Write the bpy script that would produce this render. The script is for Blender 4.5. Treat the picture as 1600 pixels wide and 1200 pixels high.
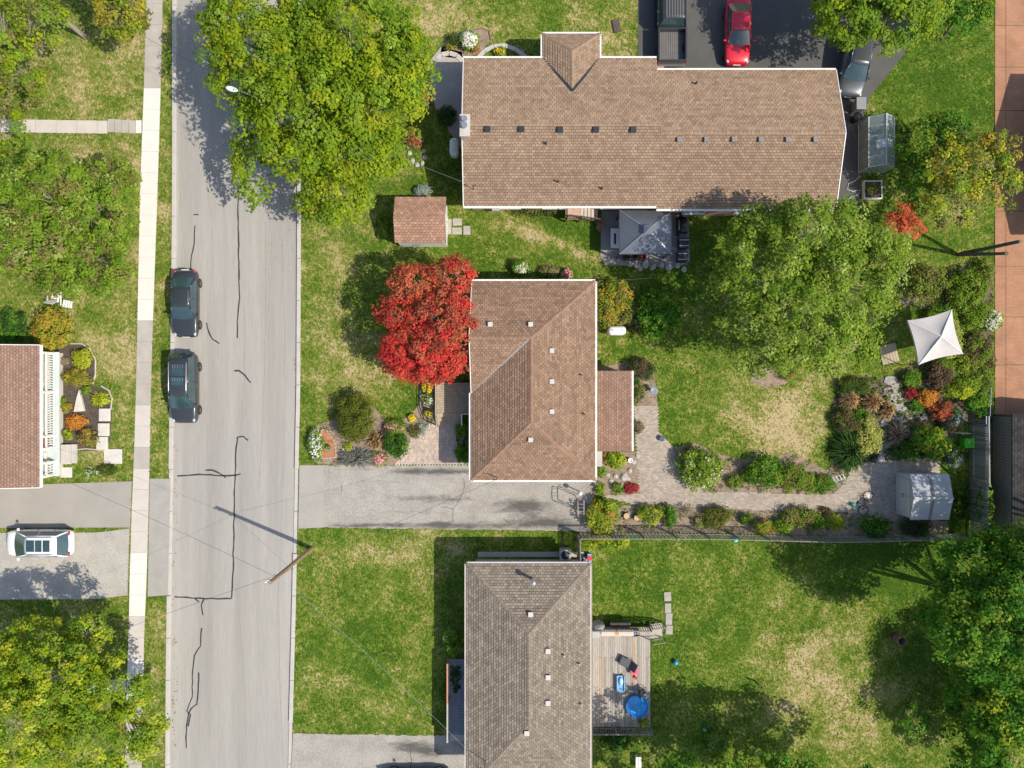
import bpy, math, random
import numpy as np
from mathutils import Vector, Matrix
random.seed(7); RNG = np.random.default_rng(7)
for o in list(bpy.data.objects): bpy.data.objects.remove(o, do_unlink=True)
scene = bpy.context.scene; COL = scene.collection
R = math.radians
# ------------------------------------------------------------------ camera, sky, sun, exposure
CAM_H = 49.33; FOC = 1110.0            # drone 49 m up, looking straight down
cam_d = bpy.data.cameras.new('camera'); cam = bpy.data.objects.new('camera', cam_d); COL.objects.link(cam)
cam_d.sensor_fit = 'HORIZONTAL'; cam_d.sensor_width = 36.0; cam_d.lens = 36.0 * FOC / 1600.0
cam_d.clip_start = 0.5; cam_d.clip_end = 3000.0
cam.location = (0, 0, CAM_H); cam.rotation_euler = (0, 0, 0); scene.camera = cam
SUN_EL = R(50); SH = Vector((0.92, -0.392, 0)).normalized()
SUN = Vector((SH.x*math.cos(SUN_EL), SH.y*math.cos(SUN_EL), math.sin(SUN_EL)))
world = bpy.data.worlds.new('World'); scene.world = world; world.use_nodes = True
wn = world.node_tree.nodes; wl = world.node_tree.links
bg = wn['Background']; sky = wn.new('ShaderNodeTexSky'); sky.sky_type = 'NISHITA'; sky.sun_disc = False
sky.sun_elevation = SUN_EL; sky.sun_rotation = math.atan2(SH.x, SH.y)
sky.altitude = 100; sky.air_density = 1.0; sky.dust_density = 1.5; sky.ozone_density = 1.0
wl.new(sky.outputs[0], bg.inputs[0]); bg.inputs[1].default_value = 0.15
sun_d = bpy.data.lights.new('sun', 'SUN'); sun_d.energy = 4.5; sun_d.angle = R(0.53); sun_d.color = (1.0, 0.92, 0.79)
sun = bpy.data.objects.new('sun', sun_d); COL.objects.link(sun); sun.location = (40, -20, 80)
sun.rotation_euler = (-SUN).to_track_quat('-Z', 'Y').to_euler()
vs = scene.view_settings; vs.view_transform = 'Standard'; vs.look = 'None'; vs.exposure = 0.17; vs.gamma = 1.0
vs.use_curve_mapping = False
# ------------------------------------------------------------------ helpers
def W(px, py, z=0.0):
    "real point at height z that the photograph shows at (px, py)"
    k = (CAM_H - z) / FOC
    return Vector(((px - 800) * k, (600 - py) * k, z))
def tag(o, label=None, cat=None, group=None, kind=None):
    if label: o['label'] = label
    if cat: o['category'] = cat
    if group: o['group'] = group
    if kind: o['kind'] = kind
    return o
def empty(name, loc=(0, 0, 0), rz=0.0, label=None, cat=None, group=None):
    o = bpy.data.objects.new(name, None); COL.objects.link(o); o.empty_display_size = 0.2
    o.location = loc; o.rotation_euler = (0, 0, rz); return tag(o, label, cat, group)
def link(name, me, m=None, parent=None, loc=None, rz=0.0):
    o = bpy.data.objects.new(name, me); COL.objects.link(o)
    if m is not None and not me.materials: me.materials.append(m)
    if parent is not None: o.parent = parent
    if loc is not None: o.location = loc
    if rz: o.rotation_euler = (0, 0, rz)
    return o
class MB:
    def __init__(s): s.v = []; s.f = []; s.c = []
    def add(s, vs_, fs_, col=None):
        b = len(s.v); s.v += [tuple(p) for p in vs_]; s.f += [tuple(i + b for i in f) for f in fs_]
        s.c += [col] * len(fs_); return s
    def box(s, c, size, rz=0.0, M=None, col=None):
        hx, hy, hz = size[0]/2, size[1]/2, size[2]/2
        P = [Vector((x*hx, y*hy, z*hz)) for x in (-1, 1) for y in (-1, 1) for z in (-1, 1)]
        if M is None: M = Matrix.Rotation(rz, 3, 'Z')
        c = Vector(c)
        return s.add([M @ p + c for p in P], [(0,1,3,2),(4,6,7,5),(0,4,5,1),(2,3,7,6),(0,2,6,4),(1,5,7,3)], col)
    def bar(s, a, b, w, h, col=None):
        a = Vector(a); b = Vector(b); d = b - a; L = d.length
        if L < 1e-5: return s
        return s.box((a+b)/2, (w, h, L), M=d.to_track_quat('Z', 'Y').to_matrix(), col=col)
    def prism(s, poly, z0, z1, col=None):
        n = len(poly); vs_ = [(p[0], p[1], z0) for p in poly] + [(p[0], p[1], z1) for p in poly]
        a = sum(poly[i][0]*poly[(i+1) % n][1] - poly[(i+1) % n][0]*poly[i][1] for i in range(n))
        top = tuple(range(n, 2*n)); bot = tuple(range(n-1, -1, -1)); sd = [(i, (i+1) % n, n+(i+1) % n, n+i) for i in range(n)]
        if a < 0: top = top[::-1]; bot = bot[::-1]; sd = [f[::-1] for f in sd]
        return s.add(vs_, [top, bot] + sd, col)
    def cyl(s, a, b, r0, r1=None, n=10, caps=True, col=None):
        r1 = r0 if r1 is None else r1; a = Vector(a); b = Vector(b); d = (b-a)
        M = d.to_track_quat('Z', 'Y').to_matrix(); P = []
        for q, r in ((a, r0), (b, r1)):
            for i in range(n):
                t = 2*math.pi*i/n; P.append(M @ Vector((r*math.cos(t), r*math.sin(t), 0)) + q)
        F = [(i, (i+1) % n, n+(i+1) % n, n+i) for i in range(n)]
        if caps: F += [tuple(range(n-1, -1, -1)), tuple(range(n, 2*n))]
        return s.add(P, F, col)
    def tube(s, pts, r, n=6, col=None):
        pts = [Vector(p) for p in pts]; rs = r if isinstance(r, (list, tuple)) else [r]*len(pts); P = []; F = []
        for i, p in enumerate(pts):
            d = pts[min(i+1, len(pts)-1)] - pts[max(i-1, 0)]
            M = d.to_track_quat('Z', 'Y').to_matrix()
            for k in range(n):
                t = 2*math.pi*k/n; P.append(M @ Vector((rs[i]*math.cos(t), rs[i]*math.sin(t), 0)) + p)
        for i in range(len(pts)-1):
            for k in range(n): F.append((i*n+k, i*n+(k+1) % n, (i+1)*n+(k+1) % n, (i+1)*n+k))
        F += [tuple(range(n-1, -1, -1)), tuple(range((len(pts)-1)*n, len(pts)*n))]
        return s.add(P, F, col)
    def lathe(s, prof, c=(0, 0, 0), n=16, sx=1, sy=1, col=None):
        P = []; F = []; c = Vector(c)
        for r, z in prof:
            for k in range(n):
                t = 2*math.pi*k/n; P.append(c + Vector((r*sx*math.cos(t), r*sy*math.sin(t), z)))
        for i in range(len(prof)-1):
            for k in range(n): F.append((i*n+k, i*n+(k+1) % n, (i+1)*n+(k+1) % n, (i+1)*n+k))
        F += [tuple(range(n-1, -1, -1)), tuple(range((len(prof)-1)*n, len(prof)*n))]
        return s.add(P, F, col)
    def blob(s, c, r, jit=0.15, nu=9, nv=6, col=None):
        P = []; F = []; c = Vector(c)
        for i in range(nv+1):
            t = math.pi*i/nv
            for k in range(nu):
                a = 2*math.pi*k/nu; q = 1 + random.uniform(-jit, jit)
                P.append(c + Vector((r[0]*q*math.sin(t)*math.cos(a), r[1]*q*math.sin(t)*math.sin(a), r[2]*q*math.cos(t))))
        for i in range(nv):
            for k in range(nu): F.append((i*nu+k, (i+1)*nu+k, (i+1)*nu+(k+1) % nu, i*nu+(k+1) % nu))
        return s.add(P, F, col)
    def mesh(s, name, smooth=False):
        me = bpy.data.meshes.new(name); me.from_pydata(s.v, [], s.f); me.update()
        if any(c is not None for c in s.c):
            at = me.color_attributes.new('Col', 'FLOAT_COLOR', 'CORNER'); buf = []
            for f, c in zip(s.f, s.c): buf += list((c or (1, 1, 1)) + (1,))*len(f)
            at.data.foreach_set('color', buf)
        if smooth: me.polygons.foreach_set('use_smooth', [True]*len(me.polygons))
        return me
    def build(s, name, m, parent=None, smooth=False, loc=None, rz=0.0):
        return link(name, s.mesh(name, smooth), m, parent, loc, rz)
def bevel(o, w=0.02, seg=2):
    b = o.modifiers.new('bevel', 'BEVEL'); b.width = w; b.segments = seg; b.limit_method = 'ANGLE'; b.angle_limit = R(40); return o
def np_mesh(name, V, k, cols=None):
    "faces of k vertices in a row, one colour per face"
    V = np.asarray(V, np.float32).reshape(-1, 3); n = len(V)//k
    me = bpy.data.meshes.new(name); me.vertices.add(len(V)); me.vertices.foreach_set('co', V.ravel())
    me.loops.add(len(V)); me.loops.foreach_set('vertex_index', np.arange(len(V), dtype=np.int32))
    me.polygons.add(n); me.polygons.foreach_set('loop_start', np.arange(0, len(V), k, dtype=np.int32))
    me.update(calc_edges=True)
    if cols is not None:
        at = me.color_attributes.new('Col', 'FLOAT_COLOR', 'POINT')
        c = np.ones((len(V), 4), np.float32); c[:, :3] = np.repeat(np.asarray(cols, np.float32), k, axis=0)
        at.data.foreach_set('color', c.ravel())
    return me
# ------------------------------------------------------------------ materials
MATS = {}
def mat(name, col, rough=0.8, var=0.15, scale=3.0, bump=0.0, bscale=30.0, attr=False, metal=0.0, spec=0.5, stretch=(1, 1, 1),
        fine=0.0, fscale=60.0, coat=0.0, trans=0.0, col2=None, alpha=1.0):
    if name in MATS: return MATS[name]
    m = bpy.data.materials.new(name); m.use_nodes = True; nt = m.node_tree; N = nt.nodes; L = nt.links
    p = N['Principled BSDF']; p.inputs['Roughness'].default_value = rough; p.inputs['Metallic'].default_value = metal
    p.inputs['Specular IOR Level'].default_value = spec; p.inputs['Coat Weight'].default_value = coat
    p.inputs['Coat Roughness'].default_value = 0.05
    tc = N.new('ShaderNodeTexCoord'); mp = N.new('ShaderNodeMapping'); mp.inputs['Scale'].default_value = stretch
    L.new(tc.outputs['Object'], mp.inputs['Vector'])
    def noise(sc, det=4.0):
        n = N.new('ShaderNodeTexNoise'); n.inputs['Scale'].default_value = sc; n.inputs['Detail'].default_value = det
        n.inputs['Roughness'].default_value = 0.62; L.new(mp.outputs[0], n.inputs['Vector']); return n.outputs['Fac']
    if attr:
        a = N.new('ShaderNodeAttribute'); a.attribute_name = 'Col'; base = a.outputs['Color']
    else:
        c = N.new('ShaderNodeRGB'); c.outputs[0].default_value = tuple(col) + (1,); base = c.outputs[0]
    def mul(base_, fac, amt):
        mr = N.new('ShaderNodeMapRange'); mr.inputs['From Min'].default_value = 0.28; mr.inputs['From Max'].default_value = 0.72
        mr.inputs['To Min'].default_value = 1-amt; mr.inputs['To Max'].default_value = 1+amt; L.new(fac, mr.inputs['Value'])
        vm = N.new('ShaderNodeVectorMath'); vm.operation = 'SCALE'; L.new(base_, vm.inputs[0]); L.new(mr.outputs[0], vm.inputs['Scale'])
        return vm.outputs[0]
    if col2 is not None:
        mx = N.new('ShaderNodeMix'); mx.data_type = 'RGBA'; mr = N.new('ShaderNodeMapRange')
        mr.inputs['From Min'].default_value = 0.42; mr.inputs['From Max'].default_value = 0.6
        L.new(noise(scale*0.7), mr.inputs['Value']); L.new(mr.outputs[0], mx.inputs['Factor'])
        L.new(base, mx.inputs['A']); mx.inputs['B'].default_value = tuple(col2) + (1,); base = mx.outputs['Result']
    if var: base = mul(base, noise(scale), var)
    if fine: base = mul(base, noise(fscale, 2.0), fine)
    L.new(base, p.inputs['Base Color'])
    if bump:
        b = N.new('ShaderNodeBump'); b.inputs['Strength'].default_value = bump; b.inputs['Distance'].default_value = 0.02
        L.new(noise(bscale), b.inputs['Height']); L.new(b.outputs[0], p.inputs['Normal'])
    if trans:
        t = N.new('ShaderNodeBsdfTranslucent'); L.new(base, t.inputs['Color']); ms = N.new('ShaderNodeMixShader')
        ms.inputs[0].default_value = trans; L.new(p.outputs[0], ms.inputs[1]); L.new(t.outputs[0], ms.inputs[2])
        L.new(ms.outputs[0], N['Material Output'].inputs['Surface'])
    if alpha < 1:
        t = N.new('ShaderNodeBsdfTransparent'); ms = N.new('ShaderNodeMixShader'); ms.inputs[0].default_value = alpha
        L.new(t.outputs[0], ms.inputs[1]); L.new(p.outputs[0], ms.inputs[2]); L.new(ms.outputs[0], N['Material Output'].inputs['Surface'])
    MATS[name] = m; return m
LEAF = mat('leaf', (1, 1, 1), 0.7, 0.12, 1.5, attr=True, trans=0.36, spec=0.12)
PETAL = mat('petal', (1, 1, 1), 0.7, 0.05, 3, attr=True, trans=0.2, spec=0.2)
BARK = mat('bark', (0.16, 0.125, 0.095), 0.9, 0.3, 4, 0.6, 18, stretch=(3, 3, 0.6))
TWIG = mat('twig', (0.33, 0.29, 0.24), 0.9, 0.25, 5)
SHIN = mat('shingle', (1, 1, 1), 0.95, 0.11, 0.5, 0.35, 90, attr=True, fine=0.10, fscale=45, spec=0.15)
FELT = mat('roof_felt', (0.07, 0.055, 0.045), 0.95, 0.2)
WTRIM = mat('white_trim', (0.74, 0.73, 0.70), 0.5, 0.06, 2)
CREAM = mat('siding', (0.55, 0.51, 0.44), 0.8, 0.08, 2, 0.4, 6, stretch=(0.2, 0.2, 4))
BRICK = mat('brick_wall', (0.34, 0.20, 0.14), 0.9, 0.2, 8, 0.4, 20)
GLASS = mat('window_glass', (0.03, 0.04, 0.045), 0.06, 0, 1, spec=0.9)
CARGLASS = mat('car_glass', (0.035, 0.07, 0.075), 0.07, 0.3, 1.3, spec=0.9, coat=0.6)
WOOD = mat('weathered_wood', (0.40, 0.32, 0.225), 0.85, 0.22, 3, 0.3, 25, stretch=(1, 1, 1), fine=0.12, fscale=20)
GREYWOOD = mat('grey_fence_wood', (0.20, 0.19, 0.17), 0.9, 0.25, 4, 0.3, 25)
DARKWOOD = mat('dark_wood', (0.09, 0.065, 0.05), 0.85, 0.25, 4)
POLEWOOD = mat('pole_wood', (0.30, 0.20, 0.12), 0.9, 0.22, 3, 0.5, 20, stretch=(4, 4, 0.5))
BLACK = mat('black_plastic', (0.018, 0.019, 0.021), 0.45, 0.15, 4)
RUBBER = mat('rubber', (0.02, 0.02, 0.02), 0.85, 0.1)
DARKMETAL = mat('dark_metal', (0.06, 0.065, 0.07), 0.4, 0.15, 4, metal=0.5)
STEEL = mat('steel', (0.55, 0.56, 0.57), 0.35, 0.1, 4, metal=0.8)
WHITEPL = mat('white_plastic', (0.78, 0.78, 0.76), 0.4, 0.05, 3)
GREYPL = mat('grey_plastic', (0.42, 0.42, 0.41), 0.55, 0.08, 2, fine=0.05)
STONE = mat('stone', (0.42, 0.39, 0.34), 0.9, 0.25, 4, 0.5, 20)
CONC = mat('concrete', (0.47, 0.44, 0.40), 0.9, 0.1, 1.2, 0.15, 40, fine=0.08, fscale=30)
CONC_NEW = mat('new_concrete', (0.66, 0.63, 0.575), 0.9, 0.05, 1.2, 0.1, 40, fine=0.04, fscale=30)
CONC_OLD = mat('old_concrete', (0.40, 0.365, 0.32), 0.9, 0.12, 1.0, 0.2, 40, fine=0.12, fscale=30)
MULCH = mat('mulch', (0.085, 0.065, 0.05), 0.95, 0.35, 3, 0.9, 25, fine=0.35, fscale=14)
SOIL = mat('dry_soil', (0.27, 0.205, 0.15), 0.95, 0.3, 2, 0.8, 25, fine=0.25, fscale=14)
RED = mat('red_plastic', (0.55, 0.03, 0.04), 0.4, 0.05)
BLUE = mat('blue_plastic', (0.03, 0.22, 0.62), 0.4, 0.06)
LBLUE = mat('light_blue_plastic', (0.17, 0.38, 0.62), 0.45, 0.08)
TEAL = mat('teal_plastic', (0.05, 0.36, 0.34), 0.45, 0.08)
LIME = mat('lime_plastic', (0.09, 0.55, 0.03), 0.5, 0.06)
ORANGEW = mat('new_wood', (0.50, 0.27, 0.11), 0.8, 0.2, 4, fine=0.1)
# ------------------------------------------------------------------ ground, road, lawns
def pline(pts):
    ys = np.array([-(p[1]-600)/22.5 for p in pts])[::-1]; xs = np.array([(p[0]-800)/22.5 for p in pts])[::-1]
    return lambda y: np.interp(y, ys, xs)
ROAD_L = pline([(276,-1400),(275,300),(273,500),(270,700),(267,900),(265,1050),(258,2600)])
ROAD_R = pline([(467,-1400),(464,350),(463,600),(459,800),(456,950),(452,1100),(415,2600)])
Z_ROAD = -0.11; KW = 0.27
DRY = [(530,400,45,.5),(500,350,45,.45),(515,480,40,.45),(545,545,50,.6),(590,600,45,.55),(560,610,30,.5),(480,420,25,.4),
 (500,590,35,.35),(650,25,70,.6),(700,20,50,.6),(610,330,25,.3),(950,35,50,.6),(975,80,30,.55),(780,40,40,.4),(900,40,30,.3),
 (1190,650,60,.55),(1235,640,50,.65),(1210,695,50,.6),(1130,645,35,.35),(1260,680,40,.5),(1080,600,50,.25),(1300,590,60,.5),(1180,585,20,.4),
 (1270,1015,60,.58),(1290,1085,60,.55),(1340,1135,60,.6),(1240,1055,50,.55),(1350,965,35,.6),(1080,895,25,.4),(1395,1000,30,.5),(1380,1080,35,.6),
 (1220,930,25,.45),(1150,1040,30,.35),(1100,950,30,.3),(560,860,40,.5),(640,858,35,.55),(590,900,30,.3),(640,1060,30,.45),(530,1070,35,.4),(480,1080,25,.35),
 (560,1010,30,.2),(670,960,20,.4),(700,850,40,.5),(190,560,40,.6),(200,480,30,.5),(205,80,50,.7),(212,260,30,.7),(212,390,20,.7),(150,540,35,.5),(190,650,25,.5),
 (150,710,25,.6),(250,330,16,.6),(252,450,16,.6),(262,450,10,.2),(248,640,18,.45),(246,960,18,.4),(244,1050,16,.5),(120,150,50,.4),(60,60,60,.35),(150,250,60,.45),
 (1500,330,30,.5),(1480,90,30,.2),(1410,590,40,.3),(840,370,30,.4),(900,380,30,.4),(800,360,40,.3),(1110,470,30,.3),(900,560,30,.25),(1180,930,30,.45),(1110,1010,28,.4),(1060,960,25,.4),(1200,1000,35,.45),(1150,890,25,.35),(1010,880,22,.35),(1310,1000,40,.45),(1230,1110,35,.5),(510,900,30,.4),(600,940,28,.4),(500,960,25,.35),(640,1000,28,.4),(580,1100,35,.4),(660,900,22,.4),(490,1040,25,.4),(620,560,20,.3),(500,640,25,.4),(480,520,25,.4),(1090,660,35,.35),
 (775,350,9,.5),(795,354,9,.6),(815,359,10,.6),(835,365,10,.7),(855,373,10,.7),(875,382,9,.8),(895,391,8,.9),(912,397,8,1.0),(928,402,8,1.0)]
LUSH = [(580,980,60,.3),(560,1060,60,.25),(1000,900,70,.3),(1150,1000,60,.3),(900,350,60,.5),(1480,130,90,.5),(560,850,20,.1),(1150,900,60,.25),(960,370,40,.4),(1420,900,120,.6),(640,650,45,.35),(1000,1000,60,.3),(1080,400,60,.4),(1060,640,50,.35),(730,400,40,.15)]
def dryness(x, y):
    px = x*22.5+800; py = 600-y*22.5; d = np.full_like(x, 0.31)
    d = np.where(px < 266, 0.42, d)
    for (a, b, r, s) in DRY: d += s*(.58 if r > 10 else 1)*np.exp(-((px-a)**2+(py-b)**2)/(2*(r*0.62)**2))
    for (a, b, r, s) in LUSH: d -= s*0.6*np.exp(-((px-a)**2+(py-b)**2)/(2*(r*0.8)**2))
    return np.clip(d, 0, 1)
def grass_mat(name, use_attr):
    m = bpy.data.materials.new(name); m.use_nodes = True; nt = m.node_tree; N = nt.nodes; L = nt.links
    p = N['Principled BSDF']; p.inputs['Roughness'].default_value = 0.95; p.inputs['Specular IOR Level'].default_value = 0.1
    g = N.new('ShaderNodeNewGeometry')
    def noise(sc, det=5, stretch=None, rough=0.65):
        n = N.new('ShaderNodeTexNoise'); n.inputs['Scale'].default_value = sc; n.inputs['Detail'].default_value = det; n.inputs['Roughness'].default_value = rough
        if stretch:
            mp = N.new('ShaderNodeMapping'); mp.inputs['Scale'].default_value = stretch; mp.inputs['Rotation'].default_value = (0, 0, 0.5)
            L.new(g.outputs['Position'], mp.inputs['Vector']); L.new(mp.outputs[0], n.inputs['Vector'])
        else: L.new(g.outputs['Position'], n.inputs['Vector'])
        return n.outputs['Fac']
    def math_(op, a, b):
        n = N.new('ShaderNodeMath'); n.operation = op
        for i, q in enumerate((a, b)):
            if isinstance(q, (int, float)): n.inputs[i].default_value = q
            else: L.new(q, n.inputs[i])
        return n.outputs[0]
    if use_attr:
        a = N.new('ShaderNodeAttribute'); a.attribute_name = 'dry'; base = a.outputs['Fac']
    else: base = math_('ADD', 0.33, 0.0)
    n1 = math_('MULTIPLY', math_('SUBTRACT', noise(0.55, 7), 0.5), 1.9)
    n2 = math_('MULTIPLY', math_('SUBTRACT', noise(2.2, 7, (1, 1, 1), 0.85), 0.5), 2.7)
    n3 = math_('MULTIPLY', math_('SUBTRACT', noise(8, 3, (1, 0.6, 1), 0.78), 0.5), 2.1)
    d = math_('ADD', math_('ADD', base, n1), math_('ADD', n2, n3))
    cr = N.new('ShaderNodeValToRGB'); e = cr.color_ramp.elements
    stops = [(0.0, (0.050, 0.108, 0.010)), (0.29, (0.100, 0.166, 0.015)), (0.52, (0.172, 0.205, 0.034)), (0.78, (0.30, 0.268, 0.095)), (1.08, (0.46, 0.37, 0.20))]
    e[0].position = stops[0][0]; e[0].color = stops[0][1] + (1,); e[1].position = min(1, stops[-1][0]); e[1].color = stops[-1][1] + (1,)
    for t, c in stops[1:-1]: el = e.new(t); el.color = c + (1,)
    L.new(d, cr.inputs['Fac'])
    f = noise(26, 2); mr = N.new('ShaderNodeMapRange'); mr.inputs['From Min'].default_value = .3; mr.inputs['From Max'].default_value = .7
    mr.inputs['To Min'].default_value = 0.62; mr.inputs['To Max'].default_value = 1.3; L.new(f, mr.inputs['Value'])
    vm = N.new('ShaderNodeVectorMath'); vm.operation = 'SCALE'; L.new(cr.outputs[0], vm.inputs[0]); L.new(mr.outputs[0], vm.inputs['Scale'])
    L.new(vm.outputs[0], p.inputs['Base Color'])
    b = N.new('ShaderNodeBump'); b.inputs['Strength'].default_value = 0.8; b.inputs['Distance'].default_value = 0.05
    L.new(noise(14, 4), b.inputs['Height']); L.new(b.outputs[0], p.inputs['Normal']); return m
GRASS = grass_mat('lawn_grass', True); FARGRASS = grass_mat('far_grass', False)
o = MB().add([(-900,-900,-.17),(900,-900,-.17),(900,900,-.17),(-900,900,-.17)], [(0,1,2,3)]).build('ground', FARGRASS); tag(o, kind='structure')
def lawn(x0, x1, label):
    nx, ny = 150, 190; ys = np.linspace(-44, 44, ny); V = np.zeros((ny, nx, 3))
    for j, y in enumerate(ys):
        V[j, :, 0] = np.linspace(x0(y), x1(y), nx); V[j, :, 1] = y
    V[:, :, 2] = 0.012*np.sin(V[:, :, 0]*0.9)*np.cos(V[:, :, 1]*0.7) - 0.014
    idx = np.arange(nx*ny).reshape(ny, nx)
    F = np.stack([idx[:-1, :-1], idx[:-1, 1:], idx[1:, 1:], idx[1:, :-1]], -1).reshape(-1, 4)
    me = bpy.data.meshes.new('lawn'); me.from_pydata(V.reshape(-1, 3).tolist(), [], F.tolist()); me.update()
    at = me.attributes.new('dry', 'FLOAT', 'POINT'); at.data.foreach_set('value', dryness(V[:, :, 0].ravel(), V[:, :, 1].ravel()).astype(np.float32))
    me.polygons.foreach_set('use_smooth', [True]*len(me.polygons))
    return tag(link('lawn', me, GRASS), kind='structure')
lawn(lambda y: -62.0, lambda y: ROAD_L(y)-KW, 'west'); lawn(lambda y: ROAD_R(y)+KW, lambda y: 62.0, 'east')
ASPH = mat('road_asphalt', (0.335, 0.318, 0.288), 0.92, 0.15, 0.75, 0.3, 60, fine=0.08, fscale=22, stretch=(1, 0.045, 1), spec=0.2)
ys = np.linspace(-44, 44, 45); mb = MB()
for a, b in zip(ys[:-1], ys[1:]):
    mb.add([(ROAD_L(a)-.1,a,Z_ROAD),(ROAD_R(a)+.1,a,Z_ROAD),(ROAD_R(b)+.1,b,Z_ROAD),(ROAD_L(b)-.1,b,Z_ROAD)], [(0,1,2,3)])
road = tag(mb.build('road', ASPH), kind='structure')
TAR = mat('tar', (0.035, 0.035, 0.037), 0.6, 0.2, 5); TARF = mat('tar_thin', (0.27, 0.25, 0.23), 0.8, 0.2, 5)
def strip(name, pts, w, z, m, parent, jit=0.03):
    P = []
    for i in range(len(pts)-1):
        a = W(*pts[i]); b = W(*pts[i+1]); n = max(2, int((b-a).length/0.35))
        for k in range(n): P.append(a.lerp(b, k/n) + Vector((random.uniform(-jit, jit), random.uniform(-jit, jit), 0)))
    P.append(W(*pts[-1])); V = []; F = []
    for i, p in enumerate(P):
        d = (P[min(i+1, len(P)-1)] - P[max(i-1, 0)]); d.z = 0; d.normalize(); q = Vector((-d.y, d.x, 0)); ww = w*random.uniform(0.75, 1.25)/2
        V += [(p.x+q.x*ww, p.y+q.y*ww, z), (p.x-q.x*ww, p.y-q.y*ww, z)]
    for i in range(len(P)-1): F.append((2*i, 2*i+1, 2*i+3, 2*i+2))
    return MB().add(V, F).build(name, m, parent)
for pts in [[(372,150),(372,215)],[(372,290),(371,330),(372,400),(373,465),(370,495),(370,528)],[(303,352),(302,380),(298,400),(297,422)],[(302,335),(309,335)],
    [(322,504),(325,520),(332,530),(342,537)],[(365,580),(373,579),(382,587),(391,598)],
    [(387,688),(380,682),(370,684),(368,700),(367,730),(365,770),(365,800),(364,850),(363,900),(361,935)],
    [(276,744),(310,742),(345,743),(368,743),(375,740)],[(320,735),(330,734),(345,741),(352,747)],
    [(271,933),(300,935),(330,936),(361,936)],[(318,936),(314,945),(316,962)],[(304,935),(310,941)],
    [(314,983),(312,1010),(302,1025),(300,1050),(299,1090),(291,1112),(296,1118),(293,1136)],[(309,1052),(309,1080),(306,1102),(297,1108),(293,1118),(290,1135),(290,1170)]]:
    strip('crack_seal', pts, 0.095, Z_ROAD+0.006, TAR, road)
for pts in [[(414,345),(414,500),(411,640),(403,770)],[(440,370),(444,520),(443,680),(440,760),(438,860),(433,950),(437,1080),(442,1195)],[(381,480),(380,600),(376,680)],
            [(367,905),(376,1000),(381,1080),(384,1200)],[(281,300),(280,337)]]:
    strip('lane_seam', pts, 0.035, Z_ROAD+0.005, TARF, road, 0.015)
# kerbs of cast concrete pieces
def kerb(f, sgn):
    k = tag(bpy.data.objects.new('kerb', None), kind='structure'); COL.objects.link(k)
    for i in range(30):
        a = -44 + i*2.93; b = a + 2.91
        lowered = (sgn > 0 and (-10.6 < (a+b)/2 < -5.2 or (a+b)/2 < -24.2)) or (sgn < 0 and -15.2 < (a+b)/2 < -6.4)
        t = -0.055 if lowered else 0.03
        P = [(f(a),a),(f(a)+sgn*KW,a),(f(b)+sgn*KW,b),(f(b),b)]
        bevel(MB().prism(P, -0.165, t).build('kerb_stone', CONC, k), 0.02)
kerb(ROAD_L, -1); kerb(ROAD_R, 1)
# pavement slabs
SW_L = pline([(231,-60),(229,0),(225,140),(219,300),(215,500),(213,600),(210,700),(206,800),(203,900),(201,1000),(198,1080),(194,1260)])
SW_R = pline([(257,-60),(254,0),(251,140),(246,300),(239,500),(236,600),(234,700),(232,800),(229,900),(225,1000),(224,1080),(220,1260)])
sw = tag(bpy.data.objects.new('sidewalk', None), kind='structure'); COL.objects.link(sw)
CONC_MID = mat('mid_concrete', (0.52, 0.475, 0.42), 0.9, 0.08, 1.0, 0.2, 40, fine=0.08, fscale=30)
py = -60
while py < 1260:
    q = py + 33; a = (600-q)/22.5 + 0.012; b = (600-py)/22.5
    mid = (py+q)/2
    m = CONC_NEW if (140 < mid < 500 or 862 < mid < 957 or 1030 < mid < 1100) else (CONC_MID if (632 < mid < 695 or 740 < mid < 1030) else CONC_OLD)
    z = 0.018 + random.uniform(-.004, .004)
    MB().prism([(SW_L(a),a),(SW_R(a),a),(SW_R(b),b),(SW_L(b),b)], -0.1, z).build('slab', m, sw); py = q
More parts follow.
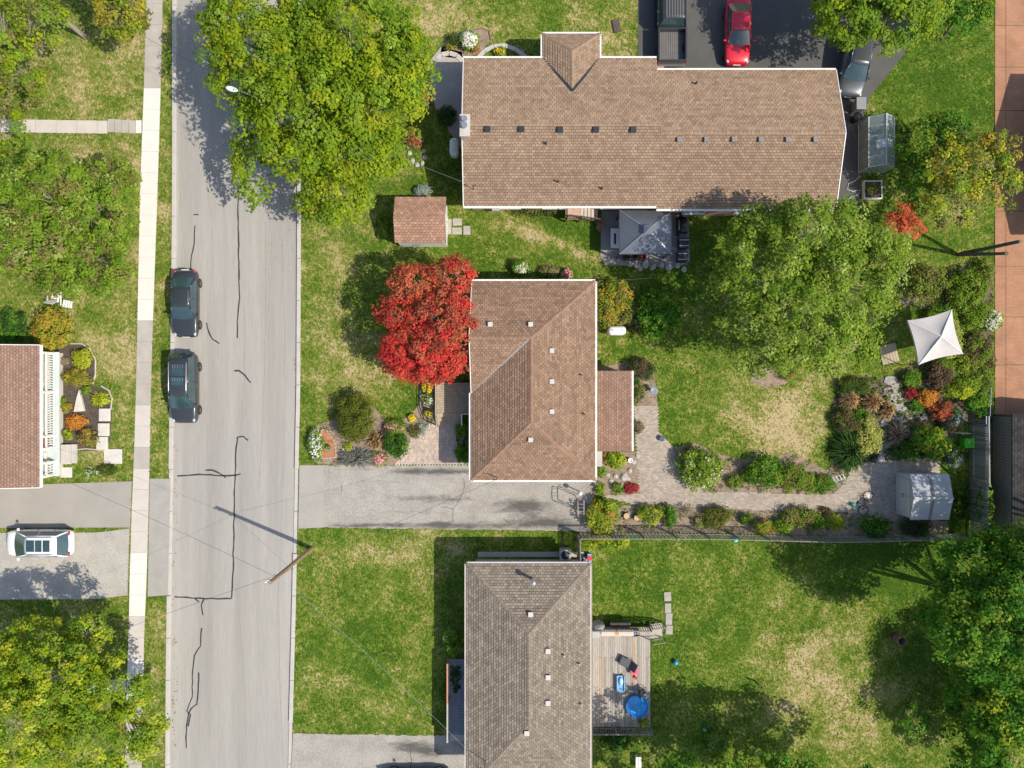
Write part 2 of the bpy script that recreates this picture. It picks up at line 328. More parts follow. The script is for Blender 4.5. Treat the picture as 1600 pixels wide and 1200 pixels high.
# flat sheets: driveways, gravel, beds
HARD = []
def sheet(name, pts, m, z, kind='structure', parent=None, hard=True, thick=0.06):
    P = [W(*p) for p in pts]; Q = [(p.x, p.y) for p in P]
    if hard: HARD.append(np.array(Q))
    o = MB().prism(Q, z-thick, z).build(name, m, parent)
    if kind and parent is None: tag(o, kind=kind)
    return o
def stain_mat(name, c0, c1, rough=0.93):
    m = mat(name, c0, rough, 0.16, 0.9, 0.5, 40, fine=0.20, fscale=9); nt = m.node_tree; N = nt.nodes; L = nt.links; p = N['Principled BSDF']
    src = p.inputs['Base Color'].links[0].from_socket
    a = N.new('ShaderNodeAttribute'); a.attribute_name = 'stain'; n = N.new('ShaderNodeTexNoise'); n.inputs['Scale'].default_value = 1.6; n.inputs['Detail'].default_value = 7
    n.inputs['Roughness'].default_value = 0.75
    mp = N.new('ShaderNodeMapping'); mp.inputs['Scale'].default_value = (0.7, 2.0, 1); tc = N.new('ShaderNodeTexCoord')
    L.new(tc.outputs['Object'], mp.inputs[0]); L.new(mp.outputs[0], n.inputs['Vector'])
    ad = N.new('ShaderNodeMath'); ad.operation = 'ADD'; L.new(a.outputs['Fac'], ad.inputs[0]); L.new(n.outputs['Fac'], ad.inputs[1])
    mr = N.new('ShaderNodeMapRange'); mr.inputs['From Min'].default_value = 0.62; mr.inputs['From Max'].default_value = 0.98; L.new(ad.outputs[0], mr.inputs['Value'])
    mx = N.new('ShaderNodeMix'); mx.data_type = 'RGBA'; L.new(mr.outputs[0], mx.inputs['Factor']); L.new(src, mx.inputs['A']); mx.inputs['B'].default_value = c1 + (1,)
    L.new(mx.outputs['Result'], p.inputs['Base Color']); return m
def stained(name, quad, m, z, blobs, n=(90, 30)):
    A, B, C, D = [W(*p) for p in quad]; HARD.append(np.array([(p.x, p.y) for p in (A, B, C, D)])); V = []; S = []
    for j in range(n[1]+1):
        for i in range(n[0]+1):
            p = A.lerp(B, i/n[0]).lerp(D.lerp(C, i/n[0]), j/n[1])
            if j in (0, n[1]): p.y += random.uniform(-.05, .05)
            px = p.x*22.5+800; py_ = 600-p.y*22.5; V.append((p.x, p.y, z))
            S.append(sum(s*math.exp(-((px-a)/rx)**2-((py_-b)/ry)**2) for a, b, rx, ry, s in blobs))
    F = [(j*(n[0]+1)+i, j*(n[0]+1)+i+1, (j+1)*(n[0]+1)+i+1, (j+1)*(n[0]+1)+i) for j in range(n[1]) for i in range(n[0])]
    mb = MB().add(V, [f[::-1] for f in F]); me = mb.mesh(name); at = me.attributes.new('stain', 'FLOAT', 'POINT'); at.data.foreach_set('value', S)
    return tag(link(name, me, m), kind='structure')
DRIVE = stain_mat('old_drive_asphalt', (0.335, 0.312, 0.275), (0.10, 0.095, 0.085))
drv = stained('driveway', [(506,727),(935,727),(918,830),(506,824)], DRIVE, 0.014, [(690,737,55,5,.5),(640,736,30,5,.3),(818,790,42,12,.55),(640,778,60,5,.25),(700,780,40,6,.3),(600,820,60,4,.35),(720,822,90,6,.45),(860,818,60,7,.4),(540,822,40,4,.3),(780,735,50,5,.35),(600,752,40,3,.18),(650,800,70,4,.2),(690,817,20,5,.3),(850,810,60,12,.25),(560,732,30,4,.25),(880,760,25,20,.12)])
for pts in [[(725,748),(725,768),(715,785),(708,795),(708,815)],[(534,755),(534,768)],[(708,795),(690,792)],[(785,840-30),(800,820)]]: strip('crack', pts, 0.03, 0.02, TAR, drv)
sheet('driveway_apron', [(468,727),(507,727),(507,824),(466,826)], mat('apron', (0.345,.325,.29), .92, .08, 1, .3, 50, fine=.08, fscale=18), 0.012)
drv2 = stained('driveway', [(458,1146),(735,1150),(735,1290),(450,1290)], DRIVE, 0.012, [(640,1165,40,9,.5),(670,1175,30,8,.4)], (60, 30))
strip('crack', [(642,1170),(643,1215)], 0.03, 0.018, TAR, drv2); strip('crack', [(566,1150),(566,1230)], 0.03, 0.018, TARF, drv2)
sheet('driveway', [(-300,757),(60,757),(206,752),(203,824),(-300,826)], mat('west_drive', (0.325,.303,.268), .92, .08, .5, .3, 50, fine=.07, fscale=18), 0.010)
sheet('driveway_apron', [(234,748),(266,748),(262,930),(231,932)], mat('apron2', (0.335,.318,.288), .92, .1, 1, .3, 50, fine=.1, fscale=18), 0.008)
GRAV = mat('gravel', (0.40, 0.375, 0.33), 0.95, 0.13, 0.8, 0.9, 25, fine=0.22, fscale=13)
sheet('gravel_parking', [(-300,834),(150,832),(202,826),(199,930),(150,936),(-300,938)], GRAV, 0.010)
DARKAS = mat('fresh_asphalt', (0.092, 0.09, 0.086), 0.9, 0.14, 0.7, 0.3, 60, fine=0.12, fscale=20)
sheet('driveway', [(997,-300),(1432,-300),(1430,40),(1412,85),(1380,125),(1360,150),(1350,180),(1346,240),(1342,330),(1060,330),(1060,115),(997,115)], DARKAS, 0.012)
red = tag(bpy.data.objects.new('brick_driveway', None), kind='structure'); COL.objects.link(red)
def brick_mat():
    m = bpy.data.materials.new('stamped_brick'); m.use_nodes = True; N = m.node_tree.nodes; L = m.node_tree.links; p = N['Principled BSDF']; p.inputs['Roughness'].default_value = .9
    g = N.new('ShaderNodeNewGeometry'); b = N.new('ShaderNodeTexBrick'); b.inputs['Scale'].default_value = 1.0; b.inputs['Brick Width'].default_value = .24; b.inputs['Row Height'].default_value = .12
    b.inputs['Mortar Size'].default_value = .012; b.inputs['Color1'].default_value = (.42,.205,.108,1); b.inputs['Color2'].default_value = (.365,.175,.098,1); b.inputs['Mortar'].default_value = (.27,.16,.105,1)
    n = N.new('ShaderNodeTexNoise'); n.inputs['Scale'].default_value = .8; n.inputs['Detail'].default_value = 6
    mr = N.new('ShaderNodeMapRange'); mr.inputs['From Min'].default_value = .3; mr.inputs['From Max'].default_value = .7; mr.inputs['To Min'].default_value = .84; mr.inputs['To Max'].default_value = 1.16
    v = N.new('ShaderNodeVectorMath'); v.operation = 'SCALE'; L.new(g.outputs['Position'], b.inputs['Vector']); L.new(g.outputs['Position'], n.inputs['Vector'])
    L.new(n.outputs['Fac'], mr.inputs['Value']); L.new(b.outputs['Color'], v.inputs[0]); L.new(mr.outputs[0], v.inputs['Scale']); L.new(v.outputs[0], p.inputs['Base Color']); return m
REDB = brick_mat()
jy = [-120,-30,40,105,173,245,330,416,495,570,648]
for a, b in zip(jy[:-1], jy[1:]):
    for x0, x1 in ((1554.5,1571),(1571.6,1700),(1700.6,1850)):
        if x0 > 1571.3 or True:
            A = W(x0,b); C = W(x1,a); MB().prism([(A.x,A.y+.02),(C.x,A.y+.02),(C.x,C.y-.02),(A.x,C.y-.02)], -.06, .02+random.uniform(0,.003)).build('slab', REDB, red)
HARD.append(np.array([(W(1553,-200).x,W(0,-200).y),(W(1900,0).x,W(0,-200).y),(W(1900,0).x,W(0,650).y),(W(1553,0).x,W(0,650).y)]))
BEDS = []; DSOIL = mat('dark_soil', (0.13, 0.10, 0.072), 0.95, 0.3, 2, 0.8, 25, fine=0.3, fscale=14)
def bed(pts, m, z=0.012):
    o = sheet('garden_bed', pts, m, z, thick=.05); BEDS.append((HARD[-1], m)); return o
bed([(487,668),(520,655),(545,625),(580,632),(610,664),(640,650),(655,632),(657,600),(684,598),(684,660),(657,668),(640,690),(617,727),(585,728),(540,729),(490,722)], SOIL)
bed([(930,706),(998,706),(999,772),(935,774),(914,770),(914,752),(930,750)], SOIL)
bed([(905,788),(1000,790),(1200,797),(1330,801),(1480,815),(1480,835),(1290,840),(1100,833),(905,832)], SOIL)
bed([(1050,700),(1085,692),(1130,712),(1190,722),(1235,705),(1290,735),(1318,722),(1322,750),(1300,772),(1100,768),(1060,735)], SOIL)
bed([(1298,640),(1310,605),(1345,588),(1390,592),(1440,560),(1500,540),(1550,480),(1550,660),(1505,660),(1470,714),(1330,724),(1296,735),(1308,690)], DSOIL, .011)
bed([(1420,430),(1500,415),(1552,410),(1552,470),(1500,500),(1460,500),(1440,470)], DSOIL, .010)
bed([(88,545),(112,538),(138,540),(149,560),(148,585),(140,600),(168,612),(175,640),(172,690),(160,704),(90,706)], MULCH)
bed([(688,88),(690,70),(712,52),(740,44),(760,46),(766,62),(752,82),(720,92)], SOIL)
bed([(1173,595),(1178,570),(1195,555),(1230,575),(1228,600),(1195,606)], SOIL)
bed([(930,575),(1000,562),(1022,580),(1028,636),(988,640),(988,700),(930,700)], SOIL, .009)
sheet('patio', [(940,330),(1075,330),(1078,408),(1060,418),(945,414),(938,400)], mat('patio_slab', (.26,.25,.235), .9, .15, 1, .3, 30, fine=.12, fscale=18), .012)
sheet('patio', [(690,72),(722,82),(726,240),(702,205),(676,160),(660,110)], mat('paver_grey', (.36,.33,.30), .9, .12, 1, .3, 30, fine=.12, fscale=14), .012)
# pavers laid one by one (too small to pick apart: one mesh of bricks per path)
def inside(P, x, y):
    c = np.zeros(len(x), bool); n = len(P)
    for i in range(n):
        x0, y0 = P[i]; x1, y1 = P[(i+1) % n]
        t = ((y0 > y) != (y1 > y)) & (x < (x1-x0)*(y-y0)/((y1-y0) if y1 != y0 else 1e-9)+x0); c ^= t
    return c
def pavers(name, pts, cols, z=0.016, bx=0.21, by=0.105, rot=False, base=None):
    s = sheet(name, pts, base or mat('paver_sand', (.20,.17,.14), .95, .2), z, thick=.05); P = HARD[-1]
    lo = P.min(0); hi = P.max(0); w, h = (by, bx) if rot else (bx, by)
    X, Y = [], []
    nx = int((hi[0]-lo[0])/w)+2; ny = int((hi[1]-lo[1])/h)+2
    I, J = np.meshgrid(np.arange(nx), np.arange(ny))
    if rot: x = lo[0]+I*w; y = lo[1]+(J+0.5*(I % 2))*h
    else: x = lo[0]+(I+0.5*(J % 2))*w; y = lo[1]+J*h
    x = x.ravel(); y = y.ravel(); k = inside(P, x, y); x = x[k]; y = y[k]; n = len(x)
    zt = z+0.018+RNG.uniform(-.004, .004, n); a = w*.47; b = h*.46
    c = np.array([[-a,-b],[a,-b],[a,b],[-a,b]])
    T = np.zeros((n, 5, 4, 3))
    for q in range(4):
        T[:, 0, q] = np.stack([x+c[q, 0], y+c[q, 1], zt], 1)
    for e in range(4):
        f = (e+1) % 4
        for q, (ci, top) in enumerate(((e, 0), (f, 0), (f, 1), (e, 1))):
            T[:, 1+e, q] = np.stack([x+c[ci, 0], y+c[ci, 1], zt if top else np.full(n, z)], 1)
    C = np.array(cols)[RNG.integers(0, len(cols), n)]*RNG.uniform(.86, 1.14, (n, 1))
    o = link('paver_bricks', np_mesh('paver_bricks', T.reshape(-1, 3), 4, np.repeat(C, 5, 0)), mat('paver', (1,1,1), .9, .12, .7, attr=True, fine=.08), s); o['kind'] = 'stuff'
    return s
pavers('paver_path', [(990,634),(1028,634),(1028,672),(1052,700),(1060,735),(1100,768),(1300,772),(1326,745),(1330,722),(1466,715),(1470,760),(1402,815),(1330,801),(1200,797),(1000,790),(935,774),(999,772)],
       [(.40,.335,.265),(.36,.30,.24),(.43,.365,.295),(.375,.325,.275)])
pavers('paver_walk', [(619,725),(640,690),(656,666),(684,660),(713,655),(714,722),(735,723.5),(735,725)], [(.50,.40,.325),(.46,.365,.295),(.54,.43,.35)], rot=True)
def slab_path(x0, x1, y, hh, step, m):
    p = tag(bpy.data.objects.new('front_path', None), kind='structure'); COL.objects.link(p); x = x0
    while x < x1-1:
        e = min(x1, x+step); dy = 3.0*(1-(x-x0)/(x1-x0)); A = W(x+.3, y-dy+hh); C = W(e-.3, y-dy-hh)
        MB().prism([(A.x,A.y),(C.x,A.y),(C.x,C.y),(A.x,C.y)], -.06, .016+random.uniform(0,.006)).build('slab', m, p); x = e
    A = W(x0, y+hh); C = W(x1, y-hh-3); HARD.append(np.array([(A.x,A.y),(C.x,A.y),(C.x,C.y),(A.x,C.y)]))
slab_path(-40, 168, 199, 10, 32, CONC_MID); slab_path(168, 212, 199, 10, 11, CONC_OLD); slab_path(212, 221.5, 201, 10, 10, CONC_NEW)
slab_path(120, 197, 1072, 9, 26, CONC_MID)
# ------------------------------------------------------------------ roofs of overlapping shingle tabs
def clip2(poly, ref):
    "Sutherland-Hodgman, ref convex and counter-clockwise"
    out = poly
    for i in range(len(ref)):
        a = ref[i]; b = ref[(i+1) % len(ref)]; inp = out; out = []
        if not inp: return []
        ex, ey = b[0]-a[0], b[1]-a[1]
        def sd(p): return ex*(p[1]-a[1])-ey*(p[0]-a[0])
        for j in range(len(inp)):
            p, q = inp[j-1], inp[j]; sp, sq = sd(p), sd(q)
            if sq >= 0:
                if sp < 0: t = sp/(sp-sq); out.append((p[0]+t*(q[0]-p[0]), p[1]+t*(q[1]-p[1])))
                out.append(q)
            elif sp >= 0: t = sp/(sp-sq); out.append((p[0]+t*(q[0]-p[0]), p[1]+t*(q[1]-p[1])))
    return out
def shingles(faces, cols, parent, e=0.175, w=0.24, off=0.006):
    mb = MB()
    for P in faces:
        P = [Vector(p) for p in P]; O = P[0]; u = (P[1]-P[0]).normalized(); n = u.cross(P[2]-P[0]).normalized()
        if n.z < 0: n = -n
        v = n.cross(u)
        ref = [((p-O).dot(u), (p-O).dot(v)) for p in P]
        A = sum(ref[i][0]*ref[(i+1) % len(ref)][1]-ref[(i+1) % len(ref)][0]*ref[i][1] for i in range(len(ref)))
        if A < 0: ref = ref[::-1]
        us = [p[0] for p in ref]; vv = [p[1] for p in ref]
        j = 0; v0 = min(vv)
        while v0 < max(vv):
            x = min(us) - w*((j*0.5) % 1) - random.uniform(0, .02); drift = random.uniform(.93, 1.07)
            while x < max(us):
                q = clip2([(x+.009, v0), (x+w-.009, v0), (x+w-.009, v0+e*.87), (x+.009, v0+e*.87)], ref)
                x += w
                if len(q) < 3: continue
                hl = 0.026+random.uniform(0, .008)
                T = [O+u*a+v*b+n*(off+max(0.002, hl*(1-(b-v0)/e))) for a, b in q]; B = [O+u*a+v*b+n*(off-.004) for a, b in q]
                m = len(q); c = random.choice(cols); k = random.uniform(.92, 1.10)*drift*1.07; c = tuple(min(1, t*k) for t in c)
                mb.add(T+B, [tuple(range(m))]+[(i, m+i, m+(i+1) % m, (i+1) % m) for i in range(m)], c)
            v0 += e; j += 1
    o = mb.build('shingles', SHIN, parent); o['kind'] = 'stuff'; return o
def caps(lines, col, parent, step=0.26, wd=0.26):
    "ridge and hip caps"
    mb = MB()
    for a, b in lines:
        a = Vector(a); b = Vector(b); d = b-a; n = max(1, int(d.length/step)); u = d.normalized(); s = u.cross(Vector((0,0,1))).normalized(); up = s.cross(u)
        for i in range(n):
            p = a+d*(i/n); q = a+d*((i+1.1)/n); k = random.uniform(.88, 1.12); c = tuple(t*k for t in col)
            mb.add([p-s*wd/2-up*.01, p+up*.05, p+s*wd/2-up*.01, q-s*wd/2-up*.025, q+up*.03, q+s*wd/2-up*.025], [(0,1,4,3),(1,2,5,4),(0,2,1)], c)
    return mb.build('ridge_caps', SHIN, parent)
def roof(house, faces, eaves, cols, capl, capcol, felt_drop=0.0, gutters=True, gm=None, name='roof', rake=()):
    mb = MB()
    for P in faces:
        P = [Vector(p) for p in P]; n = len(P); mb.add(P+[p-Vector((0,0,.12)) for p in P], [tuple(range(n)), tuple(range(2*n-1, n-1, -1))]+[(i, (i+1) % n, n+(i+1) % n, n+i) for i in range(n)])
    r = mb.build(name, FELT, house); shingles(faces, cols, r)
    if capl: caps(capl, capcol, r)
    for a, b in eaves:
        a = Vector(a); b = Vector(b); d = (b-a).normalized(); s = Vector((d.y, -d.x, 0))
        g = MB().bar(a+s*.05-Vector((0,0,.07)), b+s*.05-Vector((0,0,.07)), .10, .14)
        gmb = MB(); U = Vector((0,0,1)); A0 = a+s*.01; B0 = b+s*.01     # open gutter: back, floor, front lip
        for (o0, o1, z0, z1) in ((0,.012,-.13,.012),(.013,.12,-.06,-.03),(.11,.122,-.13,.0)):
            V = [A0+s*o0+U*z0, A0+s*o1+U*z0, A0+s*o1+U*z1, A0+s*o0+U*z1, B0+s*o0+U*z0, B0+s*o1+U*z0, B0+s*o1+U*z1, B0+s*o0+U*z1]
            gmb.add(V, [(0,1,2,3),(7,6,5,4),(0,4,5,1),(1,5,6,2),(2,6,7,3),(3,7,4,0)])
        gmb.build('gutter', gm or WTRIM, r)
    for a, b in rake:
        a = Vector(a); b = Vector(b); MB().bar(a-Vector((0,0,.06)), b-Vector((0,0,.06)), .05, .2).build('rake_board', gm or WTRIM, r)
    return r
def walls(house, poly, z1, m=CREAM, z0=0.0):
    return MB().prism(poly, z0, z1).build('wall', m, house)
def window(house, c, d, w, h, door=False):
    "c centre on the wall face, d outward"
    c = Vector(c); d = Vector(d).normalized(); t = Vector((-d.y, d.x, 0)); rz = math.atan2(d.y, d.x)
    f = MB()
    for s in (-1, 1): f.box(c+t*s*(w/2)+d*.03, (.08, .07, h+.14), rz)
    for s in (-1, 1): f.box(c+Vector((0,0,s*h/2))+d*.03, (.078, w-.07, .07), rz)
    root = MB().box(c+d*.012, (.03, w-.07, h-.07), rz).build('door' if door else 'window', mat('door_paint', (.35,.06,.05), .5) if door else GLASS, house)
    f.build('frame', WTRIM, root)
    if door: MB().box(c+d*.06+t*(w*.36), (.06,.05,.05), rz).build('handle', STEEL, root)
    else: MB().box(c-Vector((0,0,h/2+.05))+d*.08, (.14, w+.16, .04), rz).build('sill', WTRIM, root)
def roof_vent(house, p, m=None, s=.34):
    p = Vector(p); r = MB().box(p+Vector((0,0,.05)), (s*.8, s*.8, .12)).build('roof_vent', DARKMETAL, house)
    bevel(MB().prism([(p.x-s/2,p.y-s/2),(p.x+s/2,p.y-s/2),(p.x+s/2,p.y+s/2),(p.x-s/2,p.y+s/2)], p.z+.14, p.z+.2).build('vent_cap', m or WHITEPL, r), .02)
def pipe_vent(house, p, h=.35, r=.05, m=None):
    p = Vector(p); MB().cyl(p-Vector((0,0,.05)), p+Vector((0,0,h)), r, n=8).build('vent_pipe', m or DARKMETAL, house)
def wire(label, pts, sag=.3, r=.008, m=None):
    P = []; 
    for a, b in zip(pts[:-1], pts[1:]):
        a = Vector(a); b = Vector(b)
        for k in range(12): t = k/12; P.append(a.lerp(b, t)-Vector((0,0,sag*4*t*(1-t))))
    P.append(Vector(pts[-1])); return tag(MB().tube(P, r, 4).build('overhead_cable', m or RUBBER), label, 'cable')
# ---- middle house -------------------------------------------------------------
EZ = 3.0; RZ = 4.78
def plane_z(P, x, y):
    a, b, c = [Vector(p) for p in P[:3]]; n = (b-a).cross(c-a); return a.z-(n.x*(x-a.x)+n.y*(y-a.y))/n.z
def on_roof(faces, px, py):
    "point of the roof seen at a pixel"
    best = None
    for P in faces:
        z = 3.5
        for _ in range(12): q = W(px, py, z); z = plane_z(P, q.x, q.y)
        q = W(px, py, z); Pn = [(p[0], p[1]) for p in P]
        if inside(np.array(Pn), np.array([q.x]), np.array([q.y]))[0] and (best is None or q.z > best.z): best = q
    return best or W(px, py, 4)
mh = empty('house', W(835,595), label='bungalow with brown hipped shingle roof and white gutters beside the red maple', cat='house')
def hp(o, p): return Vector(p)-o.location
def rel(o, faces): return [[hp(o, p) for p in P] for P in faces]
A_ = W(741.5,439.5,EZ); B_ = W(930,439.5,EZ); C_ = W(930,750,EZ); D_ = W(736,750,EZ); V_ = W(738.5,614,EZ)
A_.x = D_.x+.05; V_.x = D_.x
J_ = W(830,527,RZ); K_ = W(829,660,RZ); K_.x = J_.x; G_ = Vector((D_.x-.02, J_.y, RZ))
MF = [[B_, A_, G_, J_], [C_, B_, J_, K_], [D_, C_, K_], [V_, D_, K_, J_], [V_, J_, G_]]
MF[4] = [G_, V_, J_]
sh_cols = [(.258,.168,.115),(.236,.152,.102),(.275,.182,.126),(.212,.134,.09)]
# gable plane of the wing: eave runs along the line through V, parallel to the ridge
e1 = Vector((J_.x+0, V_.y, EZ)); wing = [Vector((D_.x, V_.y, EZ)), Vector((D_.x+.001, V_.y, EZ)), J_, G_]
MF[4] = wing
rf = roof(mh, rel(mh, MF[:4]+[wing]), [(hp(mh,q),hp(mh,p)) for p, q in ((A_,B_),(B_,C_),(C_,D_),(D_,V_))], sh_cols,
     [(hp(mh,a),hp(mh,b)) for a, b in ((B_,J_),(J_,K_),(C_,K_),(D_,K_),(G_,J_))], (.27,.165,.11), rake=[(hp(mh,A_),hp(mh,G_)),(hp(mh,G_),hp(mh,V_))])
MB().bar(hp(mh,V_)+Vector((.05,0,.03)), hp(mh,J_)+Vector((0,0,.03)), .14, .03).build('valley_flashing', mat('flashing', (.42,.40,.37), .5, .1, metal=.3), rf)
ov = .5; wx0 = D_.x+ov; wx1 = C_.x-ov; wy0 = D_.y+ov; wy1 = A_.y-ov; lo = mh.location
walls(mh, [(wx0-lo.x,wy0-lo.y),(wx1-lo.x,wy0-lo.y),(wx1-lo.x,wy1-lo.y),(wx0-lo.x,wy1-lo.y)], EZ-.12, BRICK)
gw = MB(); gx = wx0-lo.x+.1
gw.add([(gx,V_.y-lo.y+.3,EZ-.13),(gx,A_.y-lo.y-.3,EZ-.13),(gx,G_.y-lo.y,RZ-.16),(gx+.12,V_.y-lo.y+.3,EZ-.13),(gx+.12,A_.y-lo.y-.3,EZ-.13),(gx+.12,G_.y-lo.y,RZ-.16)], [(0,2,1),(3,4,5),(0,1,4,3),(1,2,5,4),(2,0,3,5)]).build('gable_wall', CREAM, mh)
for yy in (-5.0, 2.2, 4.6): window(mh, (wx0-lo.x, yy, 1.5), (-1,0,0), 1.5, 1.2)
window(mh, (wx0-lo.x, -1.2, 1.25), (-1,0,0), .95, 2.05, True)
for yy in (-5, 4.2): window(mh, (wx1-lo.x, yy, 1.6), (1,0,0), 1.2, 1.1)
for xx in (-2, 2): window(mh, (xx, wy0-lo.y, 1.6), (0,-1,0), 1.2, 1.0); window(mh, (xx, wy1-lo.y, 1.6), (0,1,0), 1.2, 1.0)
for p in ((766,507),(829,507),(862,548),(862,596),(862,643),(829,687)): roof_vent(mh, hp(mh, on_roof(MF, *p)), mat('light_vent', (.52,.50,.47), .55, .1), s=.30)
for p in ((908,586),(913,647)): pipe_vent(mh, hp(mh, on_roof(MF, *p)), .3)
q = hp(mh, on_roof(MF, 777,746)); MB().tube([q, q+Vector((0,0,1.0)), q+Vector((-.12,0,1.1)), q+Vector((-.25,0,.95))], .03).build('service_mast', DARKMETAL, mh)
# sunroom with low lean-to roof
s0 = [W(932,579.5,2.55), W(987,579.5,2.42), W(987,705,2.42), W(932,705,2.55)]; s0[0].x = s0[3].x = C_.x+.02; s0[0].z = s0[3].z = 2.72; s0[2].x = s0[1].x
sr = roof(mh, rel(mh, [[s0[2], s0[1], s0[0], s0[3]]]), [(hp(mh,s0[1])+Vector((0,0,0)), hp(mh,s0[2]))][:0], [(.29,.175,.125),(.265,.16,.11),(.31,.19,.135)], None, None, name='sunroom_roof')
MB().box((hp(mh,s0[1]).x+.06, (hp(mh,s0[1]).y+hp(mh,s0[2]).y)/2, 2.38), (.12, s0[1].y-s0[2].y, .12)).build('gutter', WTRIM, sr)
a = hp(mh,s0[3]); b = hp(mh,s0[1]); MB().prism([(wx1-lo.x+.01,a.y+.25),(b.x-.25,a.y+.25),(b.x-.25,b.y-.25),(wx1-lo.x+.01,b.y-.25)], 0, 2.28).build('sunroom_wall', WTRIM, mh)
for k in range(4): window(mh, (b.x-.25, a.y+.9+k*1.25, 1.3), (1,0,0), 1.0, 1.3)
MB().box((W(935,716).x-lo.x, W(935,716).y-lo.y, .16), (.45,1.1,.3)).build('step', CONC, mh)
# ---- top house ----------------------------------------------------------------
th = empty('house', W(1010,220), label='long ranch house with tan shingle gable roof and small hipped entry porch', cat='house')
tz = 3.0
L0 = W(724,322,tz); L1 = W(1026,91,tz); Rr0 = W(1026,326,tz); Rr1 = W(1307,109,tz)
def gable(x0, x1, y0, y1, ez, pitch=.30):
    ym = (y0+y1)/2; rz_ = ez+(y1-y0)/2*pitch
    S = [Vector((x0,y0,ez)),Vector((x1,y0,ez)),Vector((x1,ym,rz_)),Vector((x0,ym,rz_))]; Nn = [Vector((x1,y1,ez)),Vector((x0,y1,ez)),Vector((x0,ym,rz_)),Vector((x1,ym,rz_))]
    return S, Nn
LS, LN = gable(L0.x, L1.x, L0.y, L1.y, tz); RS, RN = gable(Rr0.x+.001, Rr1.x, Rr0.y, Rr1.y, tz-.30*(L0.y-Rr0.y))
TF = [LS, LN, RS, RN]
p0 = W(848,53,tz-.05); p1 = W(937,53,tz-.05); pz = tz-.05; yb = L1.y
mx = (p0.x+p1.x)/2; hw = (p1.x-p0.x)/2; ph = .42*hw; ap = Vector((mx, p0.y-hw*.8, pz+ph))
zb = pz+ph; ym_ = (L0.y+L1.y)/2; yin = L1.y-(zb-tz)/.30         # where the porch ridge meets the main slope
rb = Vector((mx, yin, zb)); kl = Vector((p0.x, yb, pz)); kr = Vector((p1.x, yb, pz))
PF = [[p1, p0, ap], [p0, kl, rb, ap], [kr, p1, ap, rb]]
tcol = [(.285,.198,.137),(.265,.182,.125),(.30,.212,.148),(.24,.163,.11)]
r1 = roof(th, rel(th, TF), [(hp(th,LS[0]),hp(th,LS[1])),(hp(th,RS[0]),hp(th,RS[1])),(hp(th,LN[0]),hp(th,LN[1])),(hp(th,RN[0]),hp(th,RN[1]))], tcol,
     [(hp(th,LS[3]),hp(th,LS[2])),(hp(th,RS[3]),hp(th,RS[2]))], (.282,.2,.138), rake=[(hp(th,LS[0]),hp(th,LS[3])),(hp(th,LN[1]),hp(th,LN[2])),(hp(th,RS[1]),hp(th,RS[2])),(hp(th,RN[0]),hp(th,RN[3]))])
r2 = roof(th, rel(th, PF), [(hp(th,p1),hp(th,p0)),(hp(th,p0),hp(th,kl)),(hp(th,kr),hp(th,p1))], tcol, [(hp(th,p0),hp(th,ap)),(hp(th,p1),hp(th,ap)),(hp(th,ap),hp(th,rb))], (.282,.2,.138), name='porch_roof')
for e in (kl, kr): MB().bar(hp(th,e)+Vector((0,0,.05)), hp(th,rb)+Vector((0,0,.06)), .16, .03).build('valley_flashing', DARKMETAL, r2)
lo = th.location; ov = .45
walls(th, [(LS[0].x+ov-lo.x,LS[0].y+ov-lo.y),(RS[0].x-lo.x,LS[0].y+ov-lo.y),(RS[0].x-lo.x,RS[0].y+ov-.2-lo.y),(RS[1].x-ov-lo.x,RS[0].y+ov-.2-lo.y),(RS[1].x-ov-lo.x,RN[0].y-ov-lo.y),(RS[0].x+.5-lo.x,RN[0].y-ov-lo.y),(RS[0].x+.5-lo.x,LN[0].y-ov-lo.y),(LS[0].x+ov-lo.x,LN[0].y-ov-lo.y)], tz-.12, BRICK)
for (F, sx) in ((LS, LS[0].x+ov), (RS, RS[1].x-ov-.12)):
    y0 = F[0].y+.5-lo.y; y1 = 2*F[2].y-F[0].y-.5-lo.y; x = sx-lo.x; zt = F[2].z-.3
    MB().add([(x,y0,tz-.13),(x,y1,tz-.13),(x,(y0+y1)/2,zt),(x+.12,y0,tz-.13),(x+.12,y1,tz-.13),(x+.12,(y0+y1)/2,zt)], [(0,2,1),(3,4,5),(0,1,4,3),(1,2,5,4),(2,0,3,5)]).build('gable_wall', CREAM, th)
for x in (-9.5, -6.5, -2.5, 3, 6.5, 10): window(th, (x, (LS[0].y+ov if x < .5 else RS[0].y+ov-.2)-lo.y, 1.6), (0,-1,0), 1.4, 1.2)
for x in (-10,-7,-2): window(th, (x, LN[0].y-ov-lo.y, 1.6), (0,1,0), 1.4, 1.2)
window(th, (hp(th,rb).x, LN[0].y-ov-lo.y, 1.2), (0,1,0), 1, 2.05, True)
window(th, (-4.9, LS[0].y+ov-lo.y, 1.2), (0,-1,0), .95, 2.05, True)
for dx in (-1.6, 1.6): MB().box((hp(th,rb).x+dx, hp(th,p0).y-.35, 1.42), (.14,.14,2.84)).build('porch_post', WTRIM, th)
for p in ((762,203),(815,203),(875,204),(931,204),(989,204)): roof_vent(th, hp(th, on_roof(TF, *p)), DARKMETAL, .38)
for p in ((1061,219),(1103,219),(1146,219),(1188,219),(1230,219),(1273,219)): roof_vent(th, hp(th, on_roof(TF, *p)), mat('grey_vent', (.20,.20,.20), .5, .1), .32)
for p in ((853,225),(940,295),(1087,131)): pipe_vent(th, hp(th, on_roof(TF, *p)), .3, .07)
q = hp(th, on_roof(TF, 872,285)); pipe_vent(th, q, .45, .05)
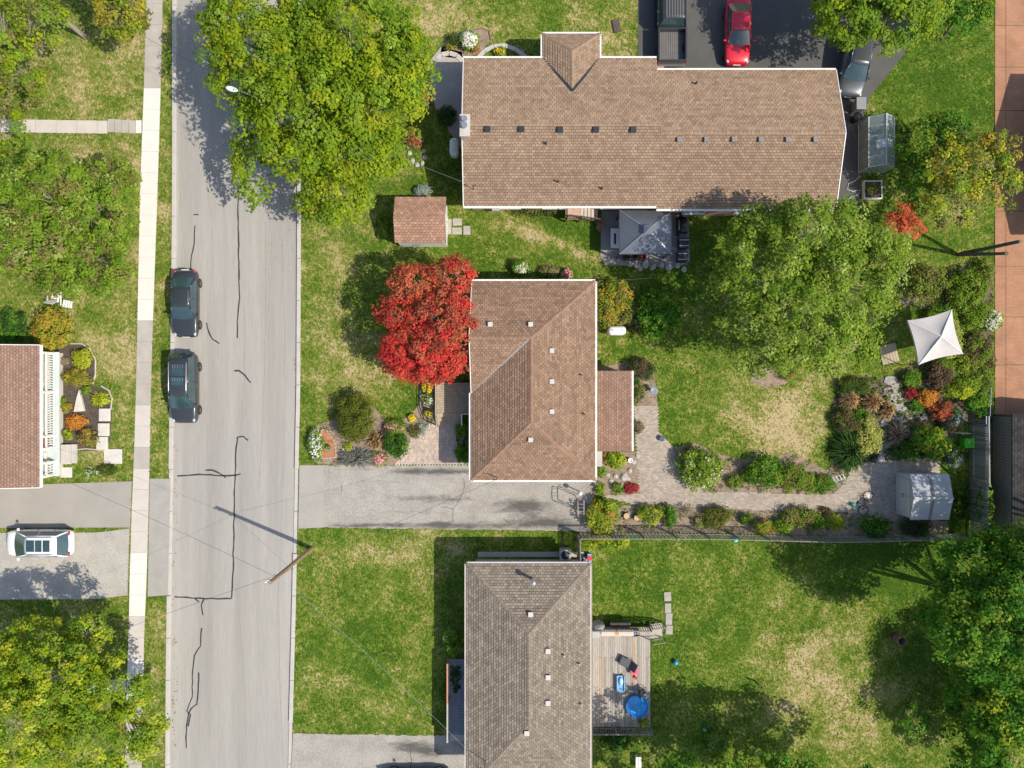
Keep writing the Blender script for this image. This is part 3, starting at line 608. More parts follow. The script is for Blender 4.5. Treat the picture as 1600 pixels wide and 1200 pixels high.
q = hp(th, on_roof(TF, 740,296)); MB().tube([q, q+Vector((0,0,.9)), q+Vector((.1,0,.98)), q+Vector((.22,0,.85))], .03).build('service_mast', DARKMETAL, th); MAST1 = q+th.location+Vector((0,0,.85))
c = hp(th, W(727,200,4.6)); ch = MB().box((c.x, c.y, 3.2), (.55,1.25,3.6)).build('chimney', mat('chimney_brick', (.42,.36,.31), .9, .2, 6), th)
bevel(MB().box((c.x, c.y, 5.05), (.66,1.38,.12)).build('chimney_cap', CONC, ch), .02)
for dy in (.28, -.12): MB().cyl((c.x, c.y+dy, 5.08), (c.x, c.y+dy, 5.4), .13, n=12).cyl((c.x, c.y+dy, 5.45), (c.x, c.y+dy, 5.5), .19, n=12).build('flue', STEEL, ch)
# ---- bottom house ---------------------------------------------------------------
bh = empty('house', W(825,1060), label='house with grey-brown hipped roof beside the weathered deck', cat='house')
bz = 3.0; b0 = W(729,881,bz); b1 = W(922,881,bz); b2 = W(922,1236,bz); b3 = W(729,1236,bz); bj = W(826,990,4.5); bk = W(826,1132,4.5)
BF = [[b1,b0,bj],[b2,b1,bj,bk],[b3,b2,bk],[b0,b3,bk,bj]]
rb_ = roof(bh, rel(bh, BF), [(hp(bh,q),hp(bh,p)) for p, q in ((b0,b1),(b1,b2),(b2,b3),(b3,b0))], [(.235,.198,.155),(.21,.175,.138),(.262,.222,.175),(.185,.152,.12)],
     [(hp(bh,a),hp(bh,b)) for a, b in ((b0,bj),(b1,bj),(bj,bk),(b2,bk),(b3,bk))], (.22,.18,.145), gm=mat('grey_gutter', (.50,.47,.43), .6, .1))
lo = bh.location; a = hp(bh,b0); b = hp(bh,b2)
walls(bh, [(a.x+.45,b.y+.45),(b.x-.45,b.y+.45),(b.x-.45,a.y-.45),(a.x+.45,a.y-.45)], bz-.12, CREAM)
for yy in (5, 1, -4): window(bh, (a.x+.45, yy, 1.5), (-1,0,0), 1.4, 1.2)
window(bh, (a.x+.45, -1.5, 1.3), (-1,0,0), .95, 2.05, True)
window(bh, (b.x-.45, 2.5, 1.35), (1,0,0), 1.6, 2.0); window(bh, (b.x-.45, -2, 1.6), (1,0,0), 1.2, 1.0)
for xx in (-2, 1.5): window(bh, (xx, a.y-.45, 1.7), (0,1,0), 1.1, .9)
for p in ((829,959),(856,1016),(856,1057),(856,1097),(823,1144)): roof_vent(bh, hp(bh, on_roof(BF, *p)), mat('pale_vent', (.55,.5,.46), .6, .08), .32)
for p in ((881,1023),(905,1036),(908,1099)): pipe_vent(bh, hp(bh, on_roof(BF, *p)), .3, .06, STEEL)
q = hp(bh, on_roof(BF, 832,904)); MB().cyl(q-Vector((0,0,.1)), q+Vector((0,0,1.0)), .09, n=10).lathe([(.16,.0),(.16,.12),(.02,.2)], q+Vector((0,0,1.0)), 12).build('chimney_flue', STEEL, bh)
q = hp(bh, on_roof(BF, 758,1188)); MB().tube([q, q+Vector((0,0,.9)), q+Vector((-.12,0,1)), q+Vector((-.25,0,.85))], .03).build('service_mast', DARKMETAL, bh); MAST3 = q+bh.location+Vector((0,0,.85))
# ---- west house -----------------------------------------------------------------
lh = empty('house', W(-80,655), label='house with pinkish brown shingle roof and white railed front porch', cat='house')
lz = 3.0; l0 = W(62,539,lz); l1 = W(62,762,lz); xw = W(-330,650,lz).x; rx = (l0.x+xw)/2; rzz = lz+1.5
E_ = [l1, l0, Vector((rx,l0.y,rzz)), Vector((rx,l1.y,rzz))]; Wf = [Vector((xw,l0.y,lz)), Vector((xw,l1.y,lz)), Vector((rx,l1.y,rzz)), Vector((rx,l0.y,rzz))]
roof(lh, rel(lh, [E_, Wf]), [(hp(lh,l1),hp(lh,l0))], [(.30,.19,.138),(.28,.176,.126),(.32,.205,.15)], [(hp(lh,E_[2]),hp(lh,E_[3]))], (.4,.22,.16), rake=[(hp(lh,l0),hp(lh,E_[2])),(hp(lh,l1),hp(lh,E_[3]))])
a = hp(lh,l0); b = hp(lh,l1); xw_ = xw-lh.location.x
walls(lh, [(xw_+.4,b.y+.4),(a.x-1.0,b.y+.4),(a.x-1.0,a.y-.4),(xw_+.4,a.y-.4)], lz-.12, CREAM)
for yy in (3.2, .2, -3): window(lh, (a.x-1.0, yy, 1.7), (1,0,0), 1.4, 1.2)
window(lh, (a.x-1.0, -1.6, 1.35), (1,0,0), .95, 2.05, True)
PORCH = mat('porch_floor', (.52,.60,.58), .7, .08, 1)
x0 = a.x-1.0; x1 = W(92,640,.6).x-lh.location.x; y1 = W(0,550,.6).y-lh.location.y; y0 = W(0,744,.6).y-lh.location.y
n = 9
for k in range(n): MB().box((x0+(x1-x0)*(k+.5)/n, (y0+y1)/2, .55), ((x1-x0)/n-.008, y1-y0, .08)).build('porch_board', PORCH, lh)
MB().prism([(x0,y0+.05),(x1-.08,y0+.05),(x1-.08,y1-.05),(x0,y1-.05)], 0, .50).build('porch_skirt', CREAM, lh)
xr = x1-.28
ysteps = (W(0,700,1).y-lh.location.y, W(0,722,1).y-lh.location.y)
def rail(y_a, y_b):
    MB().box((xr, (y_a+y_b)/2, 1.50), (.13, abs(y_b-y_a), .07)).build('rail', WTRIM, lh); MB().box((xr, (y_a+y_b)/2, .72), (.07, abs(y_b-y_a), .07)).build('rail', WTRIM, lh)
    m = int(abs(y_b-y_a)/.165); bm_ = MB().box((0,0,0), (.06,.06,.74)).mesh('baluster'); bm_.materials.append(WTRIM)
    for k in range(m): link('baluster', bm_, None, lh, (xr, y_a+(y_b-y_a)*(k+.5)/m, 1.11))
rail(ysteps[0], y1-.1); rail(y0+.1, ysteps[1])
for yy in (y1-.1, W(0,613,2).y-lh.location.y, W(0,683,2).y-lh.location.y, ysteps[0], ysteps[1], y0+.1): MB().box((xr, yy, 1.74), (.14,.14,2.30)).build('porch_post', WTRIM, lh)
MB().box((xr, (y0+y1)/2, 2.92), (.2, y1-y0, .16)).build('porch_beam', WTRIM, lh)
for yy in (W(0,613,2).y-lh.location.y, W(0,683,2).y-lh.location.y, y0+.1, y1-.1): MB().box(((xr+a.x-1)/2, yy, 1.5), (xr-a.x+1-.2,.1,.07)).build('rail', WTRIM, lh) if yy in (y0+.1, y1-.1) else MB().box(((xr+a.x-1)/2, yy, 2.9), (xr-a.x+1-.2,.1,.1)).build('porch_beam', WTRIM, lh)
for k in range(3):
    z = .42-.14*k; MB().box((x1+.17+.3*k, (ysteps[0]+ysteps[1])/2, z/2), (.3, 1.3, z)).build('step', CONC, lh)
# ---- east neighbours (mostly beyond the picture; their shadows fall in it) -----
eh = empty('house', W(1760,262), label='neighbouring gabled house beyond the red brick driveway', cat='house')
e0 = W(1630,388); e1 = W(2100,138); S_, N_ = gable(e0.x, e1.x, e0.y, e1.y, 3.0, .33)
roof(eh, rel(eh, [S_, N_]), [], [(.20,.17,.15),(.17,.145,.13)], [(hp(eh,S_[3]),hp(eh,S_[2]))], (.2,.17,.15))
a = hp(eh,S_[0]); b = hp(eh,N_[0]); walls(eh, [(a.x+.4,a.y+.4),(b.x-.4,a.y+.4),(b.x-.4,b.y-.4),(a.x+.4,b.y-.4)], 2.88, BRICK)
x = a.x+.45; MB().add([(x,a.y+.4,2.87),(x,b.y-.4,2.87),(x,(a.y+b.y)/2,S_[2].z-.25),(x+.12,a.y+.4,2.87),(x+.12,b.y-.4,2.87),(x+.12,(a.y+b.y)/2,S_[2].z-.25)], [(0,2,1),(3,4,5),(0,1,4,3),(1,2,5,4),(2,0,3,5)]).build('gable_wall', CREAM, eh)
window(eh, (a.x+.4, (a.y+b.y)/2, 1.6), (-1,0,0), 1.6, 1.2)
gs = empty('garage', W(1640,740), label='dark board garage with charcoal shingle roof behind the back fence', cat='garage')
g0 = W(1582,646,2.1); g1 = W(1582,838,2.1); xe = g0.x+6.4; S1 = [g1, g0, Vector((g0.x+3.2,g0.y,3.3)), Vector((g0.x+3.2,g1.y,3.3))]; S2 = [Vector((xe,g0.y,2.1)),Vector((xe,g1.y,2.1)),S1[3],S1[2]]
roof(gs, rel(gs, [S1,S2]), [], [(.085,.08,.078),(.07,.066,.064),(.10,.095,.09)], None, None)
a = hp(gs,g0); b = hp(gs,g1); gxw = W(1553,0,0).x-gs.location.x; gxw = a.x+.12
MB().prism([(gxw+.03,b.y+.15),(a.x+6.2,b.y+.15),(a.x+6.2,a.y-.15),(gxw+.03,a.y-.15)], 0, 1.99).build('wall', DARKWOOD, gs)
bm_ = MB().box((0,0,1.0), (.03,.19,1.96)).mesh('board'); bm_.materials.append(GREYWOOD); yy = b.y+.25
while yy < a.y-.2: link('board', bm_, None, gs, (gxw, yy, 0)); yy += .21
# ------------------------------------------------------------------ foliage
def nrm(a): return a/np.maximum(np.linalg.norm(a, axis=1, keepdims=True), 1e-6)
def leaf_quads(P, Nn, ln, wd, cols, ax=None):
    n = len(P); Nn = nrm(Nn)
    r = RNG.normal(size=(n, 3)) if ax is None else ax
    a = nrm(r - Nn*np.sum(r*Nn, 1, keepdims=True)); b = np.cross(Nn, a)
    ln = np.asarray(ln).reshape(-1, 1)*np.ones((n, 1)); wd = np.asarray(wd).reshape(-1, 1)*np.ones((n, 1)); sag = Nn*ln*0.12
    V = np.stack([P-a*ln/2-sag, P+b*wd/2, P+a*ln/2-sag, P-b*wd/2], 1)
    return V.reshape(-1, 3), cols
PAL = dict(
 maple=[(.21,.31,.012),(.28,.365,.015),(.145,.235,.012),(.34,.375,.02),(.18,.29,.015)],
 red=[(.62,.050,.045),(.70,.075,.06),(.50,.040,.04),(.57,.11,.065),(.66,.06,.05)],
 brownred=[(.38,.070,.045),(.45,.13,.06),(.31,.06,.04),(.50,.17,.08)],
 fresh=[(.15,.27,.02),(.20,.32,.025),(.26,.36,.04),(.11,.21,.015)],
 ash=[(.22,.31,.03),(.29,.38,.06),(.15,.23,.02),(.37,.44,.12),(.20,.30,.025)],
 deep=[(.04,.15,.012),(.065,.20,.018),(.11,.27,.025),(.17,.34,.03)],
 dark=[(0.034,0.084,0.017),(0.050,0.112,0.022),(0.073,0.140,0.028)],
 olive=[(0.179,0.190,0.039),(0.235,0.235,0.056),(0.140,0.157,0.034),(0.291,0.269,0.090)],
 juniper=[(0.146,0.174,0.022),(0.190,0.213,0.028),(0.112,0.146,0.022)],
 yellow=[(0.426,0.358,0.034),(0.336,0.325,0.034),(0.493,0.358,0.045),(0.246,0.269,0.034)],
 chart=[(.40,.46,.025),(.32,.40,.025),(.46,.48,.05)],
 orange=[(0.616,0.246,0.034),(0.672,0.336,0.056),(0.504,0.202,0.045)],
 autumn=[(0.381,0.336,0.045),(0.560,0.269,0.067),(0.224,0.291,0.034),(0.291,0.336,0.034),(0.504,0.336,0.056)],
 scarlet=[(0.650,0.146,0.067),(0.739,0.213,0.090),(0.538,0.123,0.056)],
 varieg=[(0.504,0.504,0.112),(0.336,0.381,0.056),(0.582,0.560,0.179),(0.246,0.314,0.045)],
 silver=[(0.336,0.403,0.358),(0.403,0.470,0.426),(0.269,0.325,0.280)],
 lav=[(0.179,0.185,0.157),(0.224,0.224,0.202),(0.134,0.146,0.118)],
 tan=[(0.448,0.291,0.134),(0.515,0.358,0.179),(0.370,0.235,0.112)],
 dry=[(0.336,0.258,0.168),(0.269,0.202,0.134),(0.403,0.314,0.213)],
 bronze=[(0.134,0.084,0.056),(0.190,0.123,0.067),(0.101,0.090,0.045)],
 grassg=[(.20,.29,.03),(.15,.24,.02),(.28,.34,.06)],
 crimson=[(0.381,0.034,0.045),(0.470,0.067,0.067),(0.291,0.034,0.045)],
 white=[(0.806,0.784,0.672),(0.850,0.850,0.784)], pink=[(0.739,0.336,0.336),(0.806,0.448,0.426),(0.650,0.224,0.246)], yel=[(0.806,0.616,0.034),(0.739,0.560,0.056)], pale=[(0.694,0.717,0.470),(0.784,0.784,0.616)])
def pick(pal, n, jit=.16):
    c = np.array(PAL[pal])[RNG.integers(0, len(PAL[pal]), n)]
    return c*RNG.uniform(1-jit, 1+jit, (n, 1))
def crown(lobes, pals, leaf=.2, dens=1.0, clump=.55, flat=.6, gap=0.0, upb=.55, spiky=0.0):
    "lobes: (centre Vector, (rx, ry, rz)); leaf clumps spread through every lobe"
    VV, CC, centres = [], [], []
    for c, r in lobes:
        area = math.pi*r[0]*r[1]; nc = max(6, int(area*4.3*dens/(clump*clump*3.2)))
        d = nrm(RNG.normal(size=(nc*3, 3))); d = d[d[:, 2] > -0.45][:nc]; rad = RNG.uniform(.5, 1.0, (len(d), 1))**.55*RNG.uniform(.94, 1.08, (len(d), 1))
        C0 = np.array(c)+d*rad*np.array(r); k = RNG.uniform(0, 1, len(C0)) > gap; C0 = C0[k]; d = d[k]
        for q, (cc, dd) in enumerate(zip(C0, d)):
            m = int(RNG.integers(40, 64)*(clump/.55)**2*(.2/leaf)**1.6); cr = clump*RNG.uniform(.7, 1.3)
            u = nrm(RNG.normal(size=(m, 3))); u[:, 2] = np.where(u[:, 2] < -.35, -u[:, 2], u[:, 2]); o = u*np.array([cr, cr, cr*flat])*RNG.uniform(.55, 1.08, (m, 1))
            P = cc+o; Nn = dd*.35+np.array([0, 0, upb])+u*.75+RNG.normal(size=(m, 3))*.30
            pal = pals[RNG.integers(0, len(pals))]; base = np.array(PAL[pal])[RNG.integers(0, len(PAL[pal]))]
            col = (base*.65+pick(pal, m)*.35)*RNG.uniform(.8, 1.2, (m, 1))
            L_ = leaf*RNG.uniform(.5, 1.45, m); v, _ = leaf_quads(P, Nn, L_, L_*RNG.uniform(.6, .85, m), None); VV.append(v); CC.append(col)
        centres += [tuple(t) for t in C0[::max(1, len(C0)//14)]]
    return np.concatenate(VV), np.concatenate(CC), centres
def tree(name, label, base, lobes, pals, leaf=.2, dens=1.0, clump=.55, trunk=.22, gap=0.0, twigs=True, bark=None, group=None, cat='tree'):
    "lobes: (px, py, z, rx_px, ry_px, rz m) read at their height"
    LB = []
    for (px, py, z, ax, ay, rz_) in [l[:6] for l in lobes]:
        k = (CAM_H-z)/FOC; LB.append((W(px, py, z), (ax*k, ay*k, rz_)))
    b = Vector(base); root = empty(name, b, label=label, cat=cat, group=group)
    lp_ = [l[6] if len(l) > 6 else pals for l in lobes]; parts = [crown([l], q, leaf, dens, clump, gap=gap) for l, q in zip(LB, lp_)]
    V = np.concatenate([q[0] for q in parts])-np.array(b); C = np.concatenate([q[1] for q in parts]); cen = [t for q in parts for t in q[2]]
    top = sum((l[0] for l in LB), Vector())/len(LB)-b; fork = Vector((top.x*.25, top.y*.25, top.z*.42)); mb = MB()
    mb.tube([(0,0,-.1), (0,0,.25), fork*.5+Vector((random.uniform(-.1,.1),0,0)), fork], [trunk*1.45, trunk*1.05, trunk*.9, trunk*.75], 8)
    for c, r in LB:
        e = c-b+Vector((0,0,r[2]*.2)); m1 = fork.lerp(e, .5)+Vector((random.uniform(-.3,.3), random.uniform(-.3,.3), .25)); mb.tube([fork, m1, e], [trunk*.5, trunk*.3, trunk*.12], 6)
    tr = mb.build('trunk', bark or BARK, root, True)
    if twigs:
        mt = MB()
        for q in cen:
            e = Vector(q)-b; c = min(LB, key=lambda l: (l[0]-b-e).length)[0]-b; s = fork.lerp(c, .7)
            mt.tube([s, s.lerp(e, .55)+Vector((0,0,.15)), e], [trunk*.16, trunk*.1, trunk*.04], 4)
        mt.build('limbs', TWIG, tr)
    link('crown', np_mesh('crown', V, 4, C), LEAF, root); return root
tree('maple_tree', 'large yellow-green maple overhanging the road beside the ranch house', W(545,235), [(430,95,6.5,110,90,2.6),(560,70,7.2,100,90,2.8),(480,170,7.4,110,90,2.6),(590,160,6.8,85,75,2.4),(400,40,6.6,85,70,2.2),(560,240,5.8,75,55,2.0),(520,310,4.8,55,42,1.7),(470,235,5.8,55,45,1.7),(620,110,6.4,60,60,2.2)],
     ['maple','maple','maple','fresh'], .19, 1.0, .6, .3)
tree('maple_tree', 'small green maple limb crown standing at the kerb below the large maple', W(455,275), [(388,240,4.6,30,38,1.0),(398,300,4.2,26,28,.9),(440,225,4.8,18,14,.7),(378,265,4.4,20,18,.7)], ['fresh','maple'], .2, .75, .45, .1, gap=.25)
tree('red_maple', 'bright red maple in full autumn colour by the brown hipped bungalow', W(676,512), [(655,545,4.0,58,48,1.7),(690,560,3.8,45,38,1.5),(630,490,4.0,42,30,1.4),(690,500,4.6,50,48,1.7,['brownred','red','brownred']),(645,445,4.2,40,32,1.3,['brownred','scarlet']),(700,435,4.2,40,34,1.4,['brownred','brownred','red']),(620,560,3.4,28,22,1.0),(660,580,3.3,38,18,1.0)],
     ['red','red','brownred','red'], .15, 1.05, .40, .2)
tree('ash_tree', 'large pale green airy tree spreading over the back lawn behind the gazebo', W(1200,480), [(1200,430,7.0,80,75,2.4),(1270,370,7.4,85,65,2.4),(1330,430,7.0,80,80,2.4),(1250,500,7.2,90,75,2.6),(1200,530,5.8,65,55,1.8),(1300,540,5.6,70,45,1.7),(1370,400,6.0,50,45,1.6),(1190,360,6.0,55,38,1.6)],
     ['ash','ash','fresh'], .165, .9, .5, .25, gap=.12)
tree('sugar_maple', 'tall dark green maple at the far corner of the fenced lawn', W(1535,950), [(1535,985,7.8,78,66,2.4),(1580,1000,8.2,80,80,2.6),(1585,930,6.6,70,62,2.2),(1525,890,4.4,72,52,1.9),(1590,865,4.6,60,50,1.9),(1490,955,5.6,48,46,1.7)], ['deep','deep','fresh','deep'], .19, 1.0, .58, .32)
tree('sugar_maple', 'dense maple with yellowish patches lining the lower fence corner', W(1570,1085), [(1585,1085,4.2,75,70,2.2),(1518,1075,2.8,44,52,1.7),(1590,1160,4.2,80,70,2.2),(1520,1160,2.8,40,60,1.7),(1565,1120,4.4,60,55,2,['fresh','chart','deep'])], ['deep','deep','fresh','deep'], .19, 1.0, .55, .28)
tree('honey_locust', 'yellow-green tree shading the gravel parking beside the sidewalk', W(165,1000), [(90,1060,6.2,85,75,2.2),(170,1080,5.6,65,60,1.9),(40,1130,6.4,75,75,2.2),(150,1150,5.8,90,60,2.0),(60,1010,5.4,55,42,1.7),(140,985,5.0,30,28,1.1),(215,1130,5.0,38,45,1.5),(10,1050,5.6,50,70,2)], ['maple','fresh','maple','chart','fresh'], .165, .9, .5, .22, gap=.15)
tree('pear_tree', 'olive-leaved tree over the lawn beside the white chair', W(150,375), [(80,300,4.6,85,60,1.8),(150,330,4.4,65,70,1.7),(60,380,4.6,75,60,1.8),(140,410,4.0,65,50,1.5),(20,330,4.8,50,70,1.8),(110,440,3.6,45,28,1.2),(180,280,3.8,35,35,1.2)], ['olive','ash','fresh','fresh'], .17, 1.15, .45, .18, gap=.1)
tree('birch_tree', 'yellowing tree hanging over the top of the sidewalk lawn', W(195,15), [(190,20,4.6,36,42,1.4),(160,-40,5,60,40,1.6)], ['yellow','olive','maple'], .17, 1.0, .5, .15)
tree('birch_tree', 'yellow-green tree at the corner beside the utility pole', W(42,125), [(30,120,4.4,38,58,1.6),(0,40,5.6,50,60,1.8),(60,30,5.0,45,40,1.5),(0,200,4.4,36,40,1.4)], ['fresh','maple','olive'], .17, .95, .5, .16, gap=.1)
tree('linden_tree', 'full green tree at the end of the dark asphalt driveway', W(1372,52), [(1340,10,6.2,70,50,2.0),(1400,20,6.0,65,55,2.0),(1360,-50,6.4,90,60,2.2),(1440,-20,5.6,60,50,1.8),(1300,-20,5.8,50,40,1.6),(1325,35,5.4,38,36,1.4)], ['fresh','maple','fresh'], .18, 1.0, .5, .24)
tree('cedar_shrub', 'dark green spreading tree behind the driveway beside the brick drive', W(1470,60), [(1495,20,3.4,45,40,1.4),(1520,-20,3.6,45,40,1.4)], ['deep','fresh'], .18, 1.0, .45, .14)
tree('honey_locust', 'sparse yellow tree leaning over the edge of the red brick driveway', W(1455,295), [(1512,268,4.2,66,54,1.5),(1550,240,4.6,44,34,1.1),(1492,312,3.4,55,42,1.2),(1568,285,4.0,32,38,1.0),(1480,240,3.6,40,34,1.1)], ['yellow','olive','chart','fresh'], .16, .62, .45, .14, gap=.25)
tree('spruce_tree', 'dark green tree beside the sparse yellow tree behind the greenhouse', W(1425,245), [(1450,225,3.0,42,45,1.3),(1480,205,3.2,36,30,1.2),(1435,265,2.6,30,30,1.0)], ['dark','deep','fresh'], .16, .85, .42, .14)
tree('smoke_tree', 'small orange-red tree beside the large pale green tree', W(1405,362), [(1408,335,2.4,18,16,.6),(1425,355,2.6,18,18,.7),(1402,350,2.5,20,14,.6)], ['scarlet'], .14, 1.0, .34, .07)
tree('sugar_maple', 'broad maple standing below the fenced lawn whose shade falls on the grass', W(1190,1240), [(1310,1265,6.8,120,58,2.2),(1210,1235,6.0,85,55,1.8),(1110,1235,5.8,85,55,1.8),(1180,1300,6.6,130,70,2.2),(1380,1270,6.4,80,50,2)], ['deep','fresh','deep'], .19, .75, .55, .28, gap=.12)
tree('dogwood_tree', 'small pale flowering tree in the shade of the corner maples', W(1420,1105), [(1433,1130,2.0,24,30,.9)], ['deep','ash','deep'], .14, .6, .36, .06, gap=.25)
tree('sugar_maple', 'tall maple standing beyond the garage whose shade dapples the patio', W(1650,815), [(1690,830,8.2,62,60,2.2),(1720,780,8.0,70,60,2.2),(1700,880,7.4,70,60,2.2)], ['deep','fresh'], .22, .7, .55, .3, gap=.2)
# ---- shrubs and garden plants ----------------------------------------------------
def shrub(name, label, px, py, rx, ry, h, pal, style='leafy', leaf=.12, dens=1.0, flower=None, fl_n=.3, cat='shrub', group=None, z=0.0):
    z1 = h*.55; k = (CAM_H-z1)/FOC; g = W(px, py, z1); g = Vector((g.x, g.y, z)); ax, ay = rx*k, ry*k; pals = pal if isinstance(pal, list) else [pal]
    root = empty(name, g, label=label, cat=cat, group=group)
    if style in ('leafy', 'fine'):
        lobes = [(Vector((0,0,h*.45)), (ax*.85, ay*.85, h*.5))]
        nl = 3 if max(rx, ry) < 14 else 6
        for q in range(nl):
            t = 2*math.pi*q/nl+random.uniform(0,.8); lobes.append((Vector((math.cos(t)*ax*.52, math.sin(t)*ay*.52, h*random.uniform(.34,.6))), (ax*.48, ay*.48, h*.36)))
        V, C, cen = crown(lobes, pals, leaf, dens*.75, max(.16, min(.34, ax*.4)), upb=.6 if style == 'leafy' else .25)
        V[:, 2] = np.maximum(V[:, 2], .02)
        mb = MB()
        for l in lobes: mb.tube([(0,0,-.03), tuple(l[0]*.5), tuple(l[0])], [.03, .02, .01], 5)
        mb.build('stems', BARK, root); link('foliage', np_mesh('foliage', V, 4, C), LEAF, root)
    elif style == 'grassy':
        n = int(110*max(.5, ax*ay*5)*dens); t = RNG.uniform(0, 2*math.pi, n); r = RNG.uniform(0, 1, n)**.6; dx = np.cos(t)*ax*r; dy = np.sin(t)*ay*r
        hh = h*RNG.uniform(.55, 1.15, n); sx_ = RNG.uniform(.8, 1.25, n); jx = RNG.normal(0, ax*.12, n); jy = RNG.normal(0, ay*.12, n); P0 = np.stack([dx*.3+jx, dy*.3+jy, np.zeros(n)], 1); P1 = np.stack([dx*.7*sx_+jx, dy*.7*sx_+jy, hh*(1-.25*r)], 1); P2 = np.stack([dx*1.1*sx_+jx*1.6, dy*1.1*sx_+jy*1.6, hh*(1-.6*r)], 1); w = np.stack([-np.sin(t), np.cos(t), np.zeros(n)], 1)*RNG.uniform(.02, .045, (n, 1))
        V = np.concatenate([np.stack([P0-w, P0+w, P1+w, P1-w], 1), np.stack([P1-w, P1+w, P2+w*.3, P2-w*.3], 1)]).reshape(-1, 3); C = pick(pals[0], n, .25); C = np.concatenate([C, C*1.1])
        link('blades', np_mesh('blades', V, 4, C), LEAF, root)
    elif style == 'dry':
        mb = MB()
        for q in range(int(26*dens)):
            t = random.uniform(0, 6.28); r = random.uniform(.3, 1); e = Vector((math.cos(t)*ax*r, math.sin(t)*ay*r, h*random.uniform(.5,1)))
            mb.tube([(0,0,0), e*.5+Vector((0,0,.1)), e], [.018,.012,.006], 4)
        mb.build('stems', TWIG, root)
        V, C, _ = crown([(Vector((0,0,h*.55)), (ax, ay, h*.4))], pals, leaf, dens*.35, .2); link('foliage', np_mesh('foliage', V, 4, C), LEAF, root)
    if flower:
        n = max(6, int(fl_n*ax*ay*320)); t = RNG.uniform(0, 2*math.pi, n); r = np.sqrt(RNG.uniform(0, 1, n)); P = np.stack([np.cos(t)*ax*.9*r, np.sin(t)*ay*.9*r, h*(1.02-.45*r*r)], 1); VV = []; CC = []
        for p in P:
            m = 9; o = RNG.normal(size=(m, 3))*.038; v, _ = leaf_quads(p+o, nrm(o)+np.array([0,0,.6]), RNG.uniform(.06,.1,m), RNG.uniform(.05,.08,m), None); VV.append(v); CC.append(pick(flower, m, .1))
        link('blossoms', np_mesh('blossoms', np.concatenate(VV), 4, np.concatenate(CC)), PETAL, root)
    return root
S = shrub
# front garden
S('juniper','large olive juniper beside the brick planter in the front garden',552,652,33,40,1.8,'juniper','fine',.10,1.2)
S('boxwood','round dark green bush between pink flowers and the paver walk',619,695,21,22,1.15,['dark','deep'],leaf=.09)
S('rose_bush','pink flowering bush at the upper end of the front bed',616,668,17,11,.6,'fresh',flower='pink',fl_n=1.0,leaf=.08)
S('rose_bush','salmon flowering clump at the edge of the driveway',593,717,12,11,.5,'fresh',flower='pink',fl_n=1.6,leaf=.08)
S('lavender','grey lavender mat along the driveway edge',558,715,30,13,.45,'lav','grassy',dens=1.1)
S('ornamental_grass','tan ornamental grass tuft behind the grey lavender',588,690,13,13,.7,'tan','grassy',dens=1.2)
S('heather','pinkish tan low plant between the juniper and tan grass',562,684,17,8,.4,'dry','grassy',dens=1.2)
S('lime_perennial','small lime green plant above the grey lavender',543,698,7,6,.35,'chart',leaf=.09)
S('white_rose','white blooming bush beside the road edge of the planter',493,694,12,26,.75,['deep','fresh'],flower='white',fl_n=.55,leaf=.09)
S('marigold','yellow flower clump at the top of the porch railing',668,605,9,11,.5,'fresh',flower='yel',fl_n=3.0,leaf=.07)
S('hosta','pale green variegated plant below the yellow porch flowers',667,623,10,10,.45,['pale','fresh'],leaf=.14)
S('marigold','small yellow flowers in the railing corner',669,645,6,5,.35,'fresh',flower='yel',fl_n=2.5,leaf=.06)
S('marigold','yellow flowers at the end of the front lawn edge',644,653,6,6,.35,'fresh',flower='yel',fl_n=2.5,leaf=.06)
S('perennial','small olive plant at the corner of the paver walk',648,675,10,11,.5,['olive','bronze'],leaf=.09)
S('dusty_miller','silvery ground plant on the paver walk corner',661,671,10,9,.25,'silver',leaf=.10,dens=.6)
S('holly_bush','bright green bush beside the porch steps',721,672,11,13,1.0,['deep','fresh'],leaf=.10)
S('blue_spruce_dwarf','small bluish plant against the bungalow wall',726,690,8,8,.6,['dark','silver'],leaf=.08)
S('holly_bush','green bush at the driveway end of the bungalow wall',723,708,12,15,1.1,['deep','fresh'],leaf=.10)
# north side and east side of the bungalow
S('hydrangea','cream hydrangea below the eave facing the ranch house',815,419,15,10,.9,['fresh','deep'],flower='pale',fl_n=.9)
S('hydrangea','pink flowering plant by the upper eave of the bungalow',886,428,9,9,.9,'deep',flower='pink',fl_n=1.4,leaf=.09)
S('fern','low green plant between the cream and pink hydrangeas',858,424,14,7,.6,['fresh','dry'],leaf=.10)
S('viburnum','yellow-orange shrub at the upper corner of the bungalow',958,472,33,40,2.0,['yellow','olive','fresh','autumn'],leaf=.12)
S('lilac_tree','rounded bright green shrub between the oil tank and the large tree',1030,492,34,44,2.4,['deep','fresh','deep'],leaf=.15)
S('currant','brown twiggy shrub beside the white oil tank',993,495,14,22,1.0,['bronze','olive'],'dry',.1,1.6)
S('perennial','low green plant against the wall above the oil tank',938,497,9,18,.6,['fresh','olive'],leaf=.09)
S('barberry','dark bronze bush above the sunroom corner',1002,577,22,16,1.0,['bronze','dark'],leaf=.09)
S('evergreen_shrub','dark green bush along the sunroom window wall',996,612,10,24,.8,['dark','olive'],leaf=.09)
S('barberry','brownish bush beside the sunroom on the paver path',996,668,9,12,.7,['bronze','olive'],leaf=.08)
S('hosta','bright green plant at the sunroom lower corner',962,719,15,13,.6,['chart','fresh'],leaf=.14)
S('perennial','orange tinged plant between the step and bright green hosta',947,715,6,9,.4,'autumn',leaf=.08)
S('perennial','green clump under the eave of the rock garden',940,738,9,8,.5,'fresh',leaf=.09)
S('hosta','lime plant beside the driveway end of the rock garden',938,764,9,10,.5,['chart','fresh'],leaf=.12)
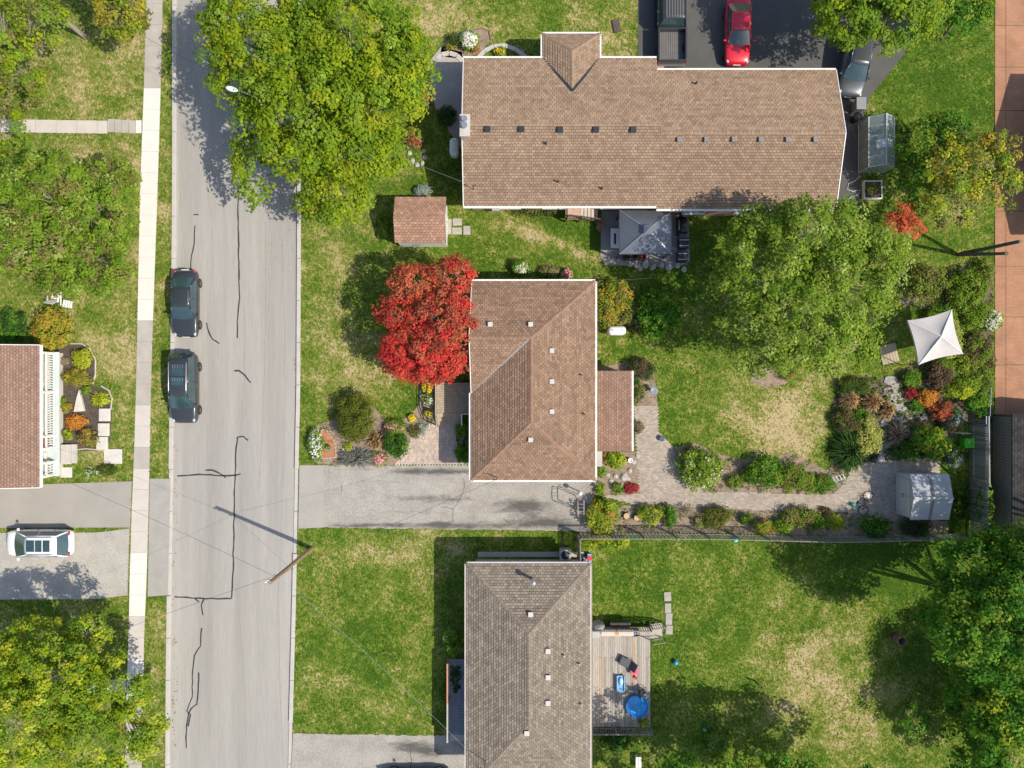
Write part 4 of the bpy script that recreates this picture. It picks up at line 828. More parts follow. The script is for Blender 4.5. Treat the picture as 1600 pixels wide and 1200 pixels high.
S('perennial','green plant beside the red leaved plant in the rock garden',965,764,9,10,.5,['deep','fresh'],leaf=.09)
S('coral_bells','low red leaved plant at the path edge of the rock garden',985,763,13,7,.35,'crimson',leaf=.09)
# fence border
S('euonymus','green and orange bush at the fence gate corner',941,806,27,27,1.6,['autumn','chart','fresh'],leaf=.14)
S('perennial','yellow-green clump beside the log rounds',1016,802,18,15,.8,['fresh','olive','chart'],leaf=.10)
S('holly_bush','narrow dark green bush in the fence border',1048,808,9,19,1.0,['deep'],leaf=.10)
S('dead_stalks','dry brown stalks in the fence border',1074,797,12,10,.7,'dry','dry',.08,1.0)
S('clipped_hedge','clipped olive hedge block in the fence border',1121,808,24,16,.9,['juniper','olive'],'fine',.08,1.4)
S('perennial','small dark plant right of the clipped hedge',1165,812,12,10,.6,['dark','fresh'],leaf=.09)
S('rose_bush','green bush against the lattice fence midway',1192,824,14,12,1.0,['fresh','autumn'],leaf=.10)
S('spirea','broad olive bush by the path before the patio',1250,808,28,17,.9,['olive','fresh'],leaf=.10)
S('perennial','low yellowish plant before the patio fence',1305,815,17,9,.6,['fresh','chart'],leaf=.09)
S('perennial','reddish brown low plant beside the lying bicycle',1288,800,10,7,.4,'bronze',leaf=.08)
S('rhododendron','dark glossy bush below the patio at the fence',1368,824,24,16,1.1,['dark','deep'],leaf=.13)
S('rhododendron','dark bush below the grey shed at the fence',1432,826,24,11,1.0,['dark','bronze'],leaf=.12)
S('climbing_vine','bright green vine along the lawn side of the lattice fence',945,848,38,9,.9,['fresh','chart'],leaf=.12)
S('perennial','low feathery clump beside the narrow dark bush in the fence border',1035,795,10,8,.5,['olive','grassg'],leaf=.09)
S('perennial','small flowering clump between the dry stalks and clipped hedge',1092,815,12,9,.5,['fresh','dry'],leaf=.09)
S('rose_bush','loose green bush between the olive bush and fence midway',1222,822,15,10,.8,['fresh','deep'],leaf=.10)
S('perennial','leafy clump joining the broad olive bush to the patio corner',1275,816,14,10,.7,['deep','fresh'],leaf=.10)
S('spirea','sprawling green bush filling the bed left of the juniper and trellis',1265,755,16,15,.9,['fresh','olive','deep'],leaf=.11)
S('perennial','sprawling clump joining the upright bush to the hydrangea bed',1172,745,13,13,.8,['fresh','deep'],leaf=.10)
# borders of the back lawn
S('hydrangea','big round hydrangea with pale blooms at the bend of the path',1095,733,38,35,1.7,['ash','fresh'],flower='white',fl_n=.03,leaf=.14)
S('rose_bush','upright green bush casting a shadow on the back lawn',1197,737,27,24,1.5,['fresh','deep'],leaf=.12)
S('rose_bush','spreading green bush right of the upright one above the path',1238,745,26,22,1.3,['fresh','olive'],leaf=.12)
S('perennial','small green clump between the hydrangea and upright bush',1150,752,14,9,.6,['olive','fresh'],leaf=.09)
S('juniper','low green plant below the leaning white trellis',1285,756,18,13,.6,['juniper','deep'],leaf=.09)
S('daylily','dark green strappy clump at the end of the back lawn',1328,705,24,28,.9,'dark','grassy',dens=1.6)
S('euonymus','yellow variegated oval bush beside the flagstone path',1356,681,19,31,1.3,'varieg',leaf=.12,dens=1.2)
S('ornamental_grass','golden grass tuft at the lawn side of the flagstone garden',1328,625,14,15,.8,'tan','grassy',dens=1.6)
S('ornamental_grass','golden grass tuft in the middle of three',1363,628,14,13,.8,'tan','grassy',dens=1.6)
S('ornamental_grass','golden grass tuft touching the flagstone path',1386,641,12,14,.8,'tan','grassy',dens=1.6)
S('barberry','dark bronze bush below the golden grasses',1320,657,19,22,.9,['bronze','dark','olive'],leaf=.09)
S('juniper','dark green bush above the golden grasses',1332,603,26,13,.8,['dark','juniper'],leaf=.09)
S('sedge','green clump between the golden grasses and variegated bush',1347,652,12,14,.6,['deep','fresh'],leaf=.10)
S('sedum','dry pinkish plant between flagstones and dark bush',1402,680,14,20,.5,'dry','grassy',dens=1.2)
S('yew','dark green bush above the grey shed patio',1420,705,30,14,.9,['dark','deep'],leaf=.09)
S('forsythia','yellow-green bush beside the lime green bin',1455,690,30,28,1.6,['deep','chart','fresh'],leaf=.13)
S('azalea','orange autumn bush beside the flagstone path',1450,621,15,12,.9,'orange',leaf=.10)
S('azalea','small red plant left of the orange bush',1424,613,9,10,.7,'crimson',leaf=.09)
S('barberry','brown bush below the orange bush',1472,642,17,16,.9,['bronze','scarlet'],leaf=.09)
S('smokebush','dark purple-brown bush above the orange bush',1468,585,20,22,1.2,['bronze'],leaf=.11)
S('forsythia','yellow-green bush against the brick driveway end',1500,607,26,18,1.4,['fresh','chart'],leaf=.13)
S('fern','green bush left of the dark purple bush',1425,592,14,14,.7,['fresh','deep'],leaf=.10)
S('perennial','dark green plant in front of the white post',1490,650,16,14,.7,['dark','silver'],leaf=.09)
S('willow','arching green bush below the forked dead trunk',1452,440,30,27,1.4,['grassg','olive'],'fine',.13)
S('willow','feathery yellow-green bush beside the brick driveway',1510,452,30,34,1.5,['grassg','fresh'],'fine',.13)
S('spirea','loose green bush along the brick driveway edge by the feathery bush',1538,430,14,30,1.1,['fresh','olive'],leaf=.11)
S('hydrangea','cream flowering bush spilling onto the brick driveway',1550,500,16,17,1.0,['fresh'],flower='pale',fl_n=1.2)
S('euonymus','tall yellow variegated bush beside the white canopy',1487,530,15,32,1.4,'varieg',leaf=.12)
S('spirea','olive bush between the variegated bush and the brick driveway',1527,545,24,26,1.1,['olive','bronze','fresh'],leaf=.11)
S('perennial','green clump at the upper side of the white canopy',1470,495,22,16,.9,['fresh','deep'],leaf=.10)
S('spirea','green bush at the lower side of the white canopy',1480,575,22,14,.9,['fresh','olive'],leaf=.10)
S('spirea','olive green bush at the brick driveway before the garage shadow',1535,592,18,20,1.0,['olive','fresh'],leaf=.10)
S('climbing_vine','tall bright vine growing over the back board fence',1538,785,9,38,2.1,['fresh','deep'],leaf=.13)
S('perennial','mixed low plants behind the grey shed',1500,790,12,26,.6,['dark','fresh'],leaf=.09)
S('currant','weedy bush beneath the large pale green tree by the canopy',1420,470,24,18,.8,['dry','fresh'],'dry',.1,1.2)
S('perennial','orange flecked plant at the soil ring of the large tree',1228,585,12,9,.5,['autumn','bronze'],leaf=.08)
S('viburnum','rounded green bush at the garage end of the brick driveway',1528,628,20,18,1.2,['deep','fresh'],leaf=.12)
S('perennial','dark leafy clump beside the lime green bin',1492,715,14,16,.6,['dark','silver','deep'],leaf=.10)
S('perennial','mixed green clump between the orange bush and flagstones',1432,635,12,10,.5,['fresh','deep'],leaf=.09)
S('perennial','dark low plants left of the leaning white post',1478,665,14,9,.5,['dark','bronze'],leaf=.09)
S('spirea','yellowish bush between the canopy tent and the olive bush',1508,570,16,18,.9,['fresh','chart','olive'],leaf=.10)
S('spirea','tall green bush behind the cream flowering bush',1525,490,20,22,1.1,['fresh','grassg'],leaf=.11)
S('perennial','low bronze clump by the brick driveway below the olive bush',1545,565,10,16,.6,['bronze','olive'],leaf=.09)
# ranch house
S('hydrangea','white hydrangea in the round bed above the ranch house',733,62,15,15,.9,['fresh'],flower='white',fl_n=1.6)
S('smokebush','dark purple bush beside the white hydrangea',712,62,11,11,.8,['dark','bronze'],leaf=.09)
S('perennial','yellow tipped plant below the dark purple bush',703,71,8,7,.5,['yellow','olive'],leaf=.08)
S('barberry','reddish plant below the white hydrangea',742,75,8,6,.5,['bronze','scarlet'],leaf=.08)
S('perennial','bright green plant inside the curved bed at the ranch eave',780,80,9,7,.5,['chart','fresh'],leaf=.09,flower='yel',fl_n=.6)
S('ninebark','tan-red bush under the maple by the shaded patio',668,158,9,14,.9,['brownred','dry'],leaf=.10)
S('ninebark','dry tan bush beside the ring of stones',648,215,15,12,.8,['dry','tan','brownred'],leaf=.10)
S('yew','dark shrub in the shade of the ranch house gable wall',698,180,14,16,.7,['dark'],leaf=.09)
S('daylily','green strappy plants along the wall of the brown shed',598,345,7,26,.6,'grassg','grassy',dens=1.8)
S('boxwood','low dark hedge under the ranch eave beside the wooden steps',835,329,34,6,.7,['dark','bronze','olive'],leaf=.09)
S('perennial','tan dry plant at the corner of the wooden steps',938,350,7,9,.6,['tan','dry'],leaf=.08)
S('lavender','grey leafy plant behind the brown shed roof',660,297,14,6,.6,'silver',leaf=.09)
S('tomato_plants','green plants in the white raised bed',1358,298,8,9,.6,['fresh','olive'],leaf=.10,z=.3)
# west house
S('boxwood','dark green bush at the corner of the pink roofed house',18,512,26,28,1.6,['deep','dark'],leaf=.12)
S('viburnum','yellow-orange bush at the white porch corner',80,515,33,32,1.7,['yellow','autumn'],leaf=.14)
S('golden_privet','round chartreuse bush in the mulch bed',128,561,14,17,.9,'chart',leaf=.13)
S('spirea','low olive-yellow bush below the chartreuse one',121,590,23,10,.6,['yellow','olive'],leaf=.10)
S('perennial','small green plant beside the pointed white stone',134,610,7,8,.4,'fresh',leaf=.09)
S('daylily','spiky yellow-green plant at the mulch bed edging',157,624,13,11,.5,'chart','grassy',dens=1.6)
S('spirea','bright orange bush in the mulch bed',119,659,15,11,.6,'orange',leaf=.10)
S('barberry','brown-red bush beside the stacked flat stones',137,684,15,12,.7,['bronze','autumn'],leaf=.09)
S('perennial','yellow-green plant next to the porch steps',105,679,9,9,.5,['chart','fresh'],leaf=.09)
S('perennial','small yellow plant against the porch skirt',103,637,8,7,.4,['yellow'],leaf=.08)
S('perennial','tiny green plant against the porch skirt',98,625,5,4,.3,['fresh'],leaf=.07)
S('perennial','faded rusty plant near the porch top corner',101,564,8,6,.35,'dry',leaf=.08,dens=.6)
S('hosta','white edged plant on the grass by the asphalt drive',144,740,10,8,.4,['pale','fresh'],leaf=.10)
S('juniper','grey-green low plant on the grass by the drive',165,735,14,8,.4,['juniper','dark'],leaf=.08)
# bottom house
S('climbing_rose','leafy bush against the west wall of the grey-brown roofed house',705,1003,13,27,1.6,['deep','fresh','ash'],leaf=.13,dens=.8)
S('boxwood','dark low bush along the wall in the shade of the grey-brown house',712,1060,9,26,.8,['dark'],leaf=.09)
S('potted_fern','yellow-green plant at the deck edge by the paddling pool',1005,1124,9,7,.5,['chart','juniper'],leaf=.09,z=.5)
S('lilac_tree','dark green bush below the weathered deck',960,1158,28,15,.9,['dark','deep'],leaf=.13)
S('perennial','two tone weeds on the shaded lawn',1120,1160,24,14,.35,['deep','ash'],leaf=.12,dens=.35)
# ------------------------------------------------------------------ vehicles
TAIL = mat('tail_lamp', (.35,.01,.02), .25, 0, coat=.5); HEAD = mat('head_lamp', (.45,.47,.48), .15, 0, coat=.6)
CHROME = mat('chrome', (.7,.7,.7), .2, 0, metal=1.0); RIM = mat('alloy_rim', (.45,.45,.46), .35, .05, metal=.8)
def paint(name, c, metal=.0): return mat('paint_'+name, c, .32, .03, 2, metal=metal, coat=.8, spec=.5)
def grid_mesh(f, nu, nv):
    V = [f(i/nu, j/nv) for j in range(nv+1) for i in range(nu+1)]
    F = [(j*(nu+1)+i, j*(nu+1)+i+1, (j+1)*(nu+1)+i+1, (j+1)*(nu+1)+i) for j in range(nv) for i in range(nu)]
    return MB().add(V, F)
def car(label, cat, px, py, rz, L, Wd, paintm, kind='sedan', name='parked_car', trim=None, rails=False, sunroof=False, glassroof=False):
    g = W(px, py, .8); root = empty(name, (g.x, g.y, .012 if True else 0), rz, label, cat); hw = Wd/2
    suv = kind == 'suv'; deck = 1.02 if suv else .90
    st = [(0,.74,.40,.62),(.02,.86,.30,.80),(.06,.95,.24,deck-.02),(.16,.99,.2,deck),(.3,1,.2,deck+.0),(.5,1,.2,deck),(.68,.995,.2,deck-.01),(.78,.985,.2,deck-.03),(.88,.955,.2,deck-.10),(.95,.90,.22,deck-.19),(.985,.80,.27,deck-.30),(1.0,.64,.34,deck-.42)]
    V = []; F = []; m = 12
    for (t, wf, zb, zd) in st:
        x = (t-.5)*L; w = hw*wf; zm = zb+(zd-zb)*.55
        half = [(0,zb),(w*.8,zb),(w*.97,zb+.06),(w,zm),(w*.965,zd-.10),(w*.88,zd-.015),(w*.5,zd+.025)]
        ring = half+[(0,zd+.035)]+[(-a, b) for a, b in half[:0:-1]]; m = len(ring); V += [(x, a, b) for a, b in ring]
    for i in range(len(st)-1):
        for k in range(m): F.append((i*m+k, (i+1)*m+k, (i+1)*m+(k+1) % m, i*m+(k+1) % m))
    n = len(st); F += [tuple(range(m)), tuple(range((n-1)*m+m-1, (n-1)*m-1, -1))]
    body = MB().add(V, [f[::-1] for f in F]).build('body', paintm, root, True); sb = body.modifiers.new('s', 'SUBSURF'); sb.levels = 2; sb.render_levels = 2
    # cabin
    if kind == 'sedan': bf, br, rf_, rr, zr = .715, .135, .555, .29, 1.44
    else: bf, br, rf_, rr, zr = (.80, .03, .585, .12, 1.62) if glassroof else (.765, .015, .60, .085, 1.68)
    bw, rw = hw*.90, hw*.68; zb = deck+.0
    X = lambda t: (t-.5)*L
    def roofp(u, v):
        s = 2*v-1; return (X(rr)+(X(rf_)-X(rr))*u+(.06 if u == 1 else (-.05 if u == 0 else 0))*(1-s*s), rw*s, zr-.05*s*s-.05*(2*u-1)**2)
    MB_ = grid_mesh(roofp, 8, 8); roofo = MB_.build('roof', paintm, root, True); so = roofo.modifiers.new('t', 'SOLIDIFY'); so.thickness = .03; so.offset = 1
    def scr(t0, t1, bulge):
        def f(u, v):
            s = 2*u-1; xb = X(t0)+bulge*(1-s*s); xt = X(t1)+(bulge*.5)*(1-s*s); wv = bw+(rw-bw)*v
            zt = zr-.05*s*s-.05; return (xb+(xt-xb)*v, wv*s*.98, zb+(zt-zb)*v)
        return f
    grid_mesh(scr(bf, rf_, .13), 8, 4).build('windshield', CARGLASS, root, True)
    grid_mesh(scr(br, rr, -.10), 8, 4).build('rear_window', CARGLASS, root, True)
    for s in (-1, 1):
        def side(u, v):
            t0 = br+(bf-br)*u; t1 = rr+(rf_-rr)*u; return (X(t0)+(X(t1)-X(t0))*v, s*(bw+(rw-bw)*v)+s*.02*math.sin(math.pi*v), zb-.02+(zr-.09-zb+.02)*v)
        grid_mesh(side, 8, 3).build('side_window', CARGLASS, root, True)
        mp = MB()
        mp.tube([(X(bf)+.03, s*bw*.99, zb-.02), (X((bf+rf_)/2), s*(bw+rw)/2*1.01, (zb+zr-.07)/2+.02), (X(rf_), s*rw, zr-.07)], .04, 6)
        mp.tube([(X(br)-.02, s*bw*.99, zb-.02), (X((br+rr)/2), s*(bw+rw)/2*1.01, (zb+zr-.07)/2+.02), (X(rr), s*rw, zr-.07)], .055, 6)
        mp.tube([(X(rr), s*rw*1.01, zr-.08), (X((rr+rf_)/2), s*rw*1.04, zr-.05), (X(rf_), s*rw*1.01, zr-.08)], .035, 6)
        xm = X((bf+br)/2+.02); mp.tube([(xm, s*(bw+.012), zb-.02), (xm-.08, s*(rw+.03), zr-.09)], .03, 5); mp.build('pillar', paintm, root, True)
        if trim: MB().tube([(X(br)-.02, s*(bw+.015), zb+.0), (X(bf), s*(bw+.015), zb+.0)], .016, 5).build('window_trim', trim, root)
        bevel(MB().box((X(bf)-.18, s*(hw+.07), zb+.06), (.13,.2,.13)).build('mirror', paintm, root), .03)
        for dx in (.08, .30 if not suv else .34): MB().box((X((bf+br)/2-dx+.16), s*(hw*.985), zb-.2), (.2,.035,.035)).build('door_handle', trim or paintm, root)
        for wx in (.19, .81):
            c = Vector((X(wx), s*(hw-.10), .335)); t = MB().lathe([(.24,-.11),(.31,-.10),(.335,-.05),(.335,.05),(.31,.10),(.24,.11)], (0,0,0), 20)
            t.v = [(a, z_, b) for a, b, z_ in t.v]; tyre = t.build('wheel', RUBBER, root, True, loc=c)
            r = MB()
            for k in range(5):
                a = 2*math.pi*k/5; r.bar((0, s*.10, 0), (.22*math.cos(a), s*.10, .22*math.sin(a)), .05, .03)
            r.cyl((0, s*.04, 0), (0, s*.085, 0), .235, n=18); r.build('rim', RIM, tyre)
        hl = MB().blob((0,0,0), (.17,.10,.05), 0, 10, 6); hl.build('headlight', HEAD, root, True, loc=(L/2-.26, s*hw*.74, deck-.245))
        MB().blob((0,0,0), (.10,.15,.11), 0, 10, 6).build('taillight', TAIL, root, True, loc=(-L/2+.13, s*hw*.74, deck-.14))
        if rails: MB().tube([(X(rr)+.2, s*rw*.93, zr-.02), (X(rr)+.3, s*rw*.93, zr+.05), (X(rf_)-.35, s*rw*.93, zr+.06), (X(rf_)-.2, s*rw*.93, zr)], .028, 6).build('roof_rail', STEEL, root, True)
    MB().box((L/2-.03, 0, .50), (.05,.5,.12)).build('license_plate', WHITEPL, root); MB().box((-L/2+.0, 0, .62), (.05,.5,.12)).build('license_plate', WHITEPL, root)
    MB().box((L/2-.045, 0, .40), (.07, Wd*.5, .10)).build('grille', BLACK, root)
    if sunroof or glassroof:
        panes = [(.34,.24),(.62,.20)] if sunroof else [(.30,.22),(.55,.22),(.82,.28)]
        for u, l in panes:
            def pf(a, b):
                uu = u+(a-.5)*l; q = roofp(uu if 0 < uu < 1 else .5, .5+(b-.5)*.62); return (q[0], q[1], q[2]+.036)
            grid_mesh(pf, 3, 4).build('sunroof', CARGLASS, root, True)
        if rails and sunroof:
            for u in (.13, .49): MB().box((X(rr)+(X(rf_)-X(rr))*u, 0, zr+.05), (.06, rw*1.86, .03)).build('roof_bar', DARKMETAL, root)
            for u in (.19, .55):
                for k in range(5): MB().box((X(rr)+(X(rf_)-X(rr))*u, (k-2)*.17, zr+.03), (.22,.03,.02)).build('rack_slat', STEEL, root)
    return root
car('dark grey sedan parked at the kerb ahead of the dark SUV','car',288,474,-math.pi/2,4.62,1.80,paint('grey', (.045,.05,.055), .3),'sedan',trim=CHROME)
car('dark grey SUV with roof rack parked at the kerb behind the sedan','car',287,607,-math.pi/2,4.78,1.86,paint('slate', (.05,.055,.062), .3),'suv',trim=CHROME,rails=True,sunroof=True)
car('white SUV with glass roof parked on the gravel','car',60,849,math.pi,4.50,1.86,paint('white', (.80,.80,.79)),'suv',trim=CHROME,rails=True,glassroof=True)
car('red sedan parked on the dark asphalt driveway','car',1154,47,R(-90-1),4.60,1.80,paint('red', (.62,.008,.03), .1),'sedan')
car('charcoal SUV with silver trim half hidden beside the ranch house gable','car',1337,98,R(-90-10),4.6,1.84,paint('steelblue', (.08,.085,.095), .4),'suv',trim=CHROME)
car('black car on the lower driveway at the grey-brown roofed house','car',650,1227,math.pi,5.0,1.85,paint('black', (.02,.021,.023), .2),'sedan')
# pickup truck
def pickup(px, py, rz):
    g = W(px, py, .9); root = empty('pickup_truck', (g.x, g.y, .012), rz, 'black pickup truck with open ribbed bed on the asphalt driveway', 'truck'); P = paint('truckblack', (.05,.052,.055), .3); L = 6.0; hw = .98; bed0 = -L/2+.12; bed1 = -L/2+2.3
    V = []; F = []; st = [(bed1+.05,1,.98),(bed1+.3,1,1.0),(1.4,1,1.0),(1.9,1,1.05),(2.5,.98,1.0),(2.85,.93,.92),(3.0,.8,.75)]
    for x, wf, zd in st:
        w = hw*wf; half = [(0,.35),(w*.9,.35),(w,.45),(w,.8),(w*.95,zd-.04),(w*.5,zd)]; ring = half+[(0,zd+.02)]+[(-a,b) for a, b in half[:0:-1]]; m = len(ring); V += [(x,a,b) for a, b in ring]
    for i in range(len(st)-1):
        for k in range(m): F.append((i*m+(k+1) % m, (i+1)*m+(k+1) % m, (i+1)*m+k, i*m+k))
    F += [tuple(range(m-1,-1,-1)), tuple(range((len(st)-1)*m, len(st)*m))]; b = MB().add(V, F).build('body', P, root, True); b.modifiers.new('s','SUBSURF').levels = 1
    bd = MB()
    for s in (-1, 1): bd.box(((bed0+bed1)/2, s*(hw-.06), .80), (bed1-bed0, .12, .66))
    bd.box((bed1-.04, 0, .80), (.08, 2*hw-.24, .62)); bo = bd.build('cargo_bed', P, root); bevel(bo, .025)
    fl = MB().box(((bed0+bed1)/2, 0, .56), (bed1-bed0-.1, 2*hw-.24, .06))
    for k in range(11): fl.box(((bed0+bed1)/2, (k-5)*.15, .60), (bed1-bed0-.12, .06, .03))
    fl.build('bed_floor', GREYPL if False else mat('bed_liner', (.14,.135,.13), .7, .15), root)
    bevel(MB().box((bed0-.03, 0, .80), (.09, 2*hw-.02, .62)).build('tailgate', P, root), .025)
    bm2 = MB().box((bed0-.16, 0, .56), (.2, 1.86, .16)).build('bumper', mat('bumper_steel', (.18,.17,.16), .4, .1, metal=.6), root); bevel(bm2, .03)
    x0, x1, r0, r1, z0, z1 = bed1+.08, 1.9, bed1+.25, 1.35, 1.0, 1.80; w0, w1 = hw*.93, hw*.74
    q = lambda x, y, z: (x, y, z)
    def rp(u, v):
        s = 2*v-1; return (r0+(r1-r0)*u, w1*s, z1-.05*s*s-.03*(2*u-1)**2)
    ro = grid_mesh(rp, 6, 10).build('roof', P, root, True); ro.modifiers.new('t','SOLIDIFY').thickness = .03
    rr_ = MB()
    for k in range(7): rr_.box(((r0+r1)/2, (k-3)*.18, z1-.02-.05*((k-3)/3.6)**2+.02), (r1-r0-.16, .07, .025))
    rr_.build('roof_ribs', mat('roof_rib', (.13,.125,.12), .5, .1), ro)
    MB().add([q(x1,-w0,z0),q(x1,w0,z0),q(r1,w1,z1-.07),q(r1,-w1,z1-.07)], [(0,1,2,3)]).build('windshield', CARGLASS, root)
    MB().add([q(x0,-w0,z0),q(x0,w0,z0),q(r0,w1,z1-.07),q(r0,-w1,z1-.07)], [(3,2,1,0)]).build('rear_window', CARGLASS, root)
    for s in (-1, 1):
        MB().add([q(x0,s*w0,z0),q(x1,s*w0,z0),q(r1,s*w1,z1-.07),q(r0,s*w1,z1-.07)], [(0,1,2,3)]).build('side_window', CARGLASS, root)
        MB().tube([q(x1,s*w0,z0),q(r1,s*w1,z1-.06)], .045, 6).tube([q(x0,s*w0,z0),q(r0,s*w1,z1-.06)], .05, 6).tube([q(r0,s*w1,z1-.06),q(r1,s*w1,z1-.06)], .04, 6).tube([q((x0+x1)/2,s*w0,z0),q((r0+r1)/2,s*w1,z1-.06)], .04, 6).build('pillar', P, root)
        bevel(MB().box((x1-.25, s*(hw+.16), 1.1), (.14,.26,.2)).build('mirror', BLACK, root), .03)
        for dx in (0, .8): MB().box((x0+.25+dx, s*(hw+.01), .95), (.16,.03,.04)).build('door_handle', CHROME, root)
        MB().box((bed0-.03, s*(hw-.1), .82), (.1,.16,.4)).build('taillight', TAIL, root)
        MB().box(((x0+x1)/2, s*(hw+.06), .38), (1.9,.12,.05)).build('running_board', BLACK, root)
        for wx in (-1.85, 1.9):
            t = MB().lathe([(.26,-.13),(.34,-.12),(.38,-.06),(.38,.06),(.34,.12),(.26,.13)], (0,0,0), 20); t.v = [(a, z_, b_) for a, b_, z_ in t.v]; ty = t.build('wheel', RUBBER, root, True, loc=(wx, s*(hw-.09), .38))
            MB().cyl((0,s*.05,0), (0,s*.11,0), .26, n=16).build('rim', RIM, ty)
    return root
pickup(1050, 29, math.pi/2)
# ------------------------------------------------------------------ sheds, garden structures, furniture
def local(root, px, py, z=0.0): return W(px, py, z)-root.location
def shed(px0, px1, py0, py1, ez, rz_, label, cols, wallm, axis='x'):
    a = W(px0,py1,ez); b = W(px1,py0,ez); c = (a+b)/2; root = empty('garden_shed', (c.x,c.y,0), label=label, cat='shed'); hx = (b.x-a.x)/2; hy = (b.y-a.y)/2
    Sf = [Vector((-hx,-hy,ez)),Vector((hx,-hy,ez)),Vector((hx,0,rz_)),Vector((-hx,0,rz_))]; Nf = [Vector((hx,hy,ez)),Vector((-hx,hy,ez)),Vector((-hx,0,rz_)),Vector((hx,0,rz_))]
    return root, hx, hy, Sf, Nf
bs, hx, hy, Sf, Nf = shed(617,697,308,379,2.1,2.75,'small shed with reddish brown shingle roof and white walls on the front lawn',None,None)
roof(bs, [Sf,Nf], [], [(.345,.205,.145),(.32,.19,.13),(.37,.225,.16),(.29,.175,.12)], None, None)
MB().prism([(-hx+.1,-hy+.12),(hx-.1,-hy+.12),(hx-.1,hy-.12),(-hx+.1,hy-.12)], 0, 2.0).build('wall', WTRIM, bs)
for x in (-hx+.11, hx-.23): MB().add([(x,-hy+.12,1.99),(x,hy-.12,1.99),(x,0,2.6),(x+.12,-hy+.12,1.99),(x+.12,hy-.12,1.99),(x+.12,0,2.6)], [(0,2,1),(3,4,5),(0,1,4,3),(1,2,5,4),(2,0,3,5)]).build('gable_wall', WTRIM, bs)
d = MB().box((hx-.08,0,.95), (.05,1.4,1.8)).build('door', WTRIM, bs); MB().box((hx-.04,.1,1), (.05,.04,.15)).build('handle', DARKMETAL, d)
# grey resin shed
gs2, hx, hy, Sf, Nf = shed(1422,1483,741,812,1.9,2.35,'grey resin shed with double doors on the paved patio',None,None)
hx2 = hx
RES = mat('resin_roof', (.36,.37,.38), .55, .14, 1.5, .3, 12, fine=.06); RESW = mat('resin_wall', (.47,.46,.43), .6, .08, 2)
for nm, P in (('roof_panel', Sf), ('roof_panel', Nf)):
    for (u0, u1) in ((0,.47),(.53,1)):
        q = [P[0].lerp(P[1],u0),P[0].lerp(P[1],u1),P[3].lerp(P[2],u1),P[3].lerp(P[2],u0)]; MB().add(q+[v-Vector((0,0,.05)) for v in q], [(0,1,2,3),(7,6,5,4),(0,4,5,1),(1,5,6,2),(2,6,7,3),(3,7,4,0)]).build('roof_panel', RES, gs2)
    q = [P[0].lerp(P[1],.465),P[0].lerp(P[1],.535),P[3].lerp(P[2],.535),P[3].lerp(P[2],.465)]; MB().add([v+Vector((0,0,.02)) for v in q]+[v-Vector((0,0,.06)) for v in q], [(0,1,2,3),(7,6,5,4),(0,4,5,1),(1,5,6,2),(2,6,7,3),(3,7,4,0)]).build('roof_strip', mat('dark_resin', (.17,.165,.16), .6, .1), gs2)
MB().box((0,0,2.38), (2*hx,.16,.06)).build('ridge_cap', RES, gs2)
MB().prism([(-hx+.08,-hy+.08),(hx-.08,-hy+.08),(hx-.08,hy-.08),(-hx+.08,hy-.08)], 0, 1.83).build('wall', RESW, gs2)
for x in (-hx+.09, hx-.21): MB().add([(x,-hy+.09,1.82),(x,hy-.09,1.82),(x,0,2.27),(x+.12,-hy+.09,1.82),(x+.12,hy-.09,1.82),(x+.12,0,2.27)], [(0,2,1),(3,4,5),(0,1,4,3),(1,2,5,4),(2,0,3,5)]).build('gable_wall', RESW, gs2)
for s in (-1, 1):
    d = MB().box((-hx+.06, s*.56, .95), (.05,1.08,1.72)).build('door', mat('resin_door', (.52,.50,.46), .6, .06), gs2)
    for zz in (.5, 1.3): MB().box((-hx+.03, s*.56, zz), (.03,1.0,.05)).build('door_rib', RESW, d)
    MB().box((-hx+.02, s*.08, 1), (.04,.04,.2)).build('handle', DARKMETAL, d)
# greenhouse
gl = empty('greenhouse', W(1362,222), label='aluminium greenhouse with glass panes beside the ranch house', cat='greenhouse')
PANE = mat('greenhouse_pane', (.36,.46,.42), .12, .18, 1.0, alpha=.58, spec=.7); ALU = mat('aluminium', (.62,.66,.64), .4, .06, metal=.5)
y0 = W(0,263,1.5).y-gl.location.y+.1; y1 = W(0,180,1.5).y-gl.location.y-.1; xa = W(1341,0,0).x-gl.location.x; xb = W(1398,0,1.5).x-gl.location.x; xm = (xa+xb)/2; ez, rz_ = 1.45, 2.1; NP = 5
fr = MB()
for k in range(NP+1):
    y = y0+(y1-y0)*k/NP
    fr.bar((xa,y,0),(xa,y,ez),.035,.035).bar((xb,y,0),(xb,y,ez),.035,.035).bar((xa,y,ez),(xm,y,rz_),.035,.035).bar((xm,y,rz_),(xb,y,ez),.035,.035)
for x, z in ((xa,.05),(xa,ez),(xb,.05),(xb,ez),(xm,rz_)): fr.bar((x,y0-.02,z),(x,y1+.02,z),.05,.05)
fr.build('frame', ALU, gl)
for k in range(NP):
    a = y0+(y1-y0)*k/NP+.02; b = y0+(y1-y0)*(k+1)/NP-.02
    for (p, q) in (((xa,.08),(xa,ez-.03)),((xb,.08),(xb,ez-.03)),((xa,ez),(xm-.02,rz_-.02)),((xm+.02,rz_-.02),(xb,ez))):
        MB().add([(p[0],a,p[1]),(p[0],b,p[1]),(q[0],b,q[1]),(q[0],a,q[1])], [(0,1,2,3)]).build('pane', PANE, gl)
for y in (y0, y1): MB().add([(xa+.02,y,.06),(xb-.02,y,.06),(xb-.02,y,ez),(xm,y,rz_-.03),(xa+.02,y,ez)], [(0,1,2,3,4)]).build('pane', PANE, gl)
yv = y0+(y1-y0)*.42; sv = (rz_-ez)/(xm-xa)
